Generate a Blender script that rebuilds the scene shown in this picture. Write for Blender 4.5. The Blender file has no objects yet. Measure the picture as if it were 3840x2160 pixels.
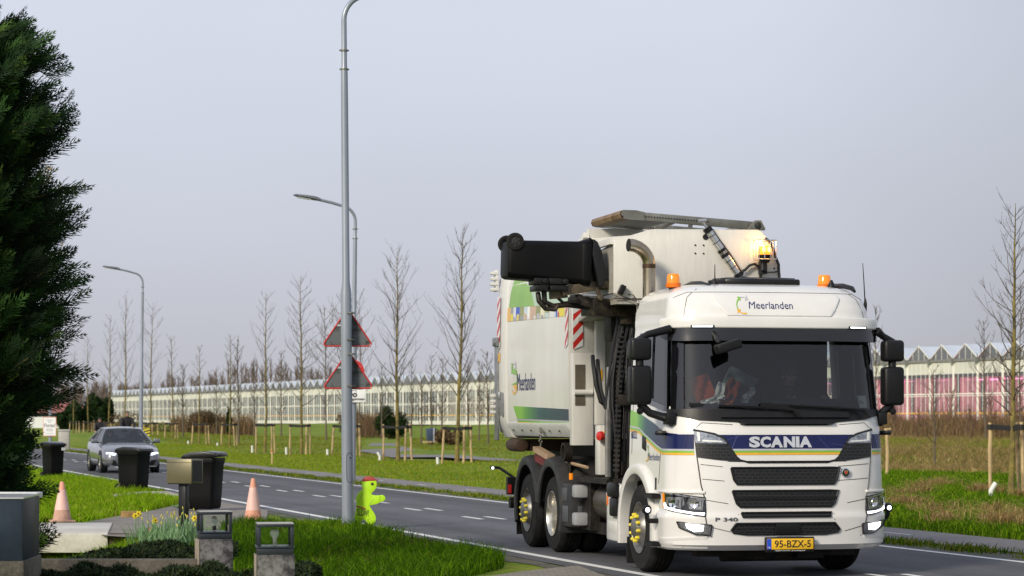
import bpy, bmesh, math, random
import numpy as np
from mathutils import Vector, Matrix
rad = math.radians
sc = bpy.context.scene
COL = sc.collection

# ------------------------------------------------------------ camera, sky, sun
EYE = 1.7
cd = bpy.data.cameras.new('camera'); cam = bpy.data.objects.new('camera', cd); COL.objects.link(cam)
cam.location = (0, 0, EYE); cam.rotation_euler = (rad(90), 0, 0)
cd.sensor_width = 36; cd.lens = 83.85; cd.shift_y = 0.1275
cd.clip_start = 0.1; cd.clip_end = 9000
cd.dof.use_dof = True; cd.dof.focus_distance = 27.5; cd.dof.aperture_fstop = 4.5
sc.camera = cam
sc.render.resolution_x = 1024; sc.render.resolution_y = 576

SUN_DIR = Vector((-0.52, -0.70, 0.48)).normalized()
w = bpy.data.worlds.new('World'); sc.world = w; w.use_nodes = True
nt = w.node_tree; nt.nodes.clear()
N = nt.nodes.new
out = N('ShaderNodeOutputWorld'); bg = N('ShaderNodeBackground'); sky = N('ShaderNodeTexSky')
sky.sky_type = 'NISHITA'; sky.sun_disc = False
sky.sun_elevation = math.asin(SUN_DIR.z); sky.sun_rotation = math.atan2(SUN_DIR.x, SUN_DIR.y)
sky.air_density = 1.2; sky.dust_density = 3.0; sky.ozone_density = 2.0
hs = N('ShaderNodeHueSaturation'); hs.inputs['Saturation'].default_value = 0.45
mx = N('ShaderNodeMix'); mx.data_type = 'RGBA'; mx.inputs['Factor'].default_value = 0.82
# an even overcast veil over the clear sky, a little darker overhead and to one side, with faint cloud mottling
tc = N('ShaderNodeTexCoord'); sp = N('ShaderNodeSeparateXYZ')
rp = N('ShaderNodeValToRGB'); cr = rp.color_ramp
cr.elements[0].position = 0.0; cr.elements[0].color = (4.5, 4.5, 4.9, 1)
cr.elements[1].position = 0.9; cr.elements[1].color = (4.3, 4.8, 6.0, 1)
e = cr.elements.new(0.07); e.color = (4.6, 4.8, 5.6, 1)
e = cr.elements.new(0.165); e.color = (5.16, 5.44, 6.35, 1)
nz = N('ShaderNodeTexNoise'); nz.inputs['Scale'].default_value = 2.2; nz.inputs['Detail'].default_value = 3
mp = N('ShaderNodeMapping'); mp.inputs['Scale'].default_value = (1, 1, 2.4)
mr = N('ShaderNodeMapRange'); mr.inputs[1].default_value = 0.3; mr.inputs[2].default_value = 0.7
mr.inputs[3].default_value = 0.93; mr.inputs[4].default_value = 1.07
vm = N('ShaderNodeVectorMath'); vm.operation = 'SCALE'
L = nt.links.new
L(tc.outputs['Generated'], sp.inputs[0]); L(sp.outputs['Z'], rp.inputs[0])
L(tc.outputs['Generated'], mp.inputs[0]); L(mp.outputs[0], nz.inputs['Vector']); L(nz.outputs['Fac'], mr.inputs[0])
# the veil grows darker towards the right
mz_ = N('ShaderNodeMapRange'); mz_.interpolation_type = 'SMOOTHSTEP'; mz_.inputs[1].default_value = 0.07; mz_.inputs[2].default_value = 0.26; mz_.inputs[3].default_value = 1.0; mz_.inputs[4].default_value = 0.76
mu = N('ShaderNodeMath'); mu.operation = 'MULTIPLY'
L(sp.outputs['X'], mz_.inputs[0]); L(mz_.outputs[0], mu.inputs[0]); L(mr.outputs[0], mu.inputs[1])
L(rp.outputs['Color'], vm.inputs[0]); L(mu.outputs[0], vm.inputs['Scale'])
L(sky.outputs[0], hs.inputs['Color']); L(hs.outputs[0], mx.inputs['A']); L(vm.outputs[0], mx.inputs['B'])
L(mx.outputs['Result'], bg.inputs['Color']); bg.inputs['Strength'].default_value = 0.10
L(bg.outputs[0], out.inputs[0])

sl = bpy.data.lights.new('sun', 'SUN'); sun = bpy.data.objects.new('sun', sl); COL.objects.link(sun)
sl.energy = 2.4; sl.angle = rad(12); sl.color = (1.0, 0.90, 0.73)
sun.rotation_euler = (-SUN_DIR).to_track_quat('-Z', 'Y').to_euler()
sun.location = (-30, -40, 50)
vs = sc.view_settings; vs.view_transform = 'Standard'; vs.look = 'None'; vs.exposure = 0.45; vs.gamma = 1.0
sc.cycles.use_denoising = True
sc.cycles.max_bounces = 8; sc.cycles.transparent_max_bounces = 24; sc.cycles.sample_clamp_indirect = 4

# ------------------------------------------------------------ materials
MATS = {}
def mat(name, rgb, rough=0.55, metal=0.0, var=0.12, scale=6.0, bump=0.0, bscale=None, coat=0.0, rgb2=None, thr=(0.42, 0.62),
        spec=0.5, emit=None, estr=0.0, stretch=(1, 1, 1), fine=0.0, attr=None, sheen=0):
    """Principled surface whose base colour is mottled by noise in object space."""
    if name in MATS: return MATS[name]
    m = bpy.data.materials.new(name); m.use_nodes = True
    n = m.node_tree; b = n.nodes['Principled BSDF']; A = n.nodes.new; K = n.links.new
    b.inputs['Roughness'].default_value = rough; b.inputs['Metallic'].default_value = metal
    b.inputs['Coat Weight'].default_value = coat; b.inputs['Coat Roughness'].default_value = 0.04
    b.inputs['Specular IOR Level'].default_value = spec
    t = A('ShaderNodeTexCoord'); mp = A('ShaderNodeMapping'); mp.inputs['Scale'].default_value = stretch
    K(t.outputs['Object'], mp.inputs[0])
    nz = A('ShaderNodeTexNoise'); nz.inputs['Scale'].default_value = scale; nz.inputs['Detail'].default_value = 6
    nz.inputs['Roughness'].default_value = 0.65
    K(mp.outputs[0], nz.inputs['Vector'])
    mr = A('ShaderNodeMapRange'); mr.inputs[1].default_value = 0.3; mr.inputs[2].default_value = 0.7
    mr.inputs[3].default_value = 1 - var; mr.inputs[4].default_value = 1 + var
    K(nz.outputs['Fac'], mr.inputs[0])
    sv = A('ShaderNodeVectorMath'); sv.operation = 'SCALE'; K(mr.outputs[0], sv.inputs['Scale'])
    if attr:
        at = A('ShaderNodeAttribute'); at.attribute_name = attr; K(at.outputs['Color'], sv.inputs[0])
    elif rgb2:
        n2 = A('ShaderNodeTexNoise'); n2.inputs['Scale'].default_value = scale * 0.45; n2.inputs['Detail'].default_value = 8
        n2.inputs['Roughness'].default_value = 0.7
        K(mp.outputs[0], n2.inputs['Vector'])
        r = A('ShaderNodeValToRGB'); r.color_ramp.elements[0].position = thr[0]; r.color_ramp.elements[1].position = thr[1]
        r.color_ramp.elements[0].color = (*rgb, 1); r.color_ramp.elements[1].color = (*rgb2, 1)
        K(n2.outputs['Fac'], r.inputs[0]); K(r.outputs[0], sv.inputs[0])
    else:
        sv.inputs[0].default_value = rgb
    last = sv.outputs[0]
    if fine:
        n3 = A('ShaderNodeTexNoise'); n3.inputs['Scale'].default_value = scale * 14; n3.inputs['Detail'].default_value = 3
        K(mp.outputs[0], n3.inputs['Vector'])
        m3 = A('ShaderNodeMapRange'); m3.inputs[1].default_value = 0.3; m3.inputs[2].default_value = 0.7
        m3.inputs[3].default_value = 1 - fine; m3.inputs[4].default_value = 1 + fine; K(n3.outputs['Fac'], m3.inputs[0])
        s3 = A('ShaderNodeVectorMath'); s3.operation = 'SCALE'; K(last, s3.inputs[0]); K(m3.outputs[0], s3.inputs['Scale']); last = s3.outputs[0]
    K(last, b.inputs['Base Color'])
    if bump:
        nb = A('ShaderNodeTexNoise'); nb.inputs['Scale'].default_value = bscale or scale * 4; nb.inputs['Detail'].default_value = 5
        K(mp.outputs[0], nb.inputs['Vector'])
        bp = A('ShaderNodeBump'); bp.inputs['Strength'].default_value = bump; bp.inputs['Distance'].default_value = 0.02
        K(nb.outputs['Fac'], bp.inputs['Height']); K(bp.outputs[0], b.inputs['Normal'])
    if emit:
        b.inputs['Emission Color'].default_value = (*emit, 1); b.inputs['Emission Strength'].default_value = estr
    m.diffuse_color = (*rgb, 1)
    MATS[name] = m
    return m

def glass(name, tint=(0.6, 0.65, 0.66), refl=1.0, base=0.04):
    if name in MATS: return MATS[name]
    m = bpy.data.materials.new(name); m.use_nodes = True
    n = m.node_tree; n.nodes.clear(); A = n.nodes.new; K = n.links.new
    o = A('ShaderNodeOutputMaterial'); x = A('ShaderNodeMixShader'); t = A('ShaderNodeBsdfTransparent'); g = A('ShaderNodeBsdfGlossy')
    t.inputs[0].default_value = (*tint, 1); g.inputs['Roughness'].default_value = 0.02
    f = A('ShaderNodeFresnel'); f.inputs[0].default_value = 1.5
    mm = A('ShaderNodeMath'); mm.operation = 'MULTIPLY_ADD'; mm.inputs[1].default_value = refl; mm.inputs[2].default_value = base; mm.use_clamp = True
    K(f.outputs[0], mm.inputs[0]); K(mm.outputs[0], x.inputs[0]); K(t.outputs[0], x.inputs[1]); K(g.outputs[0], x.inputs[2]); K(x.outputs[0], o.inputs[0])
    MATS[name] = m
    return m

def nodes_of(m): return m.node_tree, m.node_tree.nodes['Principled BSDF']

M = dict(
 white=mat('white paint', (0.72, 0.71, 0.69), 0.22, var=0.04, scale=1.6, coat=0.5, rgb2=(0.66, 0.645, 0.61), thr=(0.5, 0.75)),
 bodywhite=mat('container paint', (0.68, 0.67, 0.64), 0.32, var=0.06, scale=1.3, stretch=(1.6, 1.6, .35), rgb2=(0.50, 0.485, 0.45), thr=(0.48, 0.78), coat=0.2, bump=0.05, bscale=2.2),
 hopper=mat('hopper paint', (0.68, 0.665, 0.62), 0.4, var=0.05, scale=1.8, stretch=(1.8, 1.8, .3), rgb2=(0.54, 0.51, 0.46), thr=(0.52, 0.80), fine=0.03),
 greypaint=mat('grey paint and side shading', (0.42, 0.41, 0.38), 0.55, var=0.12, scale=3, rgb2=(0.30, 0.28, 0.24), fine=0.12),
 black=mat('black plastic', (0.009, 0.009, 0.010), 0.42, spec=.3, var=0.25, scale=9, fine=0.15),
 satin=mat('satin black', (0.010, 0.010, 0.011), 0.28, spec=.35, var=0.2, scale=5),
 gloss=mat('gloss black', (0.006, 0.006, 0.008), 0.08, var=0.1, coat=0.6),
 rubber=mat('tyre rubber', (0.010, 0.010, 0.010), 0.75, spec=.2, var=0.3, scale=12, rgb2=(0.020, 0.019, 0.017), bump=0.15, bscale=60),
 fender=mat('grey mudguard plastic', (0.022, 0.023, 0.026), 0.5, spec=.3, var=0.2, scale=7, rgb2=(0.04, 0.038, 0.035)),
 chassis=mat('oily chassis', (0.009, 0.0085, 0.008), 0.6, spec=.2, var=0.4, scale=9, rgb2=(0.028, 0.023, 0.018)),
 oily=mat('greasy arm steel', (0.012, 0.010, 0.008), 0.5, metal=0.3, var=0.4, scale=14, rgb2=(0.055, 0.043, 0.03), bump=0.2),
 steel=mat('bare steel', (0.42, 0.40, 0.37), 0.35, metal=0.9, var=0.15, scale=7, rgb2=(0.28, 0.25, 0.21)),
 zinc=mat('galvanised steel', (0.26, 0.26, 0.235), 0.42, metal=0.55, var=0.15, scale=6, rgb2=(0.17, 0.165, 0.14)),
 alu=mat('aluminium', (0.62, 0.62, 0.63), 0.28, metal=0.9, var=0.08, scale=8),
 chrome=mat('chrome', (0.8, 0.8, 0.82), 0.07, metal=1.0, var=0.04),
 exhaust=mat('heat tinted stainless', (0.50, 0.44, 0.34), 0.25, metal=0.95, var=0.12, scale=5, rgb2=(0.33, 0.25, 0.15)),
 rust=mat('rusty sheet', (0.16, 0.085, 0.04), 0.6, metal=0.25, var=0.3, scale=5, rgb2=(0.28, 0.19, 0.11), bump=0.15),
 navy=mat('navy foil', (0.009, 0.014, 0.078), 0.25, var=0.2, scale=4, coat=0.15, spec=.3),
 lime=mat('lime foil', (0.20, 0.44, 0.04), 0.28, var=0.08, coat=0.3),
 yellow=mat('amber yellow foil', (0.75, 0.40, 0.025), 0.3, var=0.06, coat=0.3),
 greyfoil=mat('silver foil', (0.45, 0.46, 0.50), 0.3, var=0.05, coat=0.3),
 teal=mat('pale green foil', (0.42, 0.55, 0.42), 0.3, var=0.06),
 leaf=mat('leaf green foil', (0.21, 0.42, 0.055), 0.3, var=0.12, scale=3),
 red=mat('red reflector', (0.50, 0.025, 0.02), 0.3, var=0.1),
 reflwhite=mat('white reflector', (0.66, 0.67, 0.68), 0.35, var=0.08),
 orange=mat('orange plastic', (0.75, 0.17, 0.01), 0.35, var=0.1),
 amber=mat('amber lens', (0.70, 0.20, 0.01), 0.12, var=0.15, scale=20, emit=(1.0, 0.30, 0.01), estr=0.25, coat=0.5),
 amberlit=mat('amber lamp lit', (0.9, 0.35, 0.02), 0.2, emit=(1.0, 0.42, 0.06), estr=9.0),
 lamp=mat('lit lamp', (0.9, 0.92, 1.0), 0.2, emit=(0.85, 0.93, 1.0), estr=2.6),
 drl=mat('running light', (0.9, 0.92, 1.0), 0.2, emit=(0.88, 0.94, 1.0), estr=2.2),
 lensclear=mat('clear lens', (0.36, 0.37, 0.39), 0.10, metal=0.8, var=0.6, scale=30),
 hubyellow=mat('yellow nut caps', (0.72, 0.60, 0.04), 0.4, var=0.1),
 plate=mat('yellow plate', (0.80, 0.47, 0.02), 0.35, var=0.04),
 euro=mat('blue band', (0.02, 0.08, 0.55), 0.35, var=0.05),
 ink=mat('black lettering', (0.012, 0.012, 0.014), 0.5, var=0.05),
 inknavy=mat('navy lettering', (0.016, 0.022, 0.13), 0.4, var=0.05),
 paper=mat('white paper', (0.78, 0.79, 0.78), 0.7, var=0.04),
 interior=mat('dark cab trim', (0.012, 0.012, 0.013), 0.8, var=0.2),
 seat=mat('seat fabric', (0.018, 0.018, 0.02), 0.85, var=0.25, scale=20),
 hivis=mat('orange work jacket', (0.30, 0.048, 0.012), 0.85, var=0.25, scale=6),
 skin=mat('skin', (0.48, 0.27, 0.19), 0.5, var=0.08, scale=15),
 hairdark=mat('dark hair', (0.035, 0.022, 0.014), 0.6, var=0.3, scale=30),
 hairgrey=mat('grey brown hair', (0.10, 0.08, 0.06), 0.6, var=0.3, scale=30),
 jacket=mat('black jacket', (0.012, 0.012, 0.014), 0.8, var=0.3, scale=10),
 denim=mat('dark trousers', (0.02, 0.024, 0.035), 0.85, var=0.3, scale=10),
 screen=glass('windscreen glass', (0.52, 0.56, 0.56), 1.0, 0.035),
 sideglass=glass('side window glass', (0.5, 0.54, 0.53), 1.0, 0.03),
 lampglass=glass('lantern glass', (0.96, 0.98, 0.95), 0.35, 0.0),
)

# ------------------------------------------------------------ mesh builder
class MB:
    def __init__(s): s.v = []; s.f = []; s.T = None
    def _a(s, vs, fs):
        o = len(s.v)
        s.v += [tuple(s.T @ Vector(q)) if s.T else tuple(q) for q in vs]
        s.f += [tuple(o + i for i in f) for f in fs]
        return s
    def box(s, c, d, R=None):
        x, y, z = d[0] / 2, d[1] / 2, d[2] / 2
        vs = [Vector((i * x, j * y, k * z)) for i in (-1, 1) for j in (-1, 1) for k in (-1, 1)]
        if R is not None: vs = [R @ q for q in vs]
        return s._a([q + Vector(c) for q in vs], [(0, 1, 3, 2), (4, 6, 7, 5), (0, 4, 5, 1), (2, 3, 7, 6), (0, 2, 6, 4), (1, 5, 7, 3)])
    def bx(s, x0, x1, y0, y1, z0, z1): return s.box(((x0+x1)/2, (y0+y1)/2, (z0+z1)/2), (abs(x1-x0), abs(y1-y0), abs(z1-z0)))
    def bar(s, p, q, wd, ht, up=(0, 0, 1)):
        p, q = Vector(p), Vector(q); d = (q - p); l = d.length; d.normalize()
        u = Vector(up); x = d.cross(u)
        if x.length < 1e-4: x = d.cross(Vector((1, 0, 0)))
        x.normalize(); z = x.cross(d)
        R = Matrix((x, d, z)).transposed()
        return s.box((p + q) / 2, (wd, l, ht), R)
    def tube(s, pts, r, n=8, cap=True):
        P = [Vector(p) for p in pts]; k = len(P)
        R = list(r) if hasattr(r, '__len__') else [r] * k
        t0 = (P[1] - P[0]).normalized()
        a = t0.cross(Vector((0.13, 0.31, 1.0)))
        if a.length < 1e-3: a = t0.cross(Vector((1, 0, 0)))
        a.normalize(); vs = []
        for i in range(k):
            t = (P[min(i+1, k-1)] - P[max(i-1, 0)])
            t = t.normalized() if t.length > 1e-9 else t0
            a = (a - t * a.dot(t)); a.normalize(); b = t.cross(a)
            for j in range(n):
                an = 2 * math.pi * j / n
                vs.append(P[i] + (a * math.cos(an) + b * math.sin(an)) * R[i])
        fs = [(i*n + j, i*n + (j+1) % n, (i+1)*n + (j+1) % n, (i+1)*n + j) for i in range(k-1) for j in range(n)]
        if cap: fs += [tuple(range(n))[::-1], tuple((k-1)*n + j for j in range(n))]
        return s._a(vs, fs)
    def cyl(s, p, q, r0, r1=None, n=16): return s.tube([p, q], [r0, r0 if r1 is None else r1], n)
    def lathe(s, prof, o=(0, 0, 0), ax=(0, 0, 1), n=24, closed=False):
        ax = Vector(ax).normalized(); u = ax.cross(Vector((0.2, 0.9, 0.4)))
        u.normalize(); v = ax.cross(u); o = Vector(o); vs = []
        for r, h in prof:
            for j in range(n):
                an = 2 * math.pi * j / n
                vs.append(o + ax * h + (u * math.cos(an) + v * math.sin(an)) * max(r, 1e-4))
        k = len(prof); rng = range(k) if closed else range(k - 1)
        fs = [(i*n + j, i*n + (j+1) % n, ((i+1) % k)*n + (j+1) % n, ((i+1) % k)*n + j) for i in rng for j in range(n)]
        return s._a(vs, fs)
    def prism(s, pts, vec):
        P = [Vector(p) for p in pts]; k = len(P); vec = Vector(vec)
        return s._a(P + [p + vec for p in P], [tuple(range(k))[::-1], tuple(range(k, 2*k))] + [(i, (i+1) % k, k + (i+1) % k, k + i) for i in range(k)])
    def loft(s, rings, cap=True, closed=True):
        n = len(rings[0]); k = len(rings)
        vs = [p for r in rings for p in r]
        m = n if closed else n - 1
        fs = [(i*n + j, i*n + (j+1) % n, (i+1)*n + (j+1) % n, (i+1)*n + j) for i in range(k-1) for j in range(m)]
        if cap: fs += [tuple(range(n))[::-1], tuple((k-1)*n + j for j in range(n))]
        return s._a(vs, fs)
    def raw(s, vs, fs): return s._a(vs, fs)
    def build(s, name, m, parent=None, bevel=0, seg=2, smooth=True, ang=38, weld=False):
        me = bpy.data.meshes.new(name)
        me.from_pydata([tuple(q) for q in s.v], [], s.f)
        bm = bmesh.new(); bm.from_mesh(me)
        if weld: bmesh.ops.remove_doubles(bm, verts=bm.verts, dist=1e-5)
        bmesh.ops.recalc_face_normals(bm, faces=bm.faces)
        if bevel:
            ed = [e for e in bm.edges if len(e.link_faces) == 2 and e.calc_face_angle(0) > rad(28)]
            bmesh.ops.bevel(bm, geom=ed, offset=bevel, segments=seg, affect='EDGES', profile=0.5, clamp_overlap=True)
        bm.to_mesh(me); bm.free()
        if smooth:
            me.polygons.foreach_set('use_smooth', [True] * len(me.polygons)); me.set_sharp_from_angle(angle=rad(ang))
        for q in (m if isinstance(m, (list, tuple)) else [m]): me.materials.append(M[q] if isinstance(q, str) else q)
        o = bpy.data.objects.new(name, me); COL.objects.link(o)
        if parent: o.parent = parent
        return o

def tag(o, label=None, cat=None, group=None, kind=None):
    if label: o['label'] = label
    if cat: o['category'] = cat
    if group: o['group'] = group
    if kind: o['kind'] = kind
    return o
def thing(name, label, cat, loc=(0, 0, 0), rz=0.0, group=None):
    o = bpy.data.objects.new(name, None); COL.objects.link(o); o.empty_display_size = 0.2
    o.location = loc; o.rotation_euler = (0, 0, rz)
    return tag(o, label, cat, group)
def copy_thing(o, loc, rz, label, group=None):
    c = o.copy(); COL.objects.link(c); c.location = loc; c.rotation_euler = (0, 0, rz); c['label'] = label
    if group: c['group'] = group
    def rec(src, dst):
        for ch in list(src.children):
            d = ch.copy(); COL.objects.link(d); d.parent = dst; rec(ch, d)
    rec(o, c)
    return c
def npmesh(name, V, Fq, m, col=None, parent=None, tri=None):
    """Fast mesh from numpy arrays: V (n,3), Fq (m,4) quads, tri (k,3)."""
    me = bpy.data.meshes.new(name)
    loops = []; starts = []; tot = 0
    arrs = []
    if Fq is not None and len(Fq): arrs.append((np.asarray(Fq).reshape(-1), 4, len(Fq)))
    if tri is not None and len(tri): arrs.append((np.asarray(tri).reshape(-1), 3, len(tri)))
    li = np.concatenate([a[0] for a in arrs]).astype(np.int32)
    st = []
    for a, k, cnt in arrs:
        st.append(tot + np.arange(cnt) * k); tot += cnt * k
    st = np.concatenate(st).astype(np.int32)
    me.vertices.add(len(V)); me.vertices.foreach_set('co', np.asarray(V, dtype=np.float32).reshape(-1))
    me.loops.add(len(li)); me.loops.foreach_set('vertex_index', li)
    me.polygons.add(len(st)); me.polygons.foreach_set('loop_start', st)
    me.update(calc_edges=True); me.validate()
    if col is not None:
        ca = me.color_attributes.new('tint', 'FLOAT_COLOR', 'POINT')
        c4 = np.ones((len(V), 4), dtype=np.float32); c4[:, :3] = col
        ca.data.foreach_set('color', c4.reshape(-1))
    me.materials.append(m)
    o = bpy.data.objects.new(name, me); COL.objects.link(o)
    if parent: o.parent = parent
    return o

FONT_CACHE = {}
def text2d(s, bold=0.0, shear=0.0):
    """Flat lettering as (verts, faces), scaled to unit cap height, starting at x = 0."""
    k = (s, bold, shear)
    if k in FONT_CACHE: return FONT_CACHE[k]
    cu = bpy.data.curves.new('lettering', 'FONT'); cu.body = s; cu.size = 1; cu.offset = bold; cu.shear = shear; cu.resolution_u = 3
    o = bpy.data.objects.new('lettering', cu); COL.objects.link(o)
    dg = bpy.context.evaluated_depsgraph_get(); me = bpy.data.meshes.new_from_object(o.evaluated_get(dg))
    vs = [(v.co.x, v.co.y) for v in me.vertices]; fs = [tuple(p.vertices) for p in me.polygons]
    bpy.data.objects.remove(o); bpy.data.curves.remove(cu); bpy.data.meshes.remove(me)
    x0 = min(v[0] for v in vs); x1 = max(v[0] for v in vs); y0 = min(v[1] for v in vs); y1 = max(v[1] for v in vs)
    FONT_CACHE[k] = ([((x - x0) / (x1 - x0), (y - y0) / (y1 - y0)) for x, y in vs], fs)
    return FONT_CACHE[k]
def text_on(mb, s, x0, x1, z0, z1, fn, bold=0.0, shear=0.0):
    """Lettering stretched over the rectangle (x0..x1, z0..z1) of a surface fn(x, z)."""
    vs, fs = text2d(s, bold, shear)
    mb.raw([fn(x0 + (x1 - x0) * u, z0 + (z1 - z0) * v) for u, v in vs], fs)

def G(x, y, z=0.0):
    """The point of the level z under a spot of the reference (2576 wide)."""
    Y = (EYE - z) * 6000 / (y - 1053); return Vector(((x - 1288) / 6000 * Y, Y, z))
TH = rad(17.2); DIRV = Vector((-math.sin(TH), math.cos(TH), 0)); NRM = Vector((math.cos(TH), math.sin(TH), 0))
def RU(u, t, z=0.0): return NRM * u + DIRV * t + Vector((0, 0, z))      # road frame: u across, t along
def road_u(X, Y): return X * math.cos(TH) + Y * math.sin(TH)
def road_t(X, Y): return -X * math.sin(TH) + Y * math.cos(TH)
def smooth(a, b, x):
    t = np.clip((x - a) / (b - a), 0, 1); return t * t * (3 - 2 * t)
# ------------------------------------------------------------ ground, road, paths
rng = random.Random(3); npr = np.random.default_rng(7)
def ground_h(X, Y):
    X = np.asarray(X, float); Y = np.asarray(Y, float); u = road_u(X, Y)
    h = 0.85 * smooth(38, 95, u) + 0.18 * smooth(20, 24, u) * np.sin(X * .21 + 1.3) * np.sin(Y * .17) * smooth(60, 90, Y)
    h = h + 0.9 * np.exp(-((X + 36) ** 2 / 260 + (Y - 175) ** 2 / 700)) * smooth(18, 24, u)
    ditch = smooth(-5.0, -6.3, X) * smooth(26.5, 29, Y) * smooth(37.4, 36.6, Y)
    h = h - 0.75 * ditch
    h = h - 0.03 * smooth(8.72, 8.62, u) * 0 - 0.012
    return h
def axis(parts):
    out = []
    for a, b, st in parts: out += list(np.arange(a, b, st))
    return np.array(out + [parts[-1][1]])
gx = axis([(-4000, -600, 340), (-600, -100, 25), (-100, -24, 4), (-24, 24, .6), (24, 100, 4), (100, 600, 25), (600, 4000, 340)])
gy = axis([(-60, 10, 10), (10, 24, 2), (24, 64, .6), (64, 130, 2), (130, 300, 8), (300, 900, 40), (900, 8000, 500)])
XX, YY = np.meshgrid(gx, gy); ZZ = ground_h(XX, YY); nx, ny = len(gx), len(gy)
V = np.stack([XX, YY, ZZ], -1).reshape(-1, 3); ii, jj = np.meshgrid(np.arange(ny - 1), np.arange(nx - 1), indexing='ij')
q = (ii * nx + jj).reshape(-1); Fq = np.stack([q, q + 1, q + nx + 1, q + nx], -1)
def ground_mat():
    m = bpy.data.materials.new('meadow'); m.use_nodes = True; n, b = nodes_of(m); A = n.nodes.new; K = n.links.new
    t = A('ShaderNodeTexCoord')
    def noise(s, d=6): 
        z = A('ShaderNodeTexNoise'); z.inputs['Scale'].default_value = s; z.inputs['Detail'].default_value = d; z.inputs['Roughness'].default_value = .68; K(t.outputs['Object'], z.inputs['Vector']); return z
    n1, n2, n3 = noise(.12), noise(.9), noise(9)
    r = A('ShaderNodeValToRGB'); e = r.color_ramp.elements
    e[0].position = .36; e[0].color = (.075, .150, .010, 1); e[1].position = .68; e[1].color = (.29, .27, .060, 1)
    k = e.new(.50); k.color = (.155, .225, .018, 1)
    ad = A('ShaderNodeMath'); ad.operation = 'MULTIPLY_ADD'; ad.inputs[1].default_value = .55; K(n2.outputs[0], ad.inputs[0])
    a2 = A('ShaderNodeMath'); a2.operation = 'MULTIPLY'; a2.inputs[1].default_value = .45; K(n1.outputs[0], a2.inputs[0]); K(a2.outputs[0], ad.inputs[2]); K(ad.outputs[0], r.inputs[0])
    mr = A('ShaderNodeMapRange'); mr.inputs[1].default_value = .3; mr.inputs[2].default_value = .7; mr.inputs[3].default_value = .6; mr.inputs[4].default_value = 1.35; K(n3.outputs[0], mr.inputs[0])
    s = A('ShaderNodeVectorMath'); s.operation = 'SCALE'; K(r.outputs[0], s.inputs[0]); K(mr.outputs[0], s.inputs['Scale']); K(s.outputs[0], b.inputs['Base Color'])
    bp = A('ShaderNodeBump'); bp.inputs['Strength'].default_value = .7; bp.inputs['Distance'].default_value = .08; K(n3.outputs[0], bp.inputs['Height']); K(bp.outputs[0], b.inputs['Normal'])
    b.inputs['Roughness'].default_value = .9; b.inputs['Specular IOR Level'].default_value = .15
    return m
o = npmesh('ground', V, Fq, ground_mat()); o.data.polygons.foreach_set('use_smooth', [True] * len(o.data.polygons)); tag(o, 'green and straw coloured meadow running back to the glasshouse', kind='structure')
asph = mat('asphalt', (.078, .079, .088), .82, var=.10, scale=.6, rgb2=(.108, .109, .118), thr=(.4, .7), fine=.16, stretch=(1, 1, 1), spec=.3)
n_, b_ = nodes_of(asph)
# long worn wheel tracks and patches along the carriageway
ta = n_.nodes.new('ShaderNodeTexCoord'); m1 = n_.nodes.new('ShaderNodeMapping'); m1.inputs['Rotation'].default_value = (0, 0, -TH); m2_ = n_.nodes.new('ShaderNodeMapping'); m2_.inputs['Scale'].default_value = (1.15, .035, 1)
na = n_.nodes.new('ShaderNodeTexNoise'); na.inputs['Scale'].default_value = 1.0; na.inputs['Detail'].default_value = 4; ra_ = n_.nodes.new('ShaderNodeMapRange'); ra_.inputs[1].default_value = .35; ra_.inputs[2].default_value = .65; ra_.inputs[3].default_value = .74; ra_.inputs[4].default_value = 1.28
sa_ = n_.nodes.new('ShaderNodeVectorMath'); sa_.operation = 'SCALE'; lk = b_.inputs['Base Color'].links[0]; src_ = lk.from_socket; n_.links.remove(lk)
n_.links.new(ta.outputs['Object'], m1.inputs[0]); n_.links.new(m1.outputs[0], m2_.inputs[0]); n_.links.new(m2_.outputs[0], na.inputs['Vector']); n_.links.new(na.outputs[0], ra_.inputs[0]); n_.links.new(src_, sa_.inputs[0]); n_.links.new(ra_.outputs[0], sa_.inputs['Scale']); n_.links.new(sa_.outputs[0], b_.inputs['Base Color'])
def strip(name, m, u0, u1, t0, t1, z, dt=6.0, wob=0.0, label=None, kind='structure'):
    k = max(2, int((t1 - t0) / dt)); vs = []; r = random.Random(hash(name) % 99 if False else len(name))
    for i in range(k + 1):
        t = t0 + (t1 - t0) * i / k; a = u0 + r.uniform(-wob, wob); b = u1 + r.uniform(-wob, wob)
        for j in range(4): vs.append(RU(a + (b - a) * j / 3, t, z))
    fs = [(i*4 + j, i*4 + j + 1, i*4 + 5 + j, i*4 + 4 + j) for i in range(k) for j in range(3)]
    mb = MB(); mb.raw(vs, fs); o = mb.build(name, m, smooth=False); return tag(o, label, kind=kind)
strip('road', asph, 8.72, 14.32, -40, 900, .0, label='dark asphalt two lane country road')
verge = mat('gritty verge', (.10, .092, .075), .95, var=.3, scale=2.5, rgb2=(.055, .075, .022), thr=(.45, .6), fine=.3)
strip('roadside', verge, 14.32, 14.95, -40, 500, -.004, .7, .08, label='gritty worn strip between road and bicycle path')
strip('roadside', verge, 8.42, 8.72, -40, 500, -.005, .7, .07, label='dark soil strip along the near edge of the road')
path_m = mat('path asphalt', (.165, .155, .155), .9, var=.12, scale=.9, rgb2=(.215, .20, .195), thr=(.4, .65), fine=.12)
strip('bicycle_path', path_m, 15.05, 16.62, -40, 500, .002, 1.0, .05, label='pale grey bicycle path beyond the road')
lm = mat('road paint', (.74, .74, .71), .6, var=.10, scale=3, rgb2=(.45, .45, .43), thr=(.62, .76), fine=.08)
mb = MB()
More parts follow.
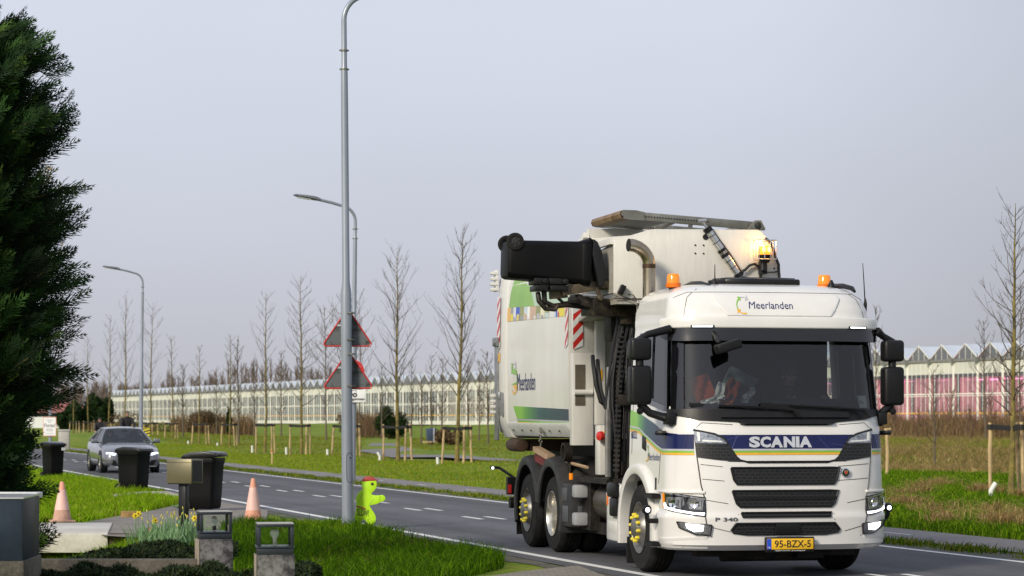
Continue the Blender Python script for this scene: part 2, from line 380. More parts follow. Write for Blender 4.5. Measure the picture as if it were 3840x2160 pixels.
def line(u0, u1, t0, t1, z=.0045):
    k = max(1, int((t1 - t0) / 8)); vs = []
    for i in range(k + 1):
        t = t0 + (t1 - t0) * i / k; vs += [RU(u0, t, z), RU(u1, t, z)]
    mb.raw(vs, [(2*i, 2*i + 1, 2*i + 3, 2*i + 2) for i in range(k)])
line(8.98, 9.12, -40, 600); line(14.05, 14.17, -40, 600)
for k in range(-12, 150):
    for uu in (11.36, 11.72): line(uu, uu + .10, 2.55 + k * 4.0 + (0 if uu < 11.5 else -.15), 3.75 + k * 4.0 + (0 if uu < 11.5 else -.15))
for k in range(-6, 60): line(15.80, 15.86, k * 4.5, k * 4.5 + .9, .0065)
tag(mb.build('road_markings', lm, smooth=False), 'white edge lines and double dashed centre line', kind='structure')
# driveway, kerb, bridge slab, brick pavement, park path
def flat(name, m, pts, z, label, th=None, kind='structure'):
    mb = MB()
    if th: mb.prism([(p[0], p[1], z - th) for p in pts], (0, 0, th)); o = mb.build(name, m, bevel=.01)
    else: mb.raw([(p[0], p[1], z) for p in pts], [tuple(range(len(pts)))]); o = mb.build(name, m, smooth=False)
    return tag(o, label, kind=kind)
drv = mat('driveway asphalt', (.17, .155, .14), .92, var=.15, scale=1.2, rgb2=(.25, .225, .195), thr=(.4, .65), fine=.2)
dp_ = [G(448, 1256), G(540, 1268), G(668, 1290)]
e0, e1 = G(445, 1238), G(700, 1283)
edge = [RU(8.73, road_t(p.x, p.y)) for p in (G(446, 1239), G(560, 1258), G(690, 1284))]
flat('driveway', drv, [edge[0], edge[1], edge[2], G(672, 1306), G(620, 1330), G(480, 1352), G(330, 1352), G(258, 1347), G(196, 1318), G(296, 1299), G(390, 1283), G(447, 1270)], .001, 'grey worn driveway joining the road beside the grass')
conc = mat('weathered concrete', (.36, .34, .30), .9, var=.12, scale=1.6, rgb2=(.24, .23, .20), thr=(.42, .68), fine=.15, bump=.25)
mb = MB(); P = [G(378, 1257), G(378, 1253), G(440, 1249.5), G(515, 1250.5), G(590, 1256), G(672, 1266), G(690, 1272), G(665, 1270.5), G(585, 1261), G(515, 1255)]
mb.prism([(p.x * .998, p.y, -.02) for p in [G(278, 1252), G(360, 1244), G(420, 1243), G(452, 1252), G(450, 1257), G(415, 1249), G(360, 1249), G(285, 1257)]], (0, 0, .09)); tag(mb.build('kerb', mat('pale kerb concrete', (.42, .39, .33), .9, var=.15, scale=2, rgb2=(.26, .24, .2)), bevel=.008), 'curved pale concrete kerb behind the upright bin', 'kerb')
slab_m = mat('pale bridge concrete', (.60, .575, .52), .85, var=.08, scale=1.4, rgb2=(.44, .41, .36), thr=(.48, .72), fine=.08, bump=.12)
SL_ = [(-6.62, 34.92), (-5.86, 34.92), (-5.86, 34.9), (-5.84, 34.92), (-6.1, 38.4), (-8.6, 38.4), (-8.6, 34.92)]
flat('bridge_slab', slab_m, [(-8.6, 34.92), (-5.92, 34.92), (-6.45, 38.5), (-8.8, 38.5)], .02, 'pale concrete slab bridging the ditch under the traffic cone', th=.285, kind=None); tag(bpy.data.objects['bridge_slab'], cat='bridge slab')
mb = MB(); mb.prism([(-5.90, 34.95, -.30), (-5.32, 35.1, -.30), (-5.32, 35.1, .0), (-5.90, 34.95, .02)], (0, .12, 0)); tag(mb.build('retaining_board', mat('dark rusty board', (.07, .045, .03), .8, var=.35, scale=4), bevel=.008), 'short dark rusty board against the end of the concrete slab', 'retaining board')
mb = MB(); mb.box((-5.15, 34.6, .03), (.26, .14, .12), Matrix.Rotation(.5, 3, 'Z') @ Matrix.Rotation(.4, 3, 'Y')); mb.build('brick', mat('brick', (.25, .12, .07), .9, var=.2, scale=8), bevel=.012); tag(bpy.data.objects['brick'], 'red brown brick lying tilted beside the rusty board', 'brick')
mb = MB(); mb.box(Vector(G(325, 1301)) + Vector((0, 0, .05)), (.28, .14, .11), Matrix.Rotation(.1, 3, 'Z')); o = mb.build('wooden_block', mat('ochre wood', (.30, .19, .07), .85, var=.3, scale=9), bevel=.01); tag(o, 'small ochre wooden block lying on the grass edge near a cone', 'wooden block')
def brickmat():
    m = bpy.data.materials.new('brick paving'); m.use_nodes = True; n, b = nodes_of(m); t = n.nodes.new('ShaderNodeTexCoord'); mp = n.nodes.new('ShaderNodeMapping'); mp.inputs['Rotation'].default_value = (0, 0, .3)
    br = n.nodes.new('ShaderNodeTexBrick'); br.inputs['Scale'].default_value = 1; br.inputs['Brick Width'].default_value = .21; br.inputs['Row Height'].default_value = .105; br.inputs['Mortar Size'].default_value = .006
    br.inputs['Color1'].default_value = (.20, .18, .15, 1); br.inputs['Color2'].default_value = (.26, .235, .20, 1); br.inputs['Mortar'].default_value = (.06, .065, .035, 1)
    n.links.new(t.outputs['Object'], mp.inputs[0]); n.links.new(mp.outputs[0], br.inputs['Vector']); n.links.new(br.outputs[0], b.inputs['Base Color']); b.inputs['Roughness'].default_value = .9
    return m
pv = [RU(8.55, road_t(p.x, p.y)) for p in (G(1640, 1449), G(1400, 1418))]
flat('pavement', brickmat(), [G(1235, 1449), G(1300, 1439), G(1400, 1428), pv[1] + Vector((.45, -.35, 0)), pv[0], RU(8.55, 19), RU(5, 19), RU(4.4, 24)], .003, 'grey brown brick pavement at the near roadside')
flat('park_path', path_m, [tuple(p) for p in (G(925, 1104), G(990, 1107), G(1010, 1122), G(1060, 1138), G(1292, 1156), G(1420, 1164), G(1420, 1170), G(1100, 1150), G(985, 1151), G(930, 1139), G(905, 1136), G(925, 1121), G(938, 1113))], .005, 'pale path winding through the grass behind the young trees')
mb = MB(); mb.raw([G(x, y, .006) for x, y in ((400, 1096), (925, 1104), (926, 1107), (400, 1099))], [(0, 1, 2, 3)]); tag(mb.build('park_path', path_m, smooth=False), 'thin far path crossing the meadow', kind='structure')

# ------------------------------------------------------------ grass
gm = mat('grass blades', (.1, .2, .03), .65, var=.12, scale=3, attr='tint', spec=.25)
n_, b_ = nodes_of(gm); b_.inputs['Specular IOR Level'].default_value = .08
tr_ = n_.nodes.new('ShaderNodeBsdfTranslucent'); ms_ = n_.nodes.new('ShaderNodeMixShader'); ms_.inputs[0].default_value = .38; o_ = [q for q in n_.nodes if q.type == 'OUTPUT_MATERIAL'][0]
n_.links.new(b_.inputs['Base Color'].links[0].from_socket, tr_.inputs[0]); n_.links.new(b_.outputs[0], ms_.inputs[1]); n_.links.new(tr_.outputs[0], ms_.inputs[2]); n_.links.new(ms_.outputs[0], o_.inputs[0])
def blades(name, pts, hmin, hmax, wd, cols, label, lean=.35, kind='stuff', hz=None, curl=.5, cvar=.25, mtl=None, hmod=None):
    """One mesh of bent grass blades rooted at pts (n,2)."""
    n = len(pts); X, Y = pts[:, 0], pts[:, 1]; Z = ground_h(X, Y) if hz is None else hz
    h = npr.uniform(hmin, hmax, n) * npr.uniform(.7, 1.1, n)
    if hmod: h = h * hmod(X, Y)
    a = npr.uniform(0, 2 * np.pi, n); ln = npr.uniform(.05, lean, n) * h; wv = wd * npr.uniform(.6, 1.3, n)
    fa = npr.uniform(-1.0, 1.0, n)          # blade faces roughly along y so that it shows its width
    wx, wy = np.cos(fa) * wv / 2, np.sin(fa) * wv / 2
    dx, dy = np.cos(a) * ln, np.sin(a) * ln
    B = np.stack([X, Y, Z - .01], -1); Wv = np.stack([wx, wy, np.zeros(n)], -1)
    Mi = B + np.stack([dx * .35, dy * .35, h * .6], -1); Ti = B + np.stack([dx * (1 + curl), dy * (1 + curl), h * (1 - .25 * curl * npr.uniform(0, 1, n))], -1)
    V = np.stack([B - Wv, B + Wv, Mi + Wv * .75, Mi - Wv * .75, Ti], 1).reshape(-1, 3)
    o = np.arange(n) * 5; Fq = np.stack([o, o + 1, o + 2, o + 3], -1); tr = np.stack([o + 3, o + 2, o + 4], -1)
    c = np.array(cols)[npr.integers(0, len(cols), n)] * npr.uniform(1 - cvar, 1 + cvar, (n, 1))
    ob = npmesh(name, V, Fq, mtl or gm, np.repeat(c, 5, 0), tri=tr); return tag(ob, label, kind=kind)
def inside(P, poly):
    x, y = P[:, 0], P[:, 1]; r = np.zeros(len(P), bool); k = len(poly)
    for i in range(k):
        x0, y0 = poly[i][0], poly[i][1]; x1, y1 = poly[(i+1) % k][0], poly[(i+1) % k][1]
        c = ((y0 > y) != (y1 > y)) & (x < (x1 - x0) * (y - y0) / (y1 - y0 + 1e-12) + x0); r ^= c
    return r
def tuft(X, Y): return .55 + .75 * (.5 + .5 * np.sin(X * 2.3 + 1.9 * np.sin(Y * 1.1)) * np.sin(Y * 1.7 + 1.3 * np.sin(X * 1.4))) * npr.uniform(.7, 1.2, len(X))
def scatter(poly, n, extra=None):
    """n random points within a ground polygon."""
    P = np.array([[p[0], p[1]] for p in poly]); lo, hi = P.min(0), P.max(0); out = []; tot = 0
    while tot < n:
        q = npr.uniform(lo, hi, (n * 2, 2)); q = q[inside(q, P)]
        if extra is not None: q = q[extra(q)]
        out.append(q); tot += len(q)
    return np.concatenate(out)[:n]
def clumpy(q, s=.9, thr=-.1): return (np.sin(q[:, 0] * 2.1 / s + 1.7 * np.sin(q[:, 1] * 1.3 / s)) * np.sin(q[:, 1] * 1.9 / s + 1.1 * np.sin(q[:, 0] * .8 / s)) + npr.uniform(-.8, .8, len(q))) > thr
GREEN = [(.160, .30, .004), (.20, .36, .006), (.115, .24, .003), (.24, .38, .012), (.29, .34, .03)]
DARKG = [(.034, .092, .002), (.050, .12, .003), (.024, .068, .002), (.075, .16, .004)]
OLIVE = [(.14, .20, .012), (.18, .24, .016), (.11, .17, .008), (.23, .24, .03), (.30, .27, .06), (.19, .21, .015)]
def PY(x, Y): return ((x - 1288) / 6000 * Y, Y)
STRAW = [(.42, .29, .12), (.34, .22, .085), (.50, .37, .18), (.24, .15, .06)]
nearpoly = [G(560, 1330), G(640, 1318), RU(8.55, 36.5), RU(8.5, 31), RU(8.4, 27.5), (-.1, 27.2), (-.6, 25.0), (-1.0, 21), (-4.2, 21), (-4.0, 27), (-4.1, 33.6)]
blades('grass', scatter(nearpoly, 52000), .08, .20, .010, [(.10, .22, .003), (.13, .26, .004)] + DARKG + DARKG, 'lush green grass beside the lantern posts', lean=.7, hmod=tuft, cvar=.4)
blades('grass', scatter(nearpoly, 9000, lambda q: clumpy(q, 1.3, .35)), .16, .30, .011, DARKG + [(.13, .26, .004)], 'taller grass tufts in the front lawn', lean=.8, curl=.8)
pole_tuft = [RU(7.9, 37.2), RU(8.65, 37.2), RU(8.65, 33.8), RU(7.8, 33.8)]
blades('grass', scatter(pole_tuft, 5000), .08, .17, .011, GREEN, 'grass round the foot of the lamp post', lean=.7)
bank = [(-5.75, 27), (-3.9, 27), (-3.9, 34.0), (-5.1, 34.6), (-5.8, 33.5)]
blades('grass', scatter(bank, 9000), .07, .20, .012, GREEN + DARKG, 'grass on the bank among the daffodils', lean=.6)
vg = [G(95, 1200), RU(8.5, 66), RU(8.55, road_t(*G(446, 1239)[:2]) + .3), G(452, 1252), G(450, 1268), G(390, 1281), G(290, 1297), G(180, 1316), G(60, 1316), G(40, 1250)]
def notkerb(q): return ~inside(q, [G(270, 1251), G(360, 1243), G(425, 1242), G(455, 1252), G(450, 1258), G(410, 1251), G(360, 1250), G(285, 1258)])
blades('grass', scatter(vg, 42000, notkerb), .07, .20, .018, GREEN, 'bright green verge grass beyond the driveway', lean=.7, hmod=tuft, cvar=.4)
blades('dry_grass', scatter(vg, 2600, notkerb), .05, .16, .014, STRAW + OLIVE, 'thin dead blades among the verge grass', lean=1.0)
blades('dry_grass', scatter(nearpoly, 2600, lambda q: clumpy(q, 1.6, .2)), .08, .20, .008, STRAW + OLIVE, 'thin dead blades among the front lawn', lean=1.1)
blades('grass', scatter([RU(8.1, 60), RU(8.5, 60), RU(8.5, 130), RU(4, 130), RU(5, 75)], 9000), .08, .22, .03, GREEN, 'verge grass farther along the road')
blades('grass', scatter([RU(14.45, 20), RU(15.0, 20), RU(15.0, 140), RU(14.45, 140)], 30000, lambda q: clumpy(q, 1.0, -.05)), .04, .14, .017, DARKG + OLIVE, 'short grass strip between road and bicycle path', lean=.7)
def pathfree(q): return ~inside(q, [G(905, 1136), G(925, 1104), G(990, 1107), G(1010, 1122), G(1292, 1156), G(1420, 1164), G(1420, 1170), G(985, 1152)])
blades('grass', scatter([RU(16.6, 30), RU(24, 30), RU(24, 150), RU(16.7, 150)], 75000, pathfree), .03, .09, .020, [(.09, .18, .006)] + GREEN[:2] + [(r_ * 1.25, g_ * 1.25, b_) for r_, g_, b_ in OLIVE] * 2, 'meadow grass beside the bicycle path', lean=.7)
blades('grass', scatter([RU(24, 55), RU(64, 45), RU(64, 190), RU(24, 190)], 60000, lambda q: pathfree(q) & (q[:, 0] < 6)), .04, .13, .036, OLIVE + [(.24, .20, .08)], 'rough mottled meadow grass farther back', lean=.7)
# right verge: green grass, bent straw tussocks, dead standing stems
rv = [RU(16.6, 14), RU(16.6, 40), PY(2215, 74), PY(2620, 68), PY(2640, 30)]
blades('grass', scatter(rv, 72000), .07, .22, .013, DARKG + DARKG + GREEN, 'dark green verge grass by the bicycle path near the lorry', lean=.7)
tp = scatter([PY(2250, 38), PY(2440, 36.5), PY(2600, 33.5), PY(2620, 41), PY(2250, 47)], 12); tp = np.concatenate([tp, scatter([PY(2240, 48), PY(2600, 48), PY(2600, 60), PY(2240, 60)], 8)])
pts = np.concatenate([npr.normal(0, npr.uniform(.08, .2), (int(npr.integers(80, 330)), 2)) + p for p in tp])
blades('dry_grass', pts, .14, .42, .015, STRAW, 'bent straw coloured grass tussocks on the far verge', lean=1.3, curl=1.2)
st_ = [PY(2030, 78), PY(2690, 66), PY(2690, 150), PY(2030, 154)]
blades('dry_grass', scatter(st_, 84000, lambda q: clumpy(q, 2.4, -.15)), .10, .42, .022, STRAW + [(.20, .15, .06), (.26, .20, .08), (.12, .13, .03)], 'pale dead grass across the right hand meadow', lean=.9, curl=.8)
blades('grass', scatter(st_, 37000, lambda q: ~clumpy(q, 2.4, .3)), .08, .24, .026, OLIVE + GREEN, 'green patches between the dead grass', lean=.8)
blades('grass', scatter([PY(2030, 112), PY(2690, 104), PY(2690, 132), PY(2030, 142)], 24000), .12, .34, .03, GREEN + OLIVE, 'green strip behind the dead grass', lean=.7)
pb = scatter([PY(2030, 150), PY(2680, 140), PY(2680, 196), PY(2030, 212)], 23000, lambda q: clumpy(q, 4, -.1))
blades('scrub', pb, .5, 2.1, .032, [(.18, .11, .06), (.12, .075, .04), (.24, .15, .08), (.32, .22, .11), (.15, .12, .05), (.20, .09, .06), (.28, .20, .10)], 'tall brown dead scrub in front of the pink lit glasshouse', lean=.7, curl=.4, cvar=.45, hmod=lambda X, Y: .45 + .75 * (.5 + .5 * np.sin(X * 1.3 + 2 * np.sin(Y * .21))) * (.6 + .4 * np.sin(X * .47 + Y * .13)))
pb = np.concatenate([scatter([PY(430, 225), PY(640, 225), PY(640, 285), PY(430, 300)], 2600, lambda q: clumpy(q, 5, .1)), scatter([PY(880, 200), PY(1010, 200), PY(1010, 250), PY(880, 260)], 1500)])
blades('scrub', pb, .7, 2.6, .07, [(.15, .09, .05), (.20, .13, .07), (.11, .075, .04)], 'brown scrub patches along the foot of the glasshouse', lean=.4, curl=.2)

# ------------------------------------------------------------ lamp posts and signs
poleM = mat('grey lacquered pole', (.29, .32, .38), .35, var=.08, scale=2.5, metal=.25, rgb2=(.25, .28, .33), stretch=(1, 1, .3))
def lamp_post(label, loc, ang, lean=(0, 0), zc=(6.93, 7.25), zb=7.42, arm=.78):
    t = thing('street_lamp', label, 'street lamp', loc, ang, 'street lamps along the road')
    mb = MB(); mb.lathe([(.088, -.2), (.084, 2.9), (.083, 3.62), (.058, 3.80), (.055, zc[0] - .5), (.052, zc[0]), (.050, zc[0] + .02), (.043, zc[0] + .05), (.042, zb)], n=20)
    pts = [(.0, 0, zb - .01)] + [(.40 * (1 - math.cos(a)), 0, zb + .40 * math.sin(a)) for a in np.linspace(0.05, 1.30, 9)]; lx, _, lz = pts[-1]
    pts += [(lx + .35, 0, lz + .09), (lx + arm, 0, lz + .17)]; mb.tube(pts, .040, 12); mb.build('pole', poleM, t)
    for zz in zc:
        mb = MB(); mb.lathe([(.05, -.015), (.060, -.012), (.060, .012), (.05, .015)], (0, 0, zz), n=14); mb.cyl((-.075, 0, zz), (.075, 0, zz), .012, n=6); mb.build('clamp', 'zinc', t)
    mb = MB(); x0, z0 = lx + arm - .12, lz + .15
    mb.loft([[(x0 + x, y * w, z0 + x * .14 + zz * h) for y, zz in ((-1, 0), (-.7, .8), (0, 1), (.7, .8), (1, 0), (.6, -.5), (-.6, -.5))] for x, w, h in ((0, .05, .05), (.10, .06, .075), (.22, .11, .075), (.45, .13, .06), (.66, .10, .045), (.72, .05, .02))])
    hd = mb.build('lamp_head', mat('dark grey lamp head', (.16, .17, .19), .4, var=.1), t); mb = MB(); mb.box((x0 + .44, 0, z0 + .02), (.34, .16, .012), Matrix.Rotation(-.14, 3, 'Y')); mb.build('lamp_glass', 'paper', hd)
    mb = MB(); q = [(.05 * math.cos(a), .0, .14 * math.copysign(1, math.sin(a)) + .05 * math.sin(a)) for a in np.linspace(0, 2 * math.pi, 20)]
    mb.tube([(.088 * math.sin(x / .088), -.088 * math.cos(x / .088), .95 + z * 1.2) for x, _, z in [(p[0] + .02, 0, p[2]) for p in q]], .004, 4); mb.cyl((.03, -.08, 1.1), (.03, -.095, 1.1), .012, n=8); mb.build('service_hatch', 'ink', t)
    if lean != (0, 0): t.rotation_euler = (lean[0], lean[1], ang)
    return t
lp = G(875, 1332); L1 = lamp_post('tall grey street lamp on the near verge carrying two warning triangles', (lp.x, lp.y + .0, 0), rad(17.2), (0, rad(-.45)), (7.05, 7.34), 7.80)
p2 = RU(14.66, 0); t2 = lambda x: (lambda k: 14.66 / (k * math.cos(TH) + math.sin(TH)))((x - 1288) / 6000)
def far_lamp(x, label, zc, zb, lean, a=197.2): Y = t2(x); return lamp_post(label, ((x - 1288) / 6000 * Y, Y, 0), rad(a), lean, zc, zb)
L2 = far_lamp(886, 'grey street lamp half hidden behind the nearest lamp post, round sign on it', (6.48, 6.73), 6.93, (0, rad(-.7))); L3 = far_lamp(353.5, 'grey street lamp rising behind the oncoming grey car', (6.95, 7.2), 7.38, (0, rad(-.7))); L4 = far_lamp(126, 'grey street lamp beside the cypress with a poster board on it', (6.95, 7.2), 7.38, (0, 0))
# triangular warning signs seen from behind
backM = mat('mossy sign back', (.11, .125, .135), .6, var=.15, scale=3, rgb2=(.022, .024, .014), thr=(.46, .54), metal=.1)
for zc, dx, lab in ((2.82, 0.01, 'upper triangular warning sign seen from behind, fixed to the lamp post'), (2.17, .02, 'lower mossier triangular warning sign seen from behind, fixed to the lamp post')):
    t = thing('warning_sign', lab, 'traffic sign', (lp.x - .02 + dx, lp.y + .11, zc), rad(2))
    s = .37; h = .56; P = []
    for cx, cz, a0 in ((-s + .045, .0 + .03, 150), (s - .045, .03, -90), (0, h - .05, 30)):
        for k in range(4): a = rad(a0 + k * 40); P.append((cx + .035 * math.cos(a), 0, cz + .035 * math.sin(a)))
    mb = MB(); mb.prism(P, (0, .012, 0)); mb.build('sign_plate', backM, t, smooth=False)
    mb = MB(); mb.tube(P + P[:1], .013, 6); mb.build('sign_rim', 'red', t)
    for z in (.09, .50) if zc > 2.5 else (.03, .52):
        mb = MB(); mb.bx(-.11, .11, -.02, -.005, z - .012, z + .012); mb.lathe([(.090, -.012), (.093, -.012), (.093, .012), (.090, .012)], (.02 - dx, -.11, z), n=18, closed=True); mb.box((.03, -.21, z), (.07, .02, .022)); mb.cyl((.05, -.225, z), (.05, -.205, z), .014, n=6); mb.build('clamp', 'zinc', t)
    mb = MB(); mb.bx(-.18, -.10, -.004, -.001, .30, .33); mb.bx(-.18, -.10, -.004, -.001, .345, .35); mb.build('sticker', 'greyfoil', t)
# round sign and tractor sign on the second lamp post
Y2 = t2(886); X2 = (886 - 1288) / 6000 * Y2
t = thing('round_sign', 'round no overtaking sign with red ring, half hidden behind the lamp post', 'traffic sign', (X2 + .02, Y2 - .13, 2.95))
mb = MB(); mb.lathe([(0, .0), (.30, 0), (.30, -.02), (0, -.02)], (0, 0, 0), (0, -1, 0), 32); mb.build('sign_plate', 'paper', t)
mb = MB(); mb.lathe([(.31, -.015), (.31, .008), (.235, .008), (.235, .002)], (0, 0, 0), (0, -1, 0), 32); mb.build('sign_ring', 'red', t)
for sx, m in ((-.09, 'red'), (.09, 'ink')):
    mb = MB(); mb.prism([(sx - .06, -.004, -.07), (sx + .06, -.004, -.07), (sx + .06, -.004, .02), (sx + .04, -.004, .07), (sx - .04, -.004, .07), (sx - .06, -.004, .02)], (0, -.003, 0)); mb.build('car_symbol', m, t)
t = thing('tractor_sign', 'white rectangular sign with a tractor symbol under the round sign', 'traffic sign', (X2 + .02, Y2 - .13, 2.33))
mb = MB(); mb.bx(-.19, .35, -.012, .006, -.20, .24); mb.build('sign_plate', 'paper', t, bevel=.008)
fs_ = lambda x, z: Vector((x, -.0145, z))
mb = MB(); text_on(mb, 'Inhalen', -.10, .27, .135, .215, fs_, bold=.03); text_on(mb, 'toegestaan', -.17, .33, -.165, -.085, fs_, bold=.03); mb.build('sign_lettering', 'ink', t, smooth=False)
mb = MB(); mb.lathe([(.028, 0), (.028, .003), (.062, .003), (.062, 0)], (.06, -.013, -.01), (0, -1, 0), 20, closed=True); mb.lathe([(.0, .003), (.012, .003)], (.06, -.013, -.01), (0, -1, 0), 10); mb.lathe([(.0, .003), (.03, .003)], (-.09, -.013, -.04), (0, -1, 0), 14)
mb.prism([(-.13, -.015, -.02), (.0, -.015, -.02), (.0, -.015, .04), (-.13, -.015, .03)], (0, -.002, 0))
for a, b in (((-.02, .03), (-.02, .11)), ((-.02, .11), (.09, .11)), ((.09, .11), (.10, .05))): mb.bar((a[0], -.015, a[1]), (b[0], -.015, b[1]), .003, .014, up=(1, 0, .2))
mb.build('tractor_symbol', 'ink', t)
# poster board on the far lamp post
Y4 = t2(126); X4 = (126 - 1288) / 6000 * Y4
t = thing('poster_board', 'white poster board with orange edge tied to the far lamp post', 'poster board', (X4, Y4 - .13, 1.28))
mb = MB(); mb.bx(-.37, .37, -.01, .01, -.55, .50); mb.build('board', mat('orange card edge', (.70, .25, .14), .7), t)
mb = MB(); mb.bx(-.34, .34, -.014, -.0105, -.52, .47); mb.build('poster', 'paper', t)
fs_ = lambda x, z: Vector((x, -.0165, z)); mb = MB(); text_on(mb, 'Forza!', -.30, .30, -.05, .14, fs_, bold=.012); mb.build('poster_lettering', 'ink', t, smooth=False)
mb = MB()
for z, wv in ((.33, .2), (.27, .1), (.2, .08), (-.16, .18), (-.22, .2), (-.28, .17), (-.42, .24)): mb.bx(-wv, wv, -.0165, -.015, z, z + .025)
mb.build('small_print', mat('grey small print', (.35, .36, .38), .7), t)
# the running child figure warning SLOW!
kid = thing('slow_figure', 'lime green cut-out child figure with red cap and the word SLOW beside the lamp post', 'warning figure', (G(925, 1330).x, 36.75, .02), 0)
k_ = 1.0; KO = [(392, 1180), (393, 1160), (400, 1142), (418, 1133), (440, 1130), (462, 1136), (478, 1150), (484, 1168), (482, 1195), (470, 1215), (455, 1226), (452, 1238), (470, 1243), (495, 1243), (522, 1241), (535, 1252), (536, 1265), (527, 1278), (505, 1285), (482, 1296), (458, 1301), (440, 1304), (455, 1330), (470, 1352), (480, 1378), (476, 1402), (460, 1420), (440, 1440), (420, 1445), (418, 1425), (425, 1405), (408, 1388), (395, 1392), (380, 1410), (365, 1420), (352, 1405), (350, 1370), (358, 1330), (362, 1290), (358, 1262), (366, 1240), (385, 1214), (402, 1206), (395, 1195)]
KP = lambda x, y, o=0: ((x - 428) * .00256, o, (1437 - y) * .00256)
limeM = mat('lime plastic', (.48, .82, .02), .4, var=.05, scale=5)
mb = MB(); mb.prism([KP(x, y) for x, y in KO], (0, .035, 0)); body_ = mb.build('figure', limeM, kid, bevel=.005)
mb = MB(); mb.prism([KP(x, y, -.006) for x, y in [(395, 1158), (400, 1142), (415, 1132), (440, 1127), (462, 1133), (478, 1147), (497, 1148), (497, 1153), (470, 1155), (440, 1156), (410, 1160)]], (0, .062, 0)); mb.build('cap', mat('dull red cap', (.36, .03, .025), .5), kid, bevel=.006)
mb = MB(); mb.lathe([(0, .012), (.020, .011), (.022, 0)], KP(457, 1174), (0, -1, 0), 12); mb.build('eye', 'ink', kid)
mb = MB(); mb.prism([KP(x, y, -.004) for x, y in [(362, 1303), (420, 1322), (418, 1329), (362, 1312)]], (0, .03, 0)); mb.build('belt', mat('dull red cap', (.36, .03, .025), .5), kid)
mb = MB()
vs_, fs_2 = text2d('SLOW!', .015); mb.raw([KP(366 + 70 * u, 1364 - 44 * v + 10 * u, -.0035) for u, v in vs_], fs_2); mb.build('figure_lettering', 'ink', kid, smooth=False)
mb = MB(); mb.tube([KP(x, y, -.001) for x, y in [(400, 1225), (385, 1262), (374, 1285)]], .005, 5); mb.tube([KP(x, y, -.001) for x, y in [(470, 1262), (455, 1275), (440, 1300)]], .005, 5); mb.tube([KP(x, y, -.001) for x, y in [(505, 1246), (500, 1265), (505, 1283)]], .005, 5); mb.build('crease', mat('lime shadow groove', (.30, .55, .02), .5), kid)  # moulded creases drawn in darker lime, their shade put into the colour
# ------------------------------------------------------------ glasshouse
GA = math.atan2(2287, 6000); gd = Vector((-math.sin(GA), math.cos(GA), 0)); gn = Vector((math.cos(GA), math.sin(GA), 0))
gp = Vector(((2400 - 1288) / 6000 * 212, 212, 0.0)) - gd * 40
gh = thing('greenhouse', 'long white framed glasshouse with saw-tooth roof, pink grow light glowing at its near end', 'greenhouse', (gp.x, gp.y, .82), math.atan2(gd.y, gd.x))
# local x runs along the wall (away), local -y goes behind the wall... y axis = left normal, so behind is -y
NB, BW, EH, RH = 104, 4.0, 6.1, 7.45
LW = NB * BW; PK = 50.0
whiteF = mat('white glasshouse frame', (.80, .78, .71), .5, var=.08, scale=.4)
roofG = mat('roof glass', (.58, .63, .70), .15, metal=.2, var=.12, scale=.5)
mb = MB()
for k in range(NB):
    x = k * BW; mb.raw([(x, 0, EH + .12), (x + BW / 2, 0, RH), (x + BW / 2, -70, RH), (x, -70, EH + .12)], [(0, 1, 2, 3)]); mb.raw([(x + BW / 2, 0, RH), (x + BW, 0, EH + .12), (x + BW, -70, EH + .12), (x + BW / 2, -70, RH)], [(0, 1, 2, 3)])
mb.build('roof', roofG, gh, smooth=False)
mb = MB(); mb.bx(-.1, LW + .1, -72, -71.8, 0, EH); mb.bx(LW, LW + .15, -71, 0, 0, EH); mb.bx(-.15, 0, -71, 0, 0, EH); mb.build('far_wall', 'greypaint', gh)
mb = MB()
for k in range(NB):
    x = k * BW; mb.raw([(x + .1, .02, EH + .05), (x + BW - .1, .02, EH + .05), (x + BW / 2, .02, RH - .06)], [(0, 1, 2)])
mb.build('gable_glass', mat('gable glass', (.16, .17, .18), .12, metal=.25, var=.25, scale=.6), gh, smooth=False)
mb = MB()
for k in range(NB):
    x = k * BW; mb.bar((x, .08, EH + .1), (x + BW / 2, .08, RH + .04), .06, .06); mb.bar((x + BW / 2, .08, RH + .04), (x + BW, .08, EH + .1), .06, .06)
    if k < 30:
        for f in (.25, .5, .75): mb.bx(x + f * BW - .025, x + f * BW + .025, .05, .075, EH, EH + (RH - EH) * (1 - abs(f - .5) * 2) - .02)
mb.build('gable_frame', whiteF, gh, smooth=False)
for k in range(18):
    for y in (-6, -14):
        mb = MB(); mb.bar((k * BW + BW / 2, y, RH + .03), (k * BW + .2, y + 5, EH + .26), .10, .06); mb.build('roof_brace', whiteF, gh, smooth=False)
mb = MB(); mb.bx(0, LW, .0, .16, EH - .16, EH + .06)
for k in range(NB + 1): mb.bx(k * BW - .22, k * BW + .22, .0, .45, EH - .28, EH + .16)
mb.build('gutter', mat('grey gutter', (.20, .20, .19), .6, var=.2), gh, smooth=False)
mb = MB(); r = random.Random(2)
for k in range(NB + 1):
    x = k * BW; mb.bx(x - (.14 if k < 27 else .24), x + (.14 if k < 27 else .24), .03, .09, 0, EH - .2)
    if k < NB:
        for f in (.2, .4, .6, .8) if k < 45 else (.33, .67): mb.bx(x + f * BW - (.028 if k < 27 else .07), x + f * BW + (.028 if k < 27 else .07), .05, .072, 0, EH - .2)
mb.bx(0, LW, .06, .10, 3.02, 3.12); mb.bx(0, LW, .06, .10, 2.86, 2.92); mb.build('post', whiteF, gh, smooth=False)
mb = MB(); mb.bx(0, LW, .0, .04, EH - 1.25, EH - .2); mb.bx(0, LW, .0, .05, 0, .55); mb.build('wall_panel', mat('pale wall panel', (.60, .60, .53), .5, var=.1, scale=.5), gh, smooth=False)
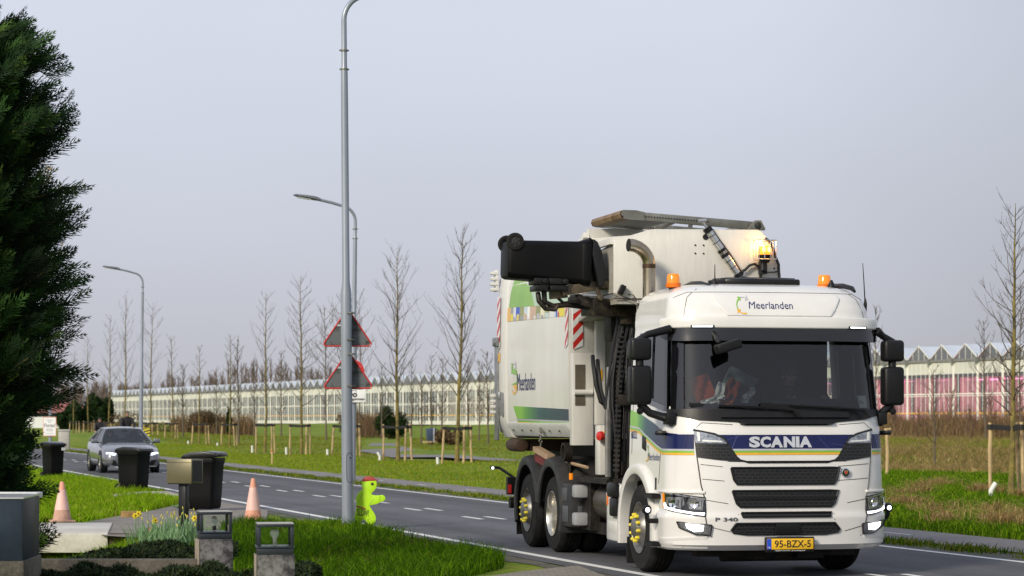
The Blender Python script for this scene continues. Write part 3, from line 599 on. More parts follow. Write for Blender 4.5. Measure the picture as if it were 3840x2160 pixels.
mb = MB(); mb.bx(0, LW, .045, .06, 1.28, 1.42); mb.build('yellow_strip', 'yellow', gh)
mb = MB(); mb.bx(0, LW, -.02, .0, .5, EH - 1.2)
mb.build('wall_glass', glass('greenhouse glass', (.85, .88, .86), .5, .03), gh, smooth=False)
# white roller blinds behind the glass of the unlit bays, odd ones left up
mb = MB()
for k in range(PK and 26, NB):
    for f0, f1 in ((.03, .30), (.36, .52), (.60, .80)):
        if r.random() < .88: mb.bx(k * BW + f0 * BW, k * BW + f1 * BW + r.uniform(-.1, .2), -.09, -.06, .3 if r.random() < .8 else 2.5, EH - 1.1)
mb.build('roller_blind', mat('cream blind', (.76, .74, .67), .8, var=.2, scale=.3), gh, smooth=False)
mb = MB(); mb.bx(26 * BW, LW, -3.2, -3.1, 0, EH); mb.build('inner_screen', mat('grey green crop rows', (.36, .37, .32), .9, var=.4, scale=.8, rgb2=(.50, .50, .43)), gh, smooth=False)
# grow lights: lit tubes, behind them a screen glowing in place of their light
pinkw = bpy.data.materials.new('self glowing pink screen'); pinkw.use_nodes = True; n_, b_ = nodes_of(pinkw)
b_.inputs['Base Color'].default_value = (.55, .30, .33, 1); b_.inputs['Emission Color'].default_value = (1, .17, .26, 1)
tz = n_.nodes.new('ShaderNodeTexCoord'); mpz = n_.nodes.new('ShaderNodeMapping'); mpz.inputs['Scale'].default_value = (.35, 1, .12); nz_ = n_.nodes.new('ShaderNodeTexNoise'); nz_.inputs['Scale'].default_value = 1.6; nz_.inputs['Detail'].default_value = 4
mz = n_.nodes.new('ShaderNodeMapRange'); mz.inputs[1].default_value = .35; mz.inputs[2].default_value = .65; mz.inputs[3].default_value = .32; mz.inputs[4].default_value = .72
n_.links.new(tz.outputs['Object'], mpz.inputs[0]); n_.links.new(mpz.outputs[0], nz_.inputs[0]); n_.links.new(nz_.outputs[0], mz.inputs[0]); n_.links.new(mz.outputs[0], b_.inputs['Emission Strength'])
mb = MB(); mb.bx(-4, 26 * BW, -1.5, -1.4, 0, EH - 1.0); mb.build('glow_screen', pinkw, gh, smooth=False)
mb = MB()
for k in range(26):
    for f in (.1, .55):
        if r.random() < .6: mb.bx(k * BW + f * BW, k * BW + f * BW + r.uniform(.7, 1.6), -.9, -.8, 4.28 + r.uniform(-.05, .05), 4.34)
mb.build('grow_light', mat('pink tube', (1, .5, .8), .3, emit=(1.0, .22, .55), estr=4.0), gh, smooth=False)
mb = MB()
for k in range(27): mb.bx(k * BW + 1.1, k * BW + 1.6, -1.3, -1.2, 0, EH - .9)
mb.bx(0, 26 * BW, -.7, -.6, 4.55, EH - 1.0); mb.build('inner_column', mat('inner grey column', (.15, .12, .12), .7), gh, smooth=False)

# ------------------------------------------------------------ trees
bark = mat('olive bark', (.23, .18, .045), .9, var=.35, scale=5, rgb2=(.10, .08, .03), thr=(.4, .6), bump=.4, bscale=18)
twigM = mat('grey brown twigs', (.085, .062, .044), .9, var=.25, scale=2)
twigF = mat('far twigs', (.15, .115, .10), .95, var=.2, scale=.3)
def bare_tree(name, label, loc, h, seed, spread=.22, r0=.065, group=None, start=.30, nb=30, tm=None, bk=None, lean=(0, 0), sub=6, minr=.008, up=.75):
    """Young leafless tree: tapered leader, ascending branches, twigs."""
    r = random.Random(seed); t = thing(name, label, 'tree', loc, r.uniform(0, 6.28), group)
    mb = MB(); P = []; k = 12; wx = wy = 0
    for i in range(k + 1):
        f = i / k; wx += r.uniform(-.012, .012) * h * .3; wy += r.uniform(-.012, .012) * h * .3
        P.append(Vector((wx + lean[0] * f * h, wy + lean[1] * f * h, f * h - .05)))
    r0 *= .84; up *= r.uniform(.9, 1.9); R = [max(minr, r0 * (1 - f / k) ** .85 + .006) for f in range(k + 1)]; R[0] *= 1.25
    mb.tube(P, R, 8); mb.build('trunk', bk or bark, t)
    mb = MB()
    def at_(f): 
        q = f * k; i = min(k - 1, int(q)); return P[i].lerp(P[i+1], q - i)
    for j in range(nb):
        f = start + (1 - start) * (j + r.random()) / nb * .96; a = j * 2.4 + r.uniform(-.5, .5); L_ = h * spread * (1.15 - f) * r.uniform(.7, 1.25) + .25
        if f < .45: L_ *= .75
        o = at_(f); d = Vector((math.cos(a), math.sin(a), up * r.uniform(.6, 1.3))).normalized(); Q = [o]; n = 4
        for i in range(n):
            d = (d + Vector((r.uniform(-.22, .22), r.uniform(-.22, .22), r.uniform(-.02, .30)))).normalized(); Q.append(Q[-1] + d * L_ / n)
        rb = max(minr, r0 * .26 * (1.1 - f)); mb.tube(Q, [rb * (1 - i / n) + minr * .8 for i in range(n + 1)], 4, cap=False)
        for s_ in range(r.randint(sub // 2, sub)):
            i = r.randint(0, n - 1); o2 = Q[i].lerp(Q[i+1], r.random()); d2 = ((Q[i+1] - Q[i]).normalized() + Vector((r.uniform(-.9, .9), r.uniform(-.9, .9), r.uniform(-.2, .7)))).normalized(); l2 = L_ * r.uniform(.2, .5)
            m_ = o2 + d2 * l2 * .5; e_ = m_ + (d2 + Vector((0, 0, .35))).normalized() * l2 * .5
            mb.tube([o2, m_, e_], [minr, minr * .9, minr * .6], 3, cap=False)
            if r.random() < .5:
                e2 = m_ + Vector((r.uniform(-1, 1), r.uniform(-1, 1), r.uniform(.1, .9))).normalized() * l2 * .4; mb.tube([m_, e2], [minr * .8, minr * .5], 3, cap=False)
    mb.build('crown', tm or twigM, t)
    return t
stakeM = mat('peeled stake wood', (.50, .36, .19), .8, var=.25, scale=4, rgb2=(.13, .08, .045), thr=(.50, .62), bump=.2, stretch=(1, 1, .35))
strapM = mat('black rubber strap', (.012, .011, .011), .7, var=.2)
pipeM = mat('white drain pipe', (.72, .72, .69), .45, var=.06)
def stakes(label, loc, hs, r, ang, seed, strap_z=1.36):
    rr = random.Random(seed); t = thing('tree_stakes', label, 'tree stakes', loc, 0, 'stake sets round the young trees'); tops = []
    for x, y in hs:
        lx, ly = rr.uniform(-.07, .07) - x * .08, rr.uniform(-.05, .05); mb = MB(); hh = strap_z + rr.uniform(.03, .12); k = 6
        mb.tube([(x + lx * i / k + rr.uniform(-.012, .012), y + ly * i / k, -.1 + (hh + .1) * i / k) for i in range(k + 1)], [.043 + rr.uniform(-.006, .006) for _ in range(k + 1)], 9); mb.build('stake', stakeM, t); tops.append((x + lx, y + ly))
    mb = MB()
    for i, (x, y) in enumerate(tops):
        p, q = (x, y, strap_z), (0, 0, strap_z - .03); mb.bar(p, q, .035, .11); mb.lathe([(.058, -.055), (.070, -.055), (.070, .055), (.058, .055)], (x, y, strap_z), n=10, closed=True)
    mb.lathe([(.075, -.04), (.085, -.04), (.085, .04), (.075, .04)], (0, 0, strap_z - .03), n=10, closed=True); mb.build('strap', strapM, t)
    return t
STK = [  # x, base y, top y, stake offsets in px from the trunk
 (1148, 1173, 574, (-38, 18, 38), 'tallest staked bare tree, nearest to the container of the lorry'),
 (1000, 1157, 629, (-37, 20, 35), 'staked bare tree right of the lamp posts, pale path curving behind it'),
 (868, 1148, 742, (-37, 30, 36), 'staked bare tree standing right behind the two lamp posts'),
 (758, 1142, 694, (-31, 14, 21), 'staked bare tree just left of the lamp post with the triangles'),
 (667, 1136, 733, (-26, 18, 22), 'staked bare tree above the right edge of the third wheelie bin'),
 (576, 1128, 841, (-23, 17, 18), 'staked bare tree with a dark bird nest clump low in it'),
 (501, 1122, 868, (-22, 20, 24), 'short thin staked tree over the metal mailbox'),
 (433, 1117, 841, (-21, 10, 14), 'short staked tree right of the oncoming car'),
 (375, 1112, 760, (-16, 12, 22), 'staked bare tree beside the third street lamp'),
 (313, 1107, 741, (-14, 14, 20), 'tall slim staked tree behind the bareheaded cyclist'),
 (272, 1103, 791, (-14, 10, 16), 'staked bare tree behind the cyclist in front'),
 (221, 1099, 845, (-14, 12, 15), 'staked bare tree between the cypress and the oncoming car'),
 (184, 1098, 887, (-12, 10, 14), 'staked bare tree closest to the poster board'),
 (2545, 1252, 505, (-40, 18, 26), 'staked mossy tree at the right edge beyond the lorry')]
for i, (x, yb, yt, so, lab) in enumerate(STK):
    p = G(x, yb); h = EYE - (yt - 1053) * p.y / 6000; lean = (.03 if i == 0 else .012 * ((i * 7) % 5 - 2), 0)
    t = bare_tree('young_tree', lab, (p.x, p.y, 0), h, 40 + i, spread=(.24, .30, .36, .22, .20, .15, .13, .16, .26, .26, .22, .2, .2, .21)[i], r0=(.095, .09, .08, .085, .08, .075, .065, .065, .075, .085, .075, .07, .065, .080)[i], group='young staked trees along the bicycle path', nb=46 if i < 4 or i > 12 else 30, lean=lean, minr=.0052 if i < 13 else .004, start=.27)
    t.rotation_euler = (0, 0, 0 if i == 0 else t.rotation_euler.z)
    sc_ = p.y / 6000; offs = [(o * sc_, (.55, -.45, .35)[k]) for k, o in enumerate(so)]
    short = lab.split(',')[0].replace('staked ', '').replace(' standing', ''); lab2 = 'wooden stakes and black strap round the ' + ' '.join(short.split()[:9])
    stakes(lab2, (p.x, p.y, 0), offs, .045, 0, i, 1.36 if i < 13 else 1.52)
    mb = MB(); x0 = offs[0][0] - .05; hb = .32
    mb.tube([(0, 0, -.05), (.0, 0, hb * .5), (-.01 if i != 1 and i != 13 else -.10 if i == 1 else .10, 0, hb)], .055, 12); o = mb.build('drain_pipe', pipeM); o.location = (p.x + x0 - .07, p.y - .1, 0)
    tag(o, 'white pipe stub by the ' + ' '.join(short.split()[:10]), 'watering pipe', 'watering pipes at the young trees')
p = G(2231, 1200); s0 = MB(); s0.tube([(0, 0, 0), (.02, 0, .7), (-.01, 0, 1.4)], .05, 8); s0.tube([(-.08, 0, 1.38), (.12, 0, 1.40)], .03, 5); o = s0.build('stake', stakeM); o.location = (p.x, p.y, 0); tag(o, 'single pale wooden stake just right of the lorry cab', 'stake')
p = G(684, 1168); s0 = MB(); s0.bx(-.025, .025, -.02, .02, -.1, .46); mk = s0.build('marker_peg', stakeM); mk.location = p; tag(mk, 'short bare wooden peg with red tip in the grass by the path', 'peg'); s0 = MB(); s0.bx(-.027, .027, -.022, .022, .46, .53); s0.build('peg_tip', 'red', mk)
# slim saplings and further trees behind, each a thing
BK = [(2352, 1172, 925, 6.0, 'thin crooked sapling among the dry grass right of the lorry'), (2206, 1120, 770, 0, 'bare tree rising behind the left mirror of the lorry'), (2480, 1125, 805, 0, 'twiggy bare tree behind the right edge stakes'), (2570, 1140, 700, 0, 'bare tree cut by the right picture edge'),
      (707, 1098, 880, 0, 'small bare tree before the glasshouse, left of the staked tree'), (598, 1092, 850, 0, 'leaning bare tree behind the short staked trees'), (905, 1092, 735, 0, 'bare tree spreading behind the second street lamp'), (820, 1090, 770, 0, 'bare tree spreading left of the triangular signs'),
      (1035, 1085, 905, 0, 'small bare tree by the dark evergreen bush'), (1085, 1082, 890, 0, 'small bare tree between two staked trees'), (1112, 1086, 900, 0, 'thin bare tree left of the tallest staked tree'), (1178, 1084, 890, 0, 'thin bare tree right of the tallest staked tree'), (1205, 1088, 905, 0, 'thin bare tree before the glasshouse wall'), (1228, 1092, 880, 0, 'thin bare tree beside the container edge'),
      (960, 1084, 915, 0, 'small bare tree left of the dark evergreen bush'), (460, 1080, 915, 0, 'small bare tree before the left half of the glasshouse'), (545, 1082, 925, 0, 'low bare tree before the glasshouse blinds'), (640, 1082, 920, 0, 'low bare tree right of the scrub patch'), (1060, 1098, 945, 0, 'low sapling left of the litter bin')]
for i, (x, yb, yt, hh, lab) in enumerate(BK):
    Y = 10200 / (yb - 1053) if yb > 1100 else 150 + (i * 37) % 60; X = (x - 1288) / 6000 * Y; z0 = float(ground_h(X, Y)); h = EYE - (yt - 1053) * Y / 6000 - z0
    bare_tree('bare_tree', lab, (X, Y, z0), h, 90 + i, spread=.30 if i in (2, 3, 6, 7) else .22, r0=.05 if Y < 120 else .075, nb=26, minr=.006 if Y < 100 else .011, start=.22, lean=(-.05, 0) if i == 5 else (0, 0), sub=5, bk=mat('grey bark', (.12, .095, .065), .9, var=.3, scale=3))
for i, (x, Y, h_) in enumerate(((2250, 150, 2.6), (2312, 140, 2.0), (2395, 152, 2.9), (2440, 138, 1.9), (2492, 146, 2.5), (2560, 142, 2.7))):
    X = (x - 1288) / 6000 * Y; bare_tree('bare_shrub', 'leafless brown shrub in the dead scrub before the pink lit glasshouse', (X, Y, float(ground_h(X, Y))), h_, 300 + i, spread=.5, r0=.03, nb=22, minr=.010, start=.06, group='bare shrubs in the scrub', tm=mat('reddish twigs', (.13, .075, .05), .9), up=1.0)
# far poplars: one brown mass on the horizon
r = random.Random(8); mb = MB()
for i in range(150):
    f = r.random(); x = 120 + 720 * f + r.uniform(-30, 30); Y = r.uniform(620, 760); X = (x - 1288) / 6000 * Y; top = 912 if 560 < x < 760 else 925 if 760 <= x < 830 else 945; h = EYE + (1053 - top - r.uniform(-12, 22)) * Y / 6000
    if x < 420: h *= .80
    o = Vector((X, Y, 0)); mb.tube([o, o + Vector((r.uniform(-.5, .5), 0, h))], [.28, .06], 4, cap=False)
    for j in range(34):
        z = h * r.uniform(.15, .95); a = r.uniform(0, 6.28); l = r.uniform(1.5, 4.5) * (1.1 - z / h) + .8; b = o + Vector((0, 0, z)); mb.tube([b, b + Vector((math.cos(a) * l * .45, math.sin(a) * l * .45, l * 1.3))], [.10, .035], 3, cap=False)
tag(mb.build('far_woods', twigF, smooth=False), 'brown leafless poplar wood on the horizon behind the glasshouse', kind='stuff')
# leafy bushes and evergreens
def leaf_mass(name, label, cat, loc, size, n, cols, lw, seed, mtl=None, group=None, lobes=9):
    """Bush of many small leaf faces gathered in uneven lobes round a few stems."""
    r = np.random.default_rng(seed); t = thing(name, label, cat, loc, 0, group)
    c = r.uniform(-1, 1, (lobes, 3)) * np.array([.62, .62, .42]) + np.array([0, 0, .52]); rad_ = r.uniform(.22, .48, lobes)
    i = r.integers(0, lobes, n); d = r.normal(0, 1, (n, 3)); d /= np.linalg.norm(d, axis=1)[:, None]
    P = (c[i] + d * (rad_[i] * r.uniform(.55, 1.05, n))[:, None]) * np.array(size); P[:, 2] = np.maximum(P[:, 2], .02)
    a = r.normal(0, 1, (n, 3)); a /= np.linalg.norm(a, axis=1)[:, None]; b = np.cross(a, d); b /= np.linalg.norm(b, axis=1)[:, None] + 1e-9
    l = lw * r.uniform(.6, 1.4, (n, 1)); V = np.stack([P - a * l, P + b * l * .4, P + a * l, P - b * l * .4], 1).reshape(-1, 3); o = np.arange(n) * 4
    col = np.array(cols)[r.integers(0, len(cols), n)] * r.uniform(.7, 1.3, (n, 1))
    npmesh('foliage', V, np.stack([o, o + 1, o + 2, o + 3], -1), mtl or gm, np.repeat(col, 4, 0), t)
    mb = MB()
    for k in range(5): mb.tube([(0, 0, 0), tuple(c[k] * np.array(size))], [.03 * size[0] + .01, .01], 5)
    mb.build('stem', bark, t); return t
DK = [(.020, .042, .012), (.030, .055, .016), (.014, .030, .010)]
def at_px(x, Y): X = (x - 1288) / 6000 * Y; return (X, Y, float(ground_h(X, Y)))
leaf_mass('evergreen_bush', 'dark green rounded bush before the glasshouse', 'bush', at_px(985, 190), (1.5, 1.2, 2.2), 4500, DK, .11, 1)
leaf_mass('evergreen_bush', 'dark green clump of shrub behind the short staked trees', 'bush', at_px(577, 200), (.35, .4, 2.1), 900, DK, .10, 2)
for i, (x, Y, s, lab) in enumerate(((205, 330, (2.6, 2.6, 4.6), 'dark evergreen tree left of the glasshouse end'), (250, 340, (2.4, 2.6, 4.0), 'dark evergreen tree at the corner of the glasshouse'), (172, 360, (2.0, 2.4, 2.8), 'low dark evergreen behind the red roofed shed'))):
    leaf_mass('evergreen_tree', lab, 'tree', at_px(x, Y), s, 4200, DK, .35, 20 + i)
BR = [(.13, .08, .045), (.19, .125, .07), (.10, .07, .04), (.15, .12, .06)]
for i, (x, Y, s, lab) in enumerate(((512, 235, (3.4, 3, 2.0), 'brown thicket before the left part of the glasshouse'), (905, 230, (2.4, 2.6, 1.9), 'brown thicket right of the second street lamp'), (1130, 150, (.9, .8, .9), 'small round brown bush in the meadow'), (330, 260, (7, 3, 2.2), 'long brown thicket behind the cyclists'))):
    leaf_mass('brown_thicket', lab, 'bush', at_px(x, Y), s, 3000, BR, .14, 30 + i)
# red roofed shed far left
hb = thing('shed', 'low white farm shed with dull red roof far to the left', 'shed', at_px(136, 420), rad(8))
mb = MB(); mb.bx(-7, 7, -5, 5, 0, 2.6); mb.build('wall', 'paper', hb); mb = MB(); mb.loft([[(-7.3, y, 2.5), (-7.3, y, 2.7), (-1, y, 5.6), (7.3, y, 3.2), (7.3, y, 2.9)] for y in (-5.4, 5.4)]); mb.build('roof', mat('dull red roof', (.33, .13, .14), .7, var=.15, scale=.5), hb, smooth=False)
mb = MB(); mb.bx(-7.05, 7.05, -5.05, -5, 2.0, 2.6); mb.build('window_band', 'black', hb)
# hazard board, litter bin, utility box in the meadow
t = thing('hazard_board', 'yellow and black striped hazard board behind the grey car', 'hazard board', G(367, 1116), .1)
mb = MB(); mb.bx(-.25, .25, -.02, .02, .5, 1.08); mb.build('board', 'hubyellow', t); mb = MB()
for k in range(3): mb.prism([(-.25, -.023, .52 + k * .2), (.25, -.023, .66 + k * .2), (.25, -.023, .76 + k * .2 if k < 2 else 1.08), (-.25, -.023, .62 + k * .2)], (0, .002, 0))
mb.build('board_stripe', 'ink', t); mb = MB(); mb.bx(-.03, .03, -.01, .03, 0, .5); mb.build('post', 'steel', t)
t = thing('litter_bin', 'dark blue litter bin on a pole with small bench plank behind a staked tree', 'litter bin', at_px(1084, 150), .25)
mb = MB(); mb.loft([[(-.24, -.2, z), (.24, -.2, z), (.24, .2, z), (-.24, .2, z)] for z in (.28,)] + [[(-.30, -.22, 1.05), (.30, -.22, 1.12), (.30, .22, 1.12), (-.30, .22, 1.05)]]); mb.build('body', mat('dark blue bin', (.04, .06, .11), .5, var=.15), t, bevel=.02)
mb = MB(); mb.bx(.10, .18, -.26, -.22, .2, 1.1); mb.build('front_strip', 'greyfoil', t); mb = MB(); mb.bx(-.5, .5, -.25, .25, .16, .27); mb.bx(-.15, .15, -.1, .1, -.1, .16); mb.build('plinth', stakeM, t)
t = thing('utility_box', 'small grey utility cabinet in the grass behind the poster board', 'utility cabinet', at_px(161, 125), .1)
mb = MB(); mb.bx(-.28, .28, -.2, .2, 0, 1.05); mb.build('cabinet', 'greypaint', t, bevel=.03); mb = MB(); mb.bx(-.32, .32, -.24, .24, 1.05, 1.14); mb.build('lid', 'greypaint', t, bevel=.02)

# ------------------------------------------------------------ cypress at the left edge: drooping feathery sprays on many limbs
def cypress(name, label, loc, h, rad_, seed, n):
    r = np.random.default_rng(seed); t = thing(name, label, 'tree', loc, 0)
    mb = MB(); mb.tube([(0, 0, -.1), (.05, 0, h * .5), (0, 0, h)], [.22, .15, .03], 10); mb.build('trunk', mat('red brown bark', (.09, .05, .03), .9, var=.3), t)
    # one feather: a curved axis with alternating side shoots, each a thin tapered leaf
    S = 8; sv = []; sf = []
    def leafq(p, d, l, wd, nrm):
        d = d / np.linalg.norm(d); s = np.cross(d, nrm); s /= np.linalg.norm(s) + 1e-9
        o = len(sv); sv.extend([p - s * wd * .6, p + d * l * .45 - s * wd, p + d * l, p + d * l * .45 + s * wd]); sf.append((o, o + 1, o + 2, o + 3))
    nrm = np.array([0, 0, 1.0])
    for i in range(S):
        f = i / (S - 1); p = np.array([f, 0, .16 * f * f]); ax_ = np.array([1, 0, .1 + .3 * f])
        leafq(p, ax_, .20, .022, nrm)
        for sg in (-1, 1):
            L_ = (.46 * (1 - f) ** .8 + .12) * r.uniform(.7, 1.15); an = r.uniform(.38, .62); d = np.array([math.cos(an), sg * math.sin(an), r.uniform(-.05, .22)]); d /= np.linalg.norm(d); nk = 3 if f < .5 else 2 if f < .8 else 1
            for k in range(nk):
                q = p + d * (k * L_ / nk) + r.normal(0, .008, 3); leafq(q, d + r.normal(0, .10, 3), L_ / nk * 1.5, .021 - .004 * k, nrm)
                if k: leafq(q, d + np.array([.2, sg * .35, .1]), .10, .016, nrm)
    SV = np.array(sv); SF = np.array(sf); m = len(SV); Vs = []; Cs = []; Fs = []; br = MB()
    cols = np.array([(.008, .024, .007), (.012, .034, .008), (.020, .052, .010), (.006, .015, .006)])
    j = 0; PZ_ = np.array([(6.05, .1), (5.92, .5), (5.8, .84), (5.4, .86), (5.07, 1.0), (4.68, 1.30), (4.5, .82), (4.2, .86), (3.98, 1.46), (3.65, 1.05), (3.25, 1.36), (3.0, 1.1), (2.74, 1.38), (2.42, 1.25), (2.2, 1.28), (2.0, 1.1), (1.58, .95), (1.05, .80), (.75, .66), (.55, .7), (.42, 1.15), (.3, 1.15)])[::-1]
    while j < n:
        z = .35 + (h - .35) * r.random(); R_ = float(np.interp(z, PZ_[:, 0], PZ_[:, 1])); a = r.uniform(-1.7, 1.0) if r.random() < .85 else r.uniform(0, 6.28)
        Ll = (R_ - .13) * r.uniform(.58, 1.0) + (r.random() < .22) * r.uniform(.12, .40); rise = r.uniform(.15, .65); z0 = z - rise * Ll * .75; ca, sa = math.cos(a), math.sin(a); tone = r.uniform(.55, 1.7)
        P_ = lambda f: np.array([ca * Ll * f, sa * Ll * f, z0 + rise * Ll * (f * .35 + .4 * f * f)])
        br.tube([tuple(P_(f)) for f in (.1, .4, .7, .95)], [.03, .022, .014, .006], 4, cap=False)
        for q in range(18):
            f = min(.97, .25 + .74 * q / 17 + r.uniform(-.04, .04)); o = P_(f) + r.normal(0, .03, 3); d = P_(min(1, f + .05)) - P_(f - .05); d /= np.linalg.norm(d)
            yaw = r.uniform(-.75, .75) * (1.15 - f); d = np.array([d[0] * math.cos(yaw) - d[1] * math.sin(yaw), d[0] * math.sin(yaw) + d[1] * math.cos(yaw), d[2] + r.uniform(-.25, .30)]); d /= np.linalg.norm(d)
            side = np.cross(np.array([0, 0, 1.0]), d); side /= np.linalg.norm(side); upv = np.cross(d, side); roll = r.uniform(.5, 1.7) * r.choice([-1, 1]); s2 = side * math.cos(roll) + upv * math.sin(roll); u2 = np.cross(d, s2)
            sc_ = r.uniform(.22, .40) * (1.15 - .25 * f); B = np.stack([d, s2, u2], 0) * sc_
            Vs.append(SV @ B + o); Fs.append(SF + j * m); c = cols[r.integers(0, 4)] * tone * r.uniform(.8, 1.2)
            if r.random() < .07: c = np.array([.055, .105, .015])
            Cs.append(np.repeat(c[None], m, 0)); j += 1
    npmesh('foliage', np.concatenate(Vs), np.concatenate(Fs), mat('cypress leaf', (.02, .05, .015), .7, var=.15, scale=2, attr='tint', spec=.2), np.concatenate(Cs), t); br.build('limb', bark, t)
    return t
cyp = cypress('cypress_tree', 'dense dark green cypress filling the left edge', (-5.95, 25.2, 0.0), 5.95, 1.10, 4, 9000)
# leafless shrub with fat buds showing through behind it
t = thing('budding_shrub', 'pale bare shrub with swelling buds behind the cypress', 'shrub', (-5.9, 29.5, 0)); r = random.Random(6); mb = MB(); bd = MB()
for k in range(20):
    z = r.uniform(3.5, 5.1); o = Vector((-.25, 0, z - .6)); a = r.uniform(-.8, .8); d = Vector((math.cos(a), math.sin(a) * .5, r.uniform(.2, 1.0))).normalized(); Q = [o]
    for i in range(5): d = (d + Vector((r.uniform(-.3, .3), r.uniform(-.3, .3), r.uniform(-.1, .3)))).normalized(); Q.append(Q[-1] + d * r.uniform(.10, .16))
    mb.tube(Q, [.012, .010, .009, .007, .006, .005], 4)
    for q in range(9):
        i = r.randint(1, 4); p = Q[i].lerp(Q[i+1], r.random()); e_ = p + Vector((r.uniform(-.5, 1), r.uniform(-.6, .6), r.uniform(-.3, .8))).normalized() * .12; mb.tube([p, e_], .004, 3); bd.lathe([(0, -.02), (.012, 0), (.008, .025), (0, .035)], e_, (e_ - p), 5)
mb.tube([(-.3, 0, 0), (-.25, 0, 2), (-.2, 0, 4.3)], [.06, .05, .02], 6); mb.build('branches', mat('pale bark', (.20, .17, .12), .9, var=.2), t); bd.build('foliage', mat('buff bud', (.30, .22, .13), .8), t)
# ------------------------------------------------------------ the refuse truck (x to its left side, y backwards, z up; origin under the front axle)
truck = thing('garbage_truck', 'white side loading refuse lorry with blue and lime stripes driving on the near lane', 'garbage truck', (2.61, 26.73, 0), rad(13.24))
PZ = [(.30, 1.19, -1.34), (.36, 1.245, -1.43), (.66, 1.255, -1.46), (.70, 1.235, -1.445), (1.0, 1.228, -1.44), (1.25, 1.222, -1.43), (1.55, 1.215, -1.40),
      (1.70, 1.21, -1.355), (1.78, 1.205, -1.32), (2.2, 1.185, -1.25), (2.6, 1.16, -1.18), (2.70, 1.15, -1.17), (2.74, 1.155, -1.17), (2.88, 1.145, -1.13),
      (3.0, 1.11, -1.05), (3.07, 1.05, -.97), (3.12, .97, -.87), (3.16, .84, -.70), (3.185, .55, -.42), (3.19, .25, -.3)]
PZa = np.array(PZ); CABR = 0.43
def pf(z): return float(np.interp(z, PZa[:, 0], PZa[:, 1])), float(np.interp(z, PZa[:, 0], PZa[:, 2]))
# reference outline of the cab in plan, by arc length from the middle of the front
_t = np.linspace(0, math.pi / 2, 400); W0 = 1.215; D0 = CABR + 1.43; LC = 0.52
_bn = np.sin(_t) ** (2 / 3.6); _an = LC * (1 - np.cos(_t) ** (2 / 2.2))
_b = np.concatenate([_bn, [1.0]]); _a = np.concatenate([_an, [D0]]) / D0
_s = np.concatenate([[0], np.cumsum(np.hypot(np.diff(_b) * W0, np.diff(_a) * D0))]); SMAX = float(_s[-1])
def shell(s, z, off=0.0):
    w, f = pf(z); sg = 1 if s >= 0 else -1; q = min(abs(s), SMAX)
    b = float(np.interp(q, _s, _b)) * w; a = f + (CABR - f) * float(np.interp(q, _s, _a))
    p = Vector((sg * b, a, z))
    if off:
        e = 0.01; q2 = min(q + e, SMAX); q1 = q2 - 2 * e if q2 - 2 * e > 0 else 0.0
        def P(qq, zz):
            ww, ff = pf(zz)
            return Vector((sg * float(np.interp(qq, _s, _b)) * ww, ff + (CABR - ff) * float(np.interp(qq, _s, _a)), zz))
        n = (P(q2, z) - P(q1, z)).cross(P(q, z + e) - P(q, z - e)) * sg
        if n.length > 1e-9: p += n.normalized() * off
    return p
def s_of_b(b): return math.copysign(float(np.interp(abs(b) / W0, _bn, _s[:-1])), b)
def s_of_a(a, sg=-1): return sg * float(np.interp((a + 1.43) / D0, _a, _s))
def lin(pts):
    xs = [p[0] for p in pts]; ys = [p[1] for p in pts]
    return lambda x: float(np.interp(x, xs, ys))
def patch(mb, s0, s1, zb, zt, off=0.004, th=0.006, ds=0.04, dz=0.07, surf=shell, knots=()):
    """A thin panel that follows a surface between two edges zb(s), zt(s)."""
    if not callable(zb): zb = (lambda v: lambda s: v)(zb)
    if not callable(zt): zt = (lambda v: lambda s: v)(zt)
    n = max(1, int(abs(s1 - s0) / ds)); S = sorted(set([s0 + (s1 - s0) * i / n for i in range(n + 1)] + [k for k in knots if min(s0, s1) < k < max(s0, s1)]))
    k = max(1, int(max(zt(s) - zb(s) for s in S) / dz)); m = k + 1; vs = []; fs = []
    for o in (off, off - th):
        for s in S:
            a, b = zb(s), max(zt(s), zb(s) + 1e-4)
            vs += [surf(s, a + (b - a) * j / k, o) for j in range(m)]
    q = len(S); B = q * m
    for i in range(q - 1):
        for j in range(k): fs.append((i*m + j, (i+1)*m + j, (i+1)*m + j + 1, i*m + j + 1))
        fs.append((i*m, B + i*m, B + (i+1)*m, (i+1)*m)); fs.append((i*m + k, (i+1)*m + k, B + (i+1)*m + k, B + i*m + k))
    for i in (0, q - 1):
        for j in range(k): fs.append((i*m + j, i*m + j + 1, B + i*m + j + 1, B + i*m + j))
    mb.raw(vs, fs)
    return mb
def poly_patch(mb, pts, off=0.004, th=0.006, surf=shell, **k):
    """Panel from a polygon that has one span per column: pts in (s, z)."""
    xs = sorted(set(p[0] for p in pts)); eps = 1e-6
    def span(x):
        hits = []
        for (x0, z0), (x1, z1) in zip(pts, pts[1:] + pts[:1]):
            if x0 == x1:
                if abs(x - x0) < 2e-6: hits += [z0, z1]
            elif min(x0, x1) - eps <= x <= max(x0, x1) + eps: hits.append(z0 + (z1 - z0) * (x - x0) / (x1 - x0))
        return min(hits), max(hits)
    return patch(mb, xs[0], xs[-1], lambda s: span(s)[0], lambda s: span(s)[1], off, th, surf=surf, knots=xs, **k)

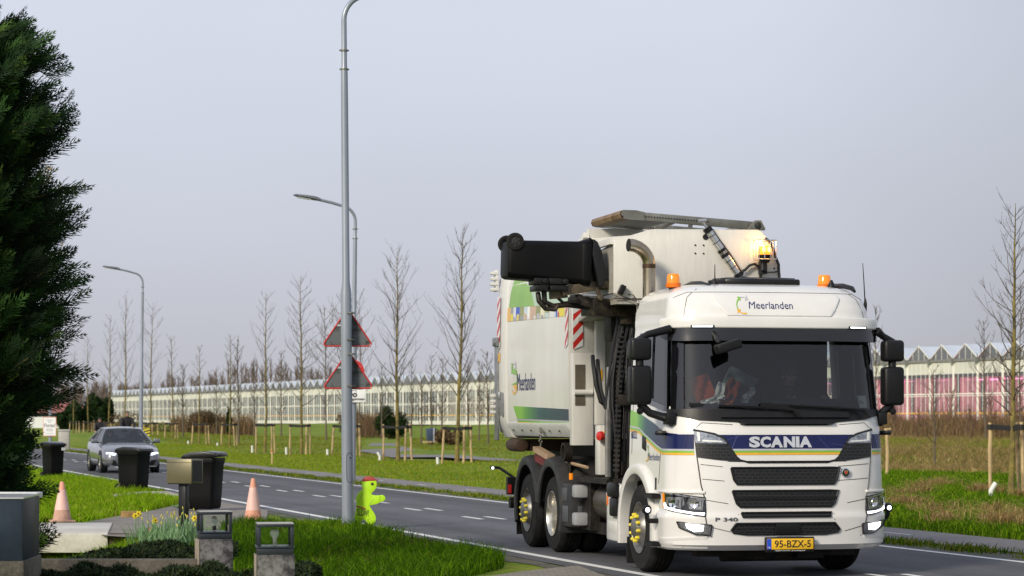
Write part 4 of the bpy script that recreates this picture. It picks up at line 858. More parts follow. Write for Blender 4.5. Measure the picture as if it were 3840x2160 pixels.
AW = 0.61                                                           # wheel arch radius
def in_arch(a, z): return (math.hypot(a - 0.04, z - 0.50) < AW) or (z < 0.5 and abs(a - 0.04) < AW) or (a > 0.04 and z < 0.62)
mb = MB()
ss = np.linspace(-SMAX, SMAX, 190); zs = np.concatenate([np.arange(.30, 3.06, .03), [3.07, 3.09, 3.12, 3.14, 3.16, 3.175, 3.185, 3.19]])
vs = [shell(float(s), float(z)) for z in zs for s in ss]; fs = []; nS = len(ss)
WS = s_of_b(-1.16)
for i in range(len(zs) - 1):
    for j in range(nS - 1):
        s = (ss[j] + ss[j+1]) / 2; z = (zs[i] + zs[i+1]) / 2; p = shell(float(s), float(z))
        if abs(s) < abs(WS) and 1.78 < z < 2.60: continue
        if abs(p.x) > 1.1 and abs(s) > 1.3:
            if -0.98 < p.y < 0.14 and 1.80 + 0.13 * (p.y + 1) < z < 2.62: continue
            if in_arch(p.y, z): continue
        fs.append((i*nS + j, i*nS + j + 1, (i+1)*nS + j + 1, (i+1)*nS + j))
top = (len(zs) - 1) * nS
fs.append(tuple(range(top, top + nS)))
mb.raw(vs, fs)
cab = mb.build('cab', 'white', truck, weld=True, ang=50)
# rear wall and inside of the cab
mb = MB(); mb.bx(-1.13, 1.13, .40, .43, .7, 3.0); mb.bx(-1.12, 1.12, -1.2, .4, 1.12, 1.16); mb.bx(-.98, .98, -.92, .38, 2.74, 2.77)
mb.build('cab_interior', 'interior', truck)
mb = MB(); mb.prism([(-.88, -1.24, 1.70), (-.88, -1.18, 1.79), (-.88, -.86, 1.84), (-.88, -.72, 1.74), (-.88, -.72, 1.3), (-.88, -1.15, 1.3)], (1.76, 0, 0))
mb.bx(-1.08, 1.08, -.86, -.72, 1.5, 1.80); mb.bx(.18, .92, -.86, -.74, 1.74, 1.92); mb.build('dashboard', 'interior', truck, bevel=.02)
mb = MB(); mb.tube([(.55 + .23 * math.cos(t), -.62 + .09 * math.sin(t), 1.86 + .21 * math.sin(t)) for t in np.linspace(0, 2 * math.pi, 25)], .016, 6)
mb.bar((.34, -.62, 1.86), (.76, -.62, 1.86), .05, .02); mb.cyl((.55, -.62, 1.86), (.55, -.8, 1.72), .05); mb.build('steering_wheel', 'satin', truck)
for sx in (-.55, .55):
    mb = MB(); mb.bx(sx - .25, sx + .25, -.25, .25, 1.28, 1.5); mb.box((sx, .26, 1.83), (.48, .13, .7)); mb.box((sx, .26, 2.28), (.28, .1, .2))
    mb.build('seat', 'seat', truck, bevel=.04)
# windscreen, side windows
mb = MB(); patch(mb, WS, -WS, 1.76, 2.60, off=-.012, th=.006, ds=.05); mb.build('windscreen', 'screen', truck, ang=60)
for sg in (-1, 1):
    mb = MB(); s0, s1 = sorted((s_of_a(-.98, sg), s_of_a(.15, sg)))
    patch(mb, s0, s1, 1.74, 2.66, off=-.010, th=.006); mb.build('side_window', 'sideglass', truck, ang=60)
# black surround of the glass and side window frames
mb = MB()
for sg in (-1, 1):
    a, b = sorted((sg * 1.24, sg * (abs(WS) - .02))); patch(mb, a, b, 1.74, 2.66, .010, .03)
    a, b = sorted((sg * (abs(WS) + .05), sg * (abs(WS) - .13))); patch(mb, a, b, 1.76, 2.64, .006, .02)
    for (q0, q1) in ((-1.02, -.97), (.12, .17), (-.42, -.40)):
        a, b = sorted((s_of_a(q0, sg), s_of_a(q1, sg))); patch(mb, a, b, 1.78 if q0 < -.5 else 1.92, 2.64, .006, .02)
    a, b = sorted((s_of_a(-1.02, sg), s_of_a(.17, sg)))
    fz = lambda s: 1.79 + .13 * (shell(s, 1.9).y + 1)
    patch(mb, a, b, lambda s: fz(s) - .03, lambda s: fz(s) + .03, .006, .02); patch(mb, a, b, 2.60, 2.65, .006, .02)
patch(mb, -1.36, 1.36, 2.56, 2.64, .008, .02)
mb.build('window_surround', 'gloss', truck, ang=60)
# cowl with wiper arms
cw = [(-1.36, 1.80), (-1.36, 1.745), (-1.12, 1.715), (-.95, 1.68), (-.55, 1.66), (-.45, 1.625), (.45, 1.625), (.58, 1.66), (.95, 1.69), (1.12, 1.72), (1.36, 1.75), (1.36, 1.80)]
mb = MB(); poly_patch(mb, cw, .014, .03); patch(mb, -.52, .52, 1.635, 1.672, .05, .05); patch(mb, -.72, .72, 1.70, 1.76, .04, .045)
mb.build('cowl', 'black', truck, ang=50)
for x0, x1, x2 in ((-1.05, .12, -.42), (-.28, .93, .38)):
    mb = MB()
    mb.tube([shell(x1, 1.70, .06), shell(x1 - .05, 1.76, .08), shell(x1 - .18, 1.795, .06), shell(x2, 1.815, .045), shell((x2 + x0) / 2, 1.83, .04)], [.022, .020, .017, .013, .010], 6)
    mb.bar(shell(x0, 1.845, .022), shell(x1 - .3, 1.80, .022), .016, .04)
    mb.build('wiper', 'satin', truck)
# front panel, livery
LT = lin([(1.2, 1.535), (1.5, 1.56), (1.85, 1.65), (2.3, 1.735), (SMAX, 1.80)]); LB = lin([(1.2, 1.375), (1.55, 1.375), (1.75, 1.415), (2.2, 1.53), (2.45, 1.60), (SMAX, 1.62)])
mg = bpy.data.materials.new('foil fade'); mg.use_nodes = True; n_, b_ = nodes_of(mg)
tcn = n_.nodes.new('ShaderNodeTexCoord'); spx = n_.nodes.new('ShaderNodeSeparateXYZ'); rr = n_.nodes.new('ShaderNodeValToRGB'); mrr = n_.nodes.new('ShaderNodeMapRange')
mrr.inputs[1].default_value = -0.75; mrr.inputs[2].default_value = .35
n_.links.new(tcn.outputs['Object'], spx.inputs[0]); n_.links.new(spx.outputs['Y'], mrr.inputs[0]); n_.links.new(mrr.outputs[0], rr.inputs[0]); n_.links.new(rr.outputs[0], b_.inputs['Base Color'])
rr.color_ramp.elements[0].color = (.009, .014, .078, 1); rr.color_ramp.elements[1].color = (.20, .46, .04, 1); rr.color_ramp.elements[1].position = .82
e = rr.color_ramp.elements.new(.5); e.color = (.010, .06, .08, 1); e = rr.color_ramp.elements.new(.74); e.color = (.09, .30, .05, 1)
b_.inputs['Roughness'].default_value = .25; b_.inputs['Coat Weight'].default_value = .15; M['fade'] = mg
mb = MB(); patch(mb, -.80, .80, 1.377, 1.528, .005); 
for sg in (-1, 1):
    a, b = sorted((sg * 1.02, sg * 1.22)); patch(mb, a, b, 1.377, 1.532, .004)
mb.build('stripe', 'navy', truck, ang=60)
for sg in (-1, 1):
    mb = MB(); a, b = sorted((sg * 1.21, sg * (SMAX - .01)))
    patch(mb, a, b, lambda s: LB(abs(s)), lambda s: LT(abs(s)), .004); mb.build('stripe', 'fade', truck, ang=60)
for mname, d0, d1 in (('greyfoil', -.018, .002), ('lime', -.040, -.016), ('yellow', -.062, -.038)):
    mb = MB(); patch(mb, -.66, .66, 1.377 + d0, 1.377 + d1, .0052)
    for sg in (-1, 1):
        a, b = sorted((sg * 1.02, sg * (SMAX - .01))); patch(mb, a, b, lambda s: LB(abs(s)) + d0, lambda s: LB(abs(s)) + d1, .0052)
    mb.build('stripe', mname, truck, ang=60)
# thin pale scratch lines printed on the navy band
mb = MB()
for x0, z0, x1, z1 in ((-.76, 1.44, -.52, 1.52), (-.62, 1.378, -.56, 1.52), (.34, 1.50, .46, 1.38), (.5, 1.43, .72, 1.40), (-1.14, 1.38, -1.09, 1.53), (1.08, 1.53, 1.13, 1.385)):
    mb.bar(shell(x0, z0, .0075), shell(x1, z1, .0075), .006, .002)
mb.build('printed_line', mat('pale blue print', (.10, .13, .33), .4), truck)
# panel gaps
for pts in ([(-1.02, 1.60), (-.99, 1.30), (-.945, 1.0), (-.905, .86), (-.885, .66), (-.86, .50)], [(1.02, 1.60), (.99, 1.30), (.945, 1.0), (.905, .86), (.885, .66), (.86, .50)],
            [(-.95, 1.215), (-.72, 1.19)], [(.95, 1.215), (.56, 1.19)], [(-.93, 1.06), (-.70, 1.04)], [(.93, 1.06), (.56, 1.04)], [(-.90, .84), (-.66, .80)], [(.90, .84), (.66, .80)],
            [(-.86, .56), (-.62, .50)], [(.86, .56), (.62, .50)], [(-1.0, 1.60), (-.93, 1.655), (-.6, 1.635)], [(1.0, 1.60), (.93, 1.655), (.6, 1.635)], [(-.80, .345), (-.82, .46)], [(.80, .345), (.82, .46)],
            [(-.55, .62), (-.55, .69)], [(.5, .62), (.5, .69)], [(-1.30, 3.0), (-1.12, 3.06), (1.12, 3.06), (1.3, 3.0)], [(-1.12, 2.80), (-1.09, 3.0), (-1.02, 3.10)], [(1.12, 2.80), (1.09, 3.0), (1.02, 3.10)],
            [(-1.66, 1.0), (-1.60, 1.35), (-1.55, 1.6)], [(1.66, 1.0), (1.60, 1.35), (1.55, 1.6)], [(-1.03, .90), (-1.6, .935)], [(1.03, .90), (1.6, .935)], [(-2.72, 1.3), (-2.72, 1.9)]):
    P = []; thick = .0075 if len(pts) == 6 else .0036
    for (x0, z0), (x1, z1) in zip(pts, pts[1:]):
        k = max(1, int(math.hypot(x1 - x0, z1 - z0) / .06)); P += [shell(x0 + (x1 - x0) * i / k, z0 + (z1 - z0) * i / k, .001) for i in range(k)]
    P.append(shell(pts[-1][0], pts[-1][1], .001)); mb = MB(); mb.tube(P, thick, 4); mb.build('panel_gap', 'ink', truck)
# shallow raised moulding on the roof front and the bumper corners
mb = MB(); poly_patch(mb, [(-.80, 3.03), (-.80, 2.99), (-.62, 2.80), (.62, 2.80), (.80, 2.99), (.80, 3.03)], .016, .02, dz=.04); mb.build('body_moulding', 'white', truck, bevel=.006, ang=50)
for sg in (-1, 1):
    a, b = sorted((sg * .86, sg * 1.58)); mb = MB(); patch(mb, a, b, .33, lin(sorted([(sg * .86, .46), (sg * 1.3, .43), (sg * 1.58, .42)])), .014, .02); mb.build('body_moulding', 'white', truck, bevel=.006, ang=50)
    a, b = sorted((sg * .90, sg * 1.62)); mb = MB(); patch(mb, a, b, .905, .935, .018, .025); mb.build('body_moulding', 'white', truck, bevel=.006, ang=50)
# grilles: black panels with a honeycomb, held in the front
def hexmat():
    m = bpy.data.materials.new('honeycomb mesh'); m.use_nodes = True; n, b = nodes_of(m)
    t = n.nodes.new('ShaderNodeTexCoord'); mp = n.nodes.new('ShaderNodeMapping'); mp.inputs['Rotation'].default_value = (rad(90), 0, 0)
    br = n.nodes.new('ShaderNodeTexBrick'); br.inputs['Scale'].default_value = 1.0; br.inputs['Color1'].default_value = (.004, .004, .004, 1); br.inputs['Color2'].default_value = (.006, .006, .006, 1)
    br.inputs['Mortar'].default_value = (.022, .022, .024, 1); br.inputs['Mortar Size'].default_value = .006; br.inputs['Brick Width'].default_value = .062; br.inputs['Row Height'].default_value = .034
    n.links.new(t.outputs['Object'], mp.inputs[0]); n.links.new(mp.outputs[0], br.inputs['Vector']); n.links.new(br.outputs['Color'], b.inputs['Base Color'])
    bp = n.nodes.new('ShaderNodeBump'); bp.inputs['Distance'].default_value = .01; bp.inputs['Strength'].default_value = .8
    n.links.new(br.outputs['Fac'], bp.inputs['Height']); n.links.new(bp.outputs[0], b.inputs['Normal']); b.inputs['Roughness'].default_value = .4
    return m
M['hex'] = hexmat()
def grille(pts, rim=True):
    mb = MB(); poly_patch(mb, pts, .006, .012); g = mb.build('grille', 'hex', truck, ang=60)
    cx = sum(p[0] for p in pts) / len(pts); cz = sum(p[1] for p in pts) / len(pts)
    mb = MB(); P = [shell(x, z, .008) for x, z in pts]
    Q = []
    for a, b in zip(pts, pts[1:] + pts[:1]):
        k = max(1, int(math.hypot(b[0]-a[0], b[1]-a[1]) / .08)); Q += [shell(a[0] + (b[0]-a[0]) * i / k, a[1] + (b[1]-a[1]) * i / k, .008) for i in range(k)]
    mb.tube(Q + Q[:1], .013, 6); mb.build('grille_rim', 'satin', g)
    return g
grille([(-.63, 1.178), (-.60, 1.05), (-.565, 1.005), (.505, 1.005), (.54, 1.05), (.575, 1.178)])
grille([(-.615, .935), (-.57, .80), (-.53, .765), (.47, .765), (.51, .80), (.555, .935)])
grille([(-.52, .70), (-.50, .66), (.45, .66), (.47, .70)])
grille([(-.57, .59), (-.62, .52), (-.60, .495), (-.45, .475), (.40, .475), (.54, .495), (.56, .52), (.50, .59)])
mb = MB(); patch(mb, -.60, .53, .845, .872, .022, .02); mb.build('grille_bar', 'satin', truck)
mb = MB(); poly_patch(mb, [(-.15, .585), (-.165, .475), (.115, .475), (.10, .585)], .035, .03); mb.build('radar_cover', 'black', truck, bevel=.006)
# upper corner vents and lamps
for sg in (-1, 1):
    P = [(sg * x, z) for x, z in [(1.0, 1.45), (.99, 1.29), (.80, 1.265), (.60, 1.245), (.52, 1.262), (.565, 1.30), (.635, 1.41), (.67, 1.45)]]
    mb = MB(); poly_patch(mb, P, .008, .014); v = mb.build('corner_vent', 'hex', truck, ang=60)
    P = [(sg * x, z) for x, z in [(1.025, 1.578), (1.0, 1.44), (.66, 1.435), (.70, 1.49), (.80, 1.535)]]
    mb = MB(); poly_patch(mb, P, .010, .014); u = mb.build('upper_lamp', 'lensclear', truck, ang=60)
    mb = MB(); Q = [shell(x, z, .013) for x, z in P[2:] + P[:1]]; mb.tube(Q, .011, 6); mb.build('lamp_rim', 'ink', u)
    mb = MB(); poly_patch(mb, [(sg * .985, 1.555), (sg * .975, 1.46), (sg * .95, 1.46), (sg * .955, 1.55)], .016, .01); poly_patch(mb, [(sg * .93, 1.475), (sg * .93, 1.455), (sg * .72, 1.45), (sg * .72, 1.462)], .016, .01)
    mb.build('light_guide', 'paper', u)
mb = MB(); poly_patch(mb, [(-.66, 1.245), (-.50, 1.242), (-.44, 1.225), (.44, 1.225), (.50, 1.242), (.66, 1.245), (.66, 1.275), (.53, 1.268), (.46, 1.252), (-.46, 1.252), (-.53, 1.268), (-.66, 1.275)], .006, .01)
mb.build('trim_strip', 'black', truck)
# head lamps
def headlight(sg):
    f = lambda s, z: shell(sg * s, z, .0)
    P = [(sg * x, z) for x, z in [(.895, .868), (.885, .66), (1.0, .668), (1.42, .735), (1.47, .92), (1.2, .905)]]
    mb = MB(); poly_patch(mb, P, .010, .02); h = mb.build('headlight', 'gloss', truck, ang=60)
    for R_ in ([(1.375, .862), (1.375, .785), (1.16, .745), (1.115, .79), (1.13, .868)], [(1.075, .855), (1.09, .80), (1.06, .742), (.925, .728), (.915, .845)]):
        mb = MB(); poly_patch(mb, [(sg * x, z) for x, z in R_], .015, .012); rf_ = mb.build('reflector', 'lensclear', h)
        xs_ = [q[0] for q in R_]; c_ = shell(sg * (min(xs_) * .45 + max(xs_) * .55), .80, .018); nr_ = (shell(sg * sum(xs_) / 5, .8, .1) - shell(sg * sum(xs_) / 5, .8)).normalized()
        mb = MB(); mb.lathe([(.050, .0), (.047, .006), (.03, .0), (.0, -.002)], c_, nr_, 16); mb.build('lens', 'chrome', rf_)
        mb = MB()
        for q in range(5): x_ = min(xs_) + (max(xs_) - min(xs_)) * (q + .7) / 6; mb.bar(shell(sg * x_, .768, .017), shell(sg * x_, .838, .017), .006, .003)
        mb.build('flute', 'ink', rf_)
    mb = MB(); poly_patch(mb, [(sg * x, z) for x, z in [(.90, .70), (.90, .672), (1.02, .682), (1.40, .745), (1.415, .80), (1.385, .80), (1.37, .762), (1.02, .708)]], .02, .02)
    mb.build('light_strip', 'drl', h)
    mb = MB(); poly_patch(mb, [(sg * x, z) for x, z in [(1.425, .905), (1.405, .745), (1.45, .75), (1.475, .91)]], .016, .02); mb.build('indicator', 'amber', h)
    mb = MB(); poly_patch(mb, [(sg * x, z) for x, z in [(.90, .855), (.90, .84), (1.2, .885), (1.42, .90), (1.42, .912), (1.2, .90)]], .018, .014); mb.build('bezel', 'lensclear', h)
    # fog lamp lower in the bumper
    P = [(sg * x, z) for x, z in [(.82, .575), (.835, .468), (.98, .478), (1.16, .55), (1.19, .605)]]
    mb = MB(); poly_patch(mb, P, .017, .02); fg = mb.build('fog_lamp', 'lensclear', truck, ang=60)
    mb = MB(); poly_patch(mb, [(sg * x, z) for x, z in [(.90, .575), (.91, .51), (1.0, .505), (1.075, .545), (1.09, .59)]], .024, .012); mb.build('light_strip', 'lamp', fg)
    mb = MB(); mb.tube([shell(a, z, .02) for a, z in P + P[:1]], .009, 5); mb.build('bezel', 'ink', fg)
    # round marker lamp on a rubber stalk
    p = shell(sg * 1.62, .60, 0); q = p + Vector((sg * .10, 0, 0)); r = q + Vector((sg * .03, -.02, .09))
    mb = MB(); mb.tube([p, q, q + Vector((sg * .025, -.01, .03)), r], [.028, .028, .026, .022], 8); mb.lathe([(0, .03), (.05, .028), (.056, 0), (.045, -.03), (0, -.035)], r + Vector((0, 0, .03)), (0, 1, 0), 16)
    st = mb.build('marker_lamp', 'black', truck)
    mb = MB(); mb.lathe([(.026, 0), (.018, .010), (0, .012)], r + Vector((0, -.036, .03)), (0, -1, 0), 16); mb.build('lamp_lens', 'drl', st)
headlight(-1); headlight(1)
# lettering on the front
def front(off): return lambda x, z: shell(x, z, off)
mb = MB()
# broad silver capitals, each a solid letter
xs = [(-.435, -.315), (-.312, -.197), (-.197, -.062), (-.052, .075), (.085, .122), (.122, .262)]
for ch, (a, b) in zip('SCANIA', xs):
    for o in (.012, .020): text_on(mb, ch, a, b, 1.392, 1.508, front(o), bold=.05)
mb.build('brand_lettering', mat('silver letters', (.70, .71, .74), .25, metal=.5, var=.04), truck, smooth=False)
mb = MB(); text_on(mb, 'P 340', -.785, -.555, .615, .655, front(.008), bold=.02); mb.build('model_badge', mat('grey badge', (.16, .16, .17), .3, metal=.6), truck, smooth=False)
def arrows(cx, cz, r, fn):
    """Three chasing arrows: lime up the left, silver over the top, amber under."""
    out = []
    for a0, a1, rr, m, w0 in ((205, 128, 1.0, 'lime', .10), (118, 62, 1.0, 'greyfoil', .06), (225, 292, 1.0, 'yellow', .10)):
        v = []; k = 8
        for i in range(k + 1):
            t = rad(a0 + (a1 - a0) * i / k); wd = w0 * (1.0 - .75 * (i / k if m == 'greyfoil' else abs(i / k - (0 if m != 'yellow' else 1)) * .0 + (1 - i / k) * .6))
            for s in (-1, 1): v.append(((1 + s * wd) * math.cos(t), (1 + s * wd) * math.sin(t)))
        f = [(2*i, 2*i + 1, 2*i + 3, 2*i + 2) for i in range(k)]
        te = rad(a1 if m != 'yellow' else a0); sgn = -1 if m != 'yellow' else -1
        tip = Vector((math.cos(te), math.sin(te))); tan = Vector((math.sin(te), -math.cos(te))) if m != 'yellow' else Vector((math.sin(te), -math.cos(te)))
        o = len(v); h = .36
        v += [tuple(tip * (1 + h) - tan * .05), tuple(tip * (1 - h) - tan * .05), tuple(tip + tan * .40)]
        f.append((o, o + 1, o + 2)); out.append((m, v, f))
    for m, v, f in out:
        mb = MB(); mb.raw([fn(cx + x * r * .9, cz + y * r) for x, y in v], f); yield m, mb
def emblem(x0, x1, zt0, zt1, ax, az, ar, fn, parent):
    mb = MB(); text_on(mb, 'Meerlanden', x0, x1, zt0, zt1, fn, bold=0.0, shear=.1); mb.build('company_lettering', 'inknavy', parent, smooth=False)
    for m, b in arrows(ax, az, ar, fn): b.build('company_arrow', m, parent, smooth=False)
emblem(-.365, .165, 2.872, 2.945, -.425, 2.905, .088, front(.020), truck)
SL = lambda off: (lambda x, z: shell(-(SMAX - (CABR - x)), z, off))      # left side by its y, lettering reads with falling y
mb = MB(); text_on(mb, '6032', .36, .13, 1.475, 1.565, SL(.006), bold=.012); mb.build('fleet_number', 'inknavy', truck, smooth=False)
emblem(-.31, -.76, 1.245, 1.325, -.27, 1.32, .085, lambda x, z: shell(s_of_a(x), z, .006), truck)
# shield badge on the right of the grille
mb = MB(); c = shell(.64, 1.125, .006); mb.lathe([(0, .02), (.026, .02), (.046, .012), (.05, 0), (.045, -.02)], c, (0, -1, 0), 20); bd = mb.build('round_badge', 'satin', truck)
mb = MB(); mb.lathe([(.05, .006), (.047, .018), (.038, .02), (.040, .008)], c, (0, -1, 0), 20)
mb.prism([c + Vector((-.022, -.024, .022)), c + Vector((.022, -.024, .022)), c + Vector((.020, -.024, -.008)), c + Vector((0, -.024, -.026)), c + Vector((-.020, -.024, -.008))], (0, .004, 0)); mb.build('badge_rim', 'chrome', bd)
mb = MB(); mb.lathe([(0, .028), (.016, .026)], c, (0, -1, 0), 10); mb.build('badge_centre', 'red', bd)
# number plate
mb = MB(); mb.bx(-.285, .265, -1.505, -1.47, .285, .445); pl = mb.build('plate_holder', 'black', truck, bevel=.006)
mb = MB(); mb.bx(-.27, .25, -1.512, -1.5052, .315, .43); np_ = mb.build('licence_plate', 'plate', truck, bevel=.003)
mb = MB(); mb.bx(-.27, -.222, -1.5145, -1.5125, .317, .428); mb.build('country_band', 'euro', np_)
fp = lambda x, z: Vector((x, -1.5145, z))
mb = MB(); text_on(mb, '95-BZX-5', -.185, .22, .335, .412, fp, bold=.012); mb.build('plate_lettering', 'ink', np_, smooth=False)
fp2 = lambda x, z: Vector((x, -1.5165, z)); fp3 = lambda x, z: Vector((x, -1.5075, z))
mb = MB(); text_on(mb, 'NL', -.262, -.23, .328, .348, fp2); text_on(mb, 'TERBERG HS GmbH - www.terberg-hs.de', -.18, .16, .294, .308, fp3, bold=.01); mb.build('plate_small_print', 'paper', np_, smooth=False)
# roof visor lip with clearance lamps, dark tinted visor under it
mb = MB(); patch(mb, -1.42, 1.42, 2.655, 2.765, .10, .10, dz=.03); mb.build('roof_lip', 'white', truck, bevel=.016, seg=3, ang=50)
vt = mat('smoked visor', (.010, .010, .012), .12, var=.1, coat=.4)
mb = MB(); patch(mb, -1.42, 1.42, lin([(-1.42, 2.58), (-1.3, 2.53), (-1.15, 2.515), (1.15, 2.515), (1.3, 2.53), (1.42, 2.58)]), 2.655, .085, .015, dz=.04); mb.build('sun_visor', vt, truck, ang=60)
for sg in (-1, 1):
    a, b = sorted((sg * .78, sg * 1.02)); mb = MB(); patch(mb, a, b, 2.655, 2.683, .106, .02); cl = mb.build('clearance_lamp', 'ink', truck)
    a, b = sorted((sg * .80, sg * 1.0)); mb = MB(); patch(mb, a, b, 2.662, 2.676, .110, .01); mb.build('lamp_lens', 'drl', cl)
# kerb mirror on the windscreen corner
c = Vector((-.70, -1.50, 2.46)); mb = MB(); R = Matrix.Rotation(rad(-17), 3, 'Y')
mb.box(c, (.27, .17, .10), R); mb.bar(c + Vector((-.08, .05, .04)), c + Vector((-.06, .30, .16)), .05, .04); mb.build('kerb_mirror', 'black', truck, bevel=.035, seg=3)
# main mirrors: two housings on arms each side
for sg in (-1, 1):
    x = sg * 1.515 if sg < 0 else 1.36; y = -.98
    mb = MB(); mb.box((x, y, 2.44), (.235, .17, .235)); mb.box((x, y, 2.055), (.235, .17, .42)); h = mb.build('door_mirror', 'black', truck, bevel=.04, seg=3)
    mb = MB(); mb.tube([(x, y, 2.53), (x, y, 1.86)], .045, 8)
    mb.tube([(x + sg * .02, y, 2.53), (x - sg * .10, y + .02, 2.60), (sg * 1.17, y - .02, 2.66)], [.04, .04, .05], 8)
    mb.tube([(x, y, 1.86), (x - sg * .12, y + .02, 1.76), (sg * 1.19, y - .05, 1.69), (sg * 1.19, y - .1, 1.63)], [.045, .045, .05, .03], 8)
    mb.box((sg * 1.20, y - .06, 1.70), (.1, .16, .13)); mb.build('mirror_arm', 'black', h, bevel=.01)
    mb = MB(); mb.bx(x - .095, x + .095, y + .086, y + .09, 2.35, 2.53); mb.bx(x - .095, x + .095, y + .086, y + .09, 1.87, 2.24); mb.build('mirror_glass', 'chrome', h)
    mb = MB(); mb.lathe([(0, .03), (.03, .025), (.04, 0), (.03, -.02), (0, -.025)], (x, y - .02, 1.78), (0, -1, 0), 10); mb.tube([(x, y, 1.78), (x - sg * .15, y, 1.76), (sg * 1.24, y - .05, 1.66)], .008, 4); mb.build('mirror_camera', 'black', h)
# door handles, steps
for sg in (-1, 1):
    mb = MB(); s0, s1 = sorted((s_of_a(-.09, sg), s_of_a(-.24, sg))); poly_patch(mb, [(s0, 1.52), (s0, 1.37), (s1, 1.34), (s1, 1.49)], .01, .02); mb.build('door_handle', 'black', truck, bevel=.006)
    p = shell(sg * 1.45, 1.545, .02); mb = MB(); mb.box(p, (.10, .26, .05), Matrix.Rotation(sg * rad(38), 3, 'Z')); mb.build('windscreen_grab_handle', 'black', truck, bevel=.018)
    for zz in (.86, .345):
        mb = MB(); x = sg * 1.23; mb.bx(x - .1, x + .1, -.83, -.52, zz - .02, zz + .02)
        for k in range(5): mb.bx(x - .1, x + .1, -.81 + k * .06, -.79 + k * .06, zz + .02, zz + .032)
        mb.build('step', 'black', truck)
    mb = MB(); a, b = sorted((sg * 1.74, sg * 1.80)); patch(mb, a, b, .93, 1.06, .003, .01); mb.build('step_recess', 'ink', truck)
# roof: beacons, hatch, antennas, rails
def beacon(x, y, z, lit=False):
    mb = MB(); mb.lathe([(.078, 0), (.083, .01), (.083, .045), (.07, .05)], (x, y, z), n=20); bc = mb.build('beacon', 'orange', truck)
    mb = MB(); mb.lathe([(.072, .045), (.068, .135), (.058, .15), (0, .153)], (x, y, z), n=20); mb.build('beacon_lens', 'amber', bc)
    mb = MB(); mb.cyl((x, y, z - .06), (x, y, z), .05); mb.build('beacon_foot', 'black', bc)
beacon(-.93, -.30, 3.14); beacon(.83, -.30, 3.15)
for sx in (-.72, .96):
    mb = MB(); P = [(sx, .05, 3.15), (sx + .02, -.25, 3.185), (sx + .05, -.50, 3.175), (sx + .08, -.68, 3.14), (sx + .09, -.74, 3.10)]
    if sx > 0: P = [(p[0] - .03, p[1], p[2] - .005) for p in P]
    mb.tube(P, [.03, .032, .032, .028, .015], 6); mb.build('roof_rail', 'satin', truck)
mb = MB(); hp = [(-.50, -.20), (-.42, -.55), (-.22, -.63), (.26, -.63), (.45, -.56), (.52, -.20), (.42, .1), (-.40, .1)]
mb.prism([(x, y, 3.16) for x, y in hp], (0, 0, .075)); rh = mb.build('roof_hatch', 'satin', truck, bevel=.02)
mb = MB(); mb.prism([(x * .9, -.2 + (y + .2) * .86, 3.236) for x, y in hp], (0, 0, .012)); mb.build('hatch_glass', mat('tinted hatch', (.05, .06, .075), .05, metal=.6, var=.05), rh)
for x, y, z, h, lean in ((-.555, -.62, 3.14, .24, 0), (.80, -.60, 3.14, .10, 0), (1.19, -.62, 2.87, .55, -.03)):
    mb = MB(); mb.lathe([(.055, -.01), (.05, .02), (.016, .075), (.012, .09)] if z > 3 else [(.016, 0), (.02, .1), (.008, .16)], (x, y, z), n=10); mb.tube([(x, y, z + .06), (x + lean * .5, y, z + h * .6), (x + lean, y, z + h)], [.008, .006, .004], 5)
    mb.build('antenna', 'black', truck)
# fenders of the front wheels, white
for sg in (-1, 1):
    mb = MB(); rings = []
    for t in np.linspace(-6, 186, 33):
        t = rad(float(t)); c, s = math.cos(t), math.sin(t); cy, cz = .04, .50
        if s < 0: cz = .50; 
        o = [(1.275, .60), (1.285, .63), (1.275, .70), (1.20, .715), (.75, .71), (.75, .69), (1.22, .60)]
        rings.append([(sg * b, cy - c * r if s > 0 else cy - c * r, cz + s * r * (.985)) for b, r in o])
    e = rings[-1]; rings.append([(p[0], p[1], .29) for p in e]); e = rings[0]; rings.insert(0, [(p[0], p[1], .31) for p in e])
    mb.loft(rings); mb.build('wheel_arch', 'white', truck, ang=40)
    mb = MB(); mb.bx(sg * 1.19, sg * .78, .62, .66, .06, .36); mb.build('mud_flap', 'rubber', truck)
mb = MB()
mb.bx(-.72, .72, -.85, .9, .55, 1.1); mb.bx(-1.1, 1.1, -1.2, -.7, .33, .9)
mb.build('engine_bay', 'chassis', truck)
mb = MB(); mb.bx(-.9, .9, -1.05, -.85, .22, .32); mb.cyl((-.6, -.95, .21), (.5, -.95, .21), .05); mb.bx(.2, .5, -1.15, -1.0, .2, .3); mb.build('underrun_bar', 'chassis', truck)
# paper permit and phone holder behind the glass
mb = MB(); poly_patch(mb, [(.90, 1.95), (.92, 1.82), (1.05, 1.82), (1.045, 1.955)], -.022, .003); pm = mb.build('permit_card', 'paper', truck)
mb = MB()
for z, x0, x1 in ((1.925, .915, .935), (1.885, .925, .96), (1.868, .925, .99)): patch(mb, x0, x1, z, z + .008, -.0185, .001)
mb.build('card_print', mat('grey print', (.12, .14, .16), .7), pm)
mb = MB(); mb.box((-.03, -1.16, 1.84), (.10, .03, .13)); mb.build('phone_holder', 'ink', truck, bevel=.01)
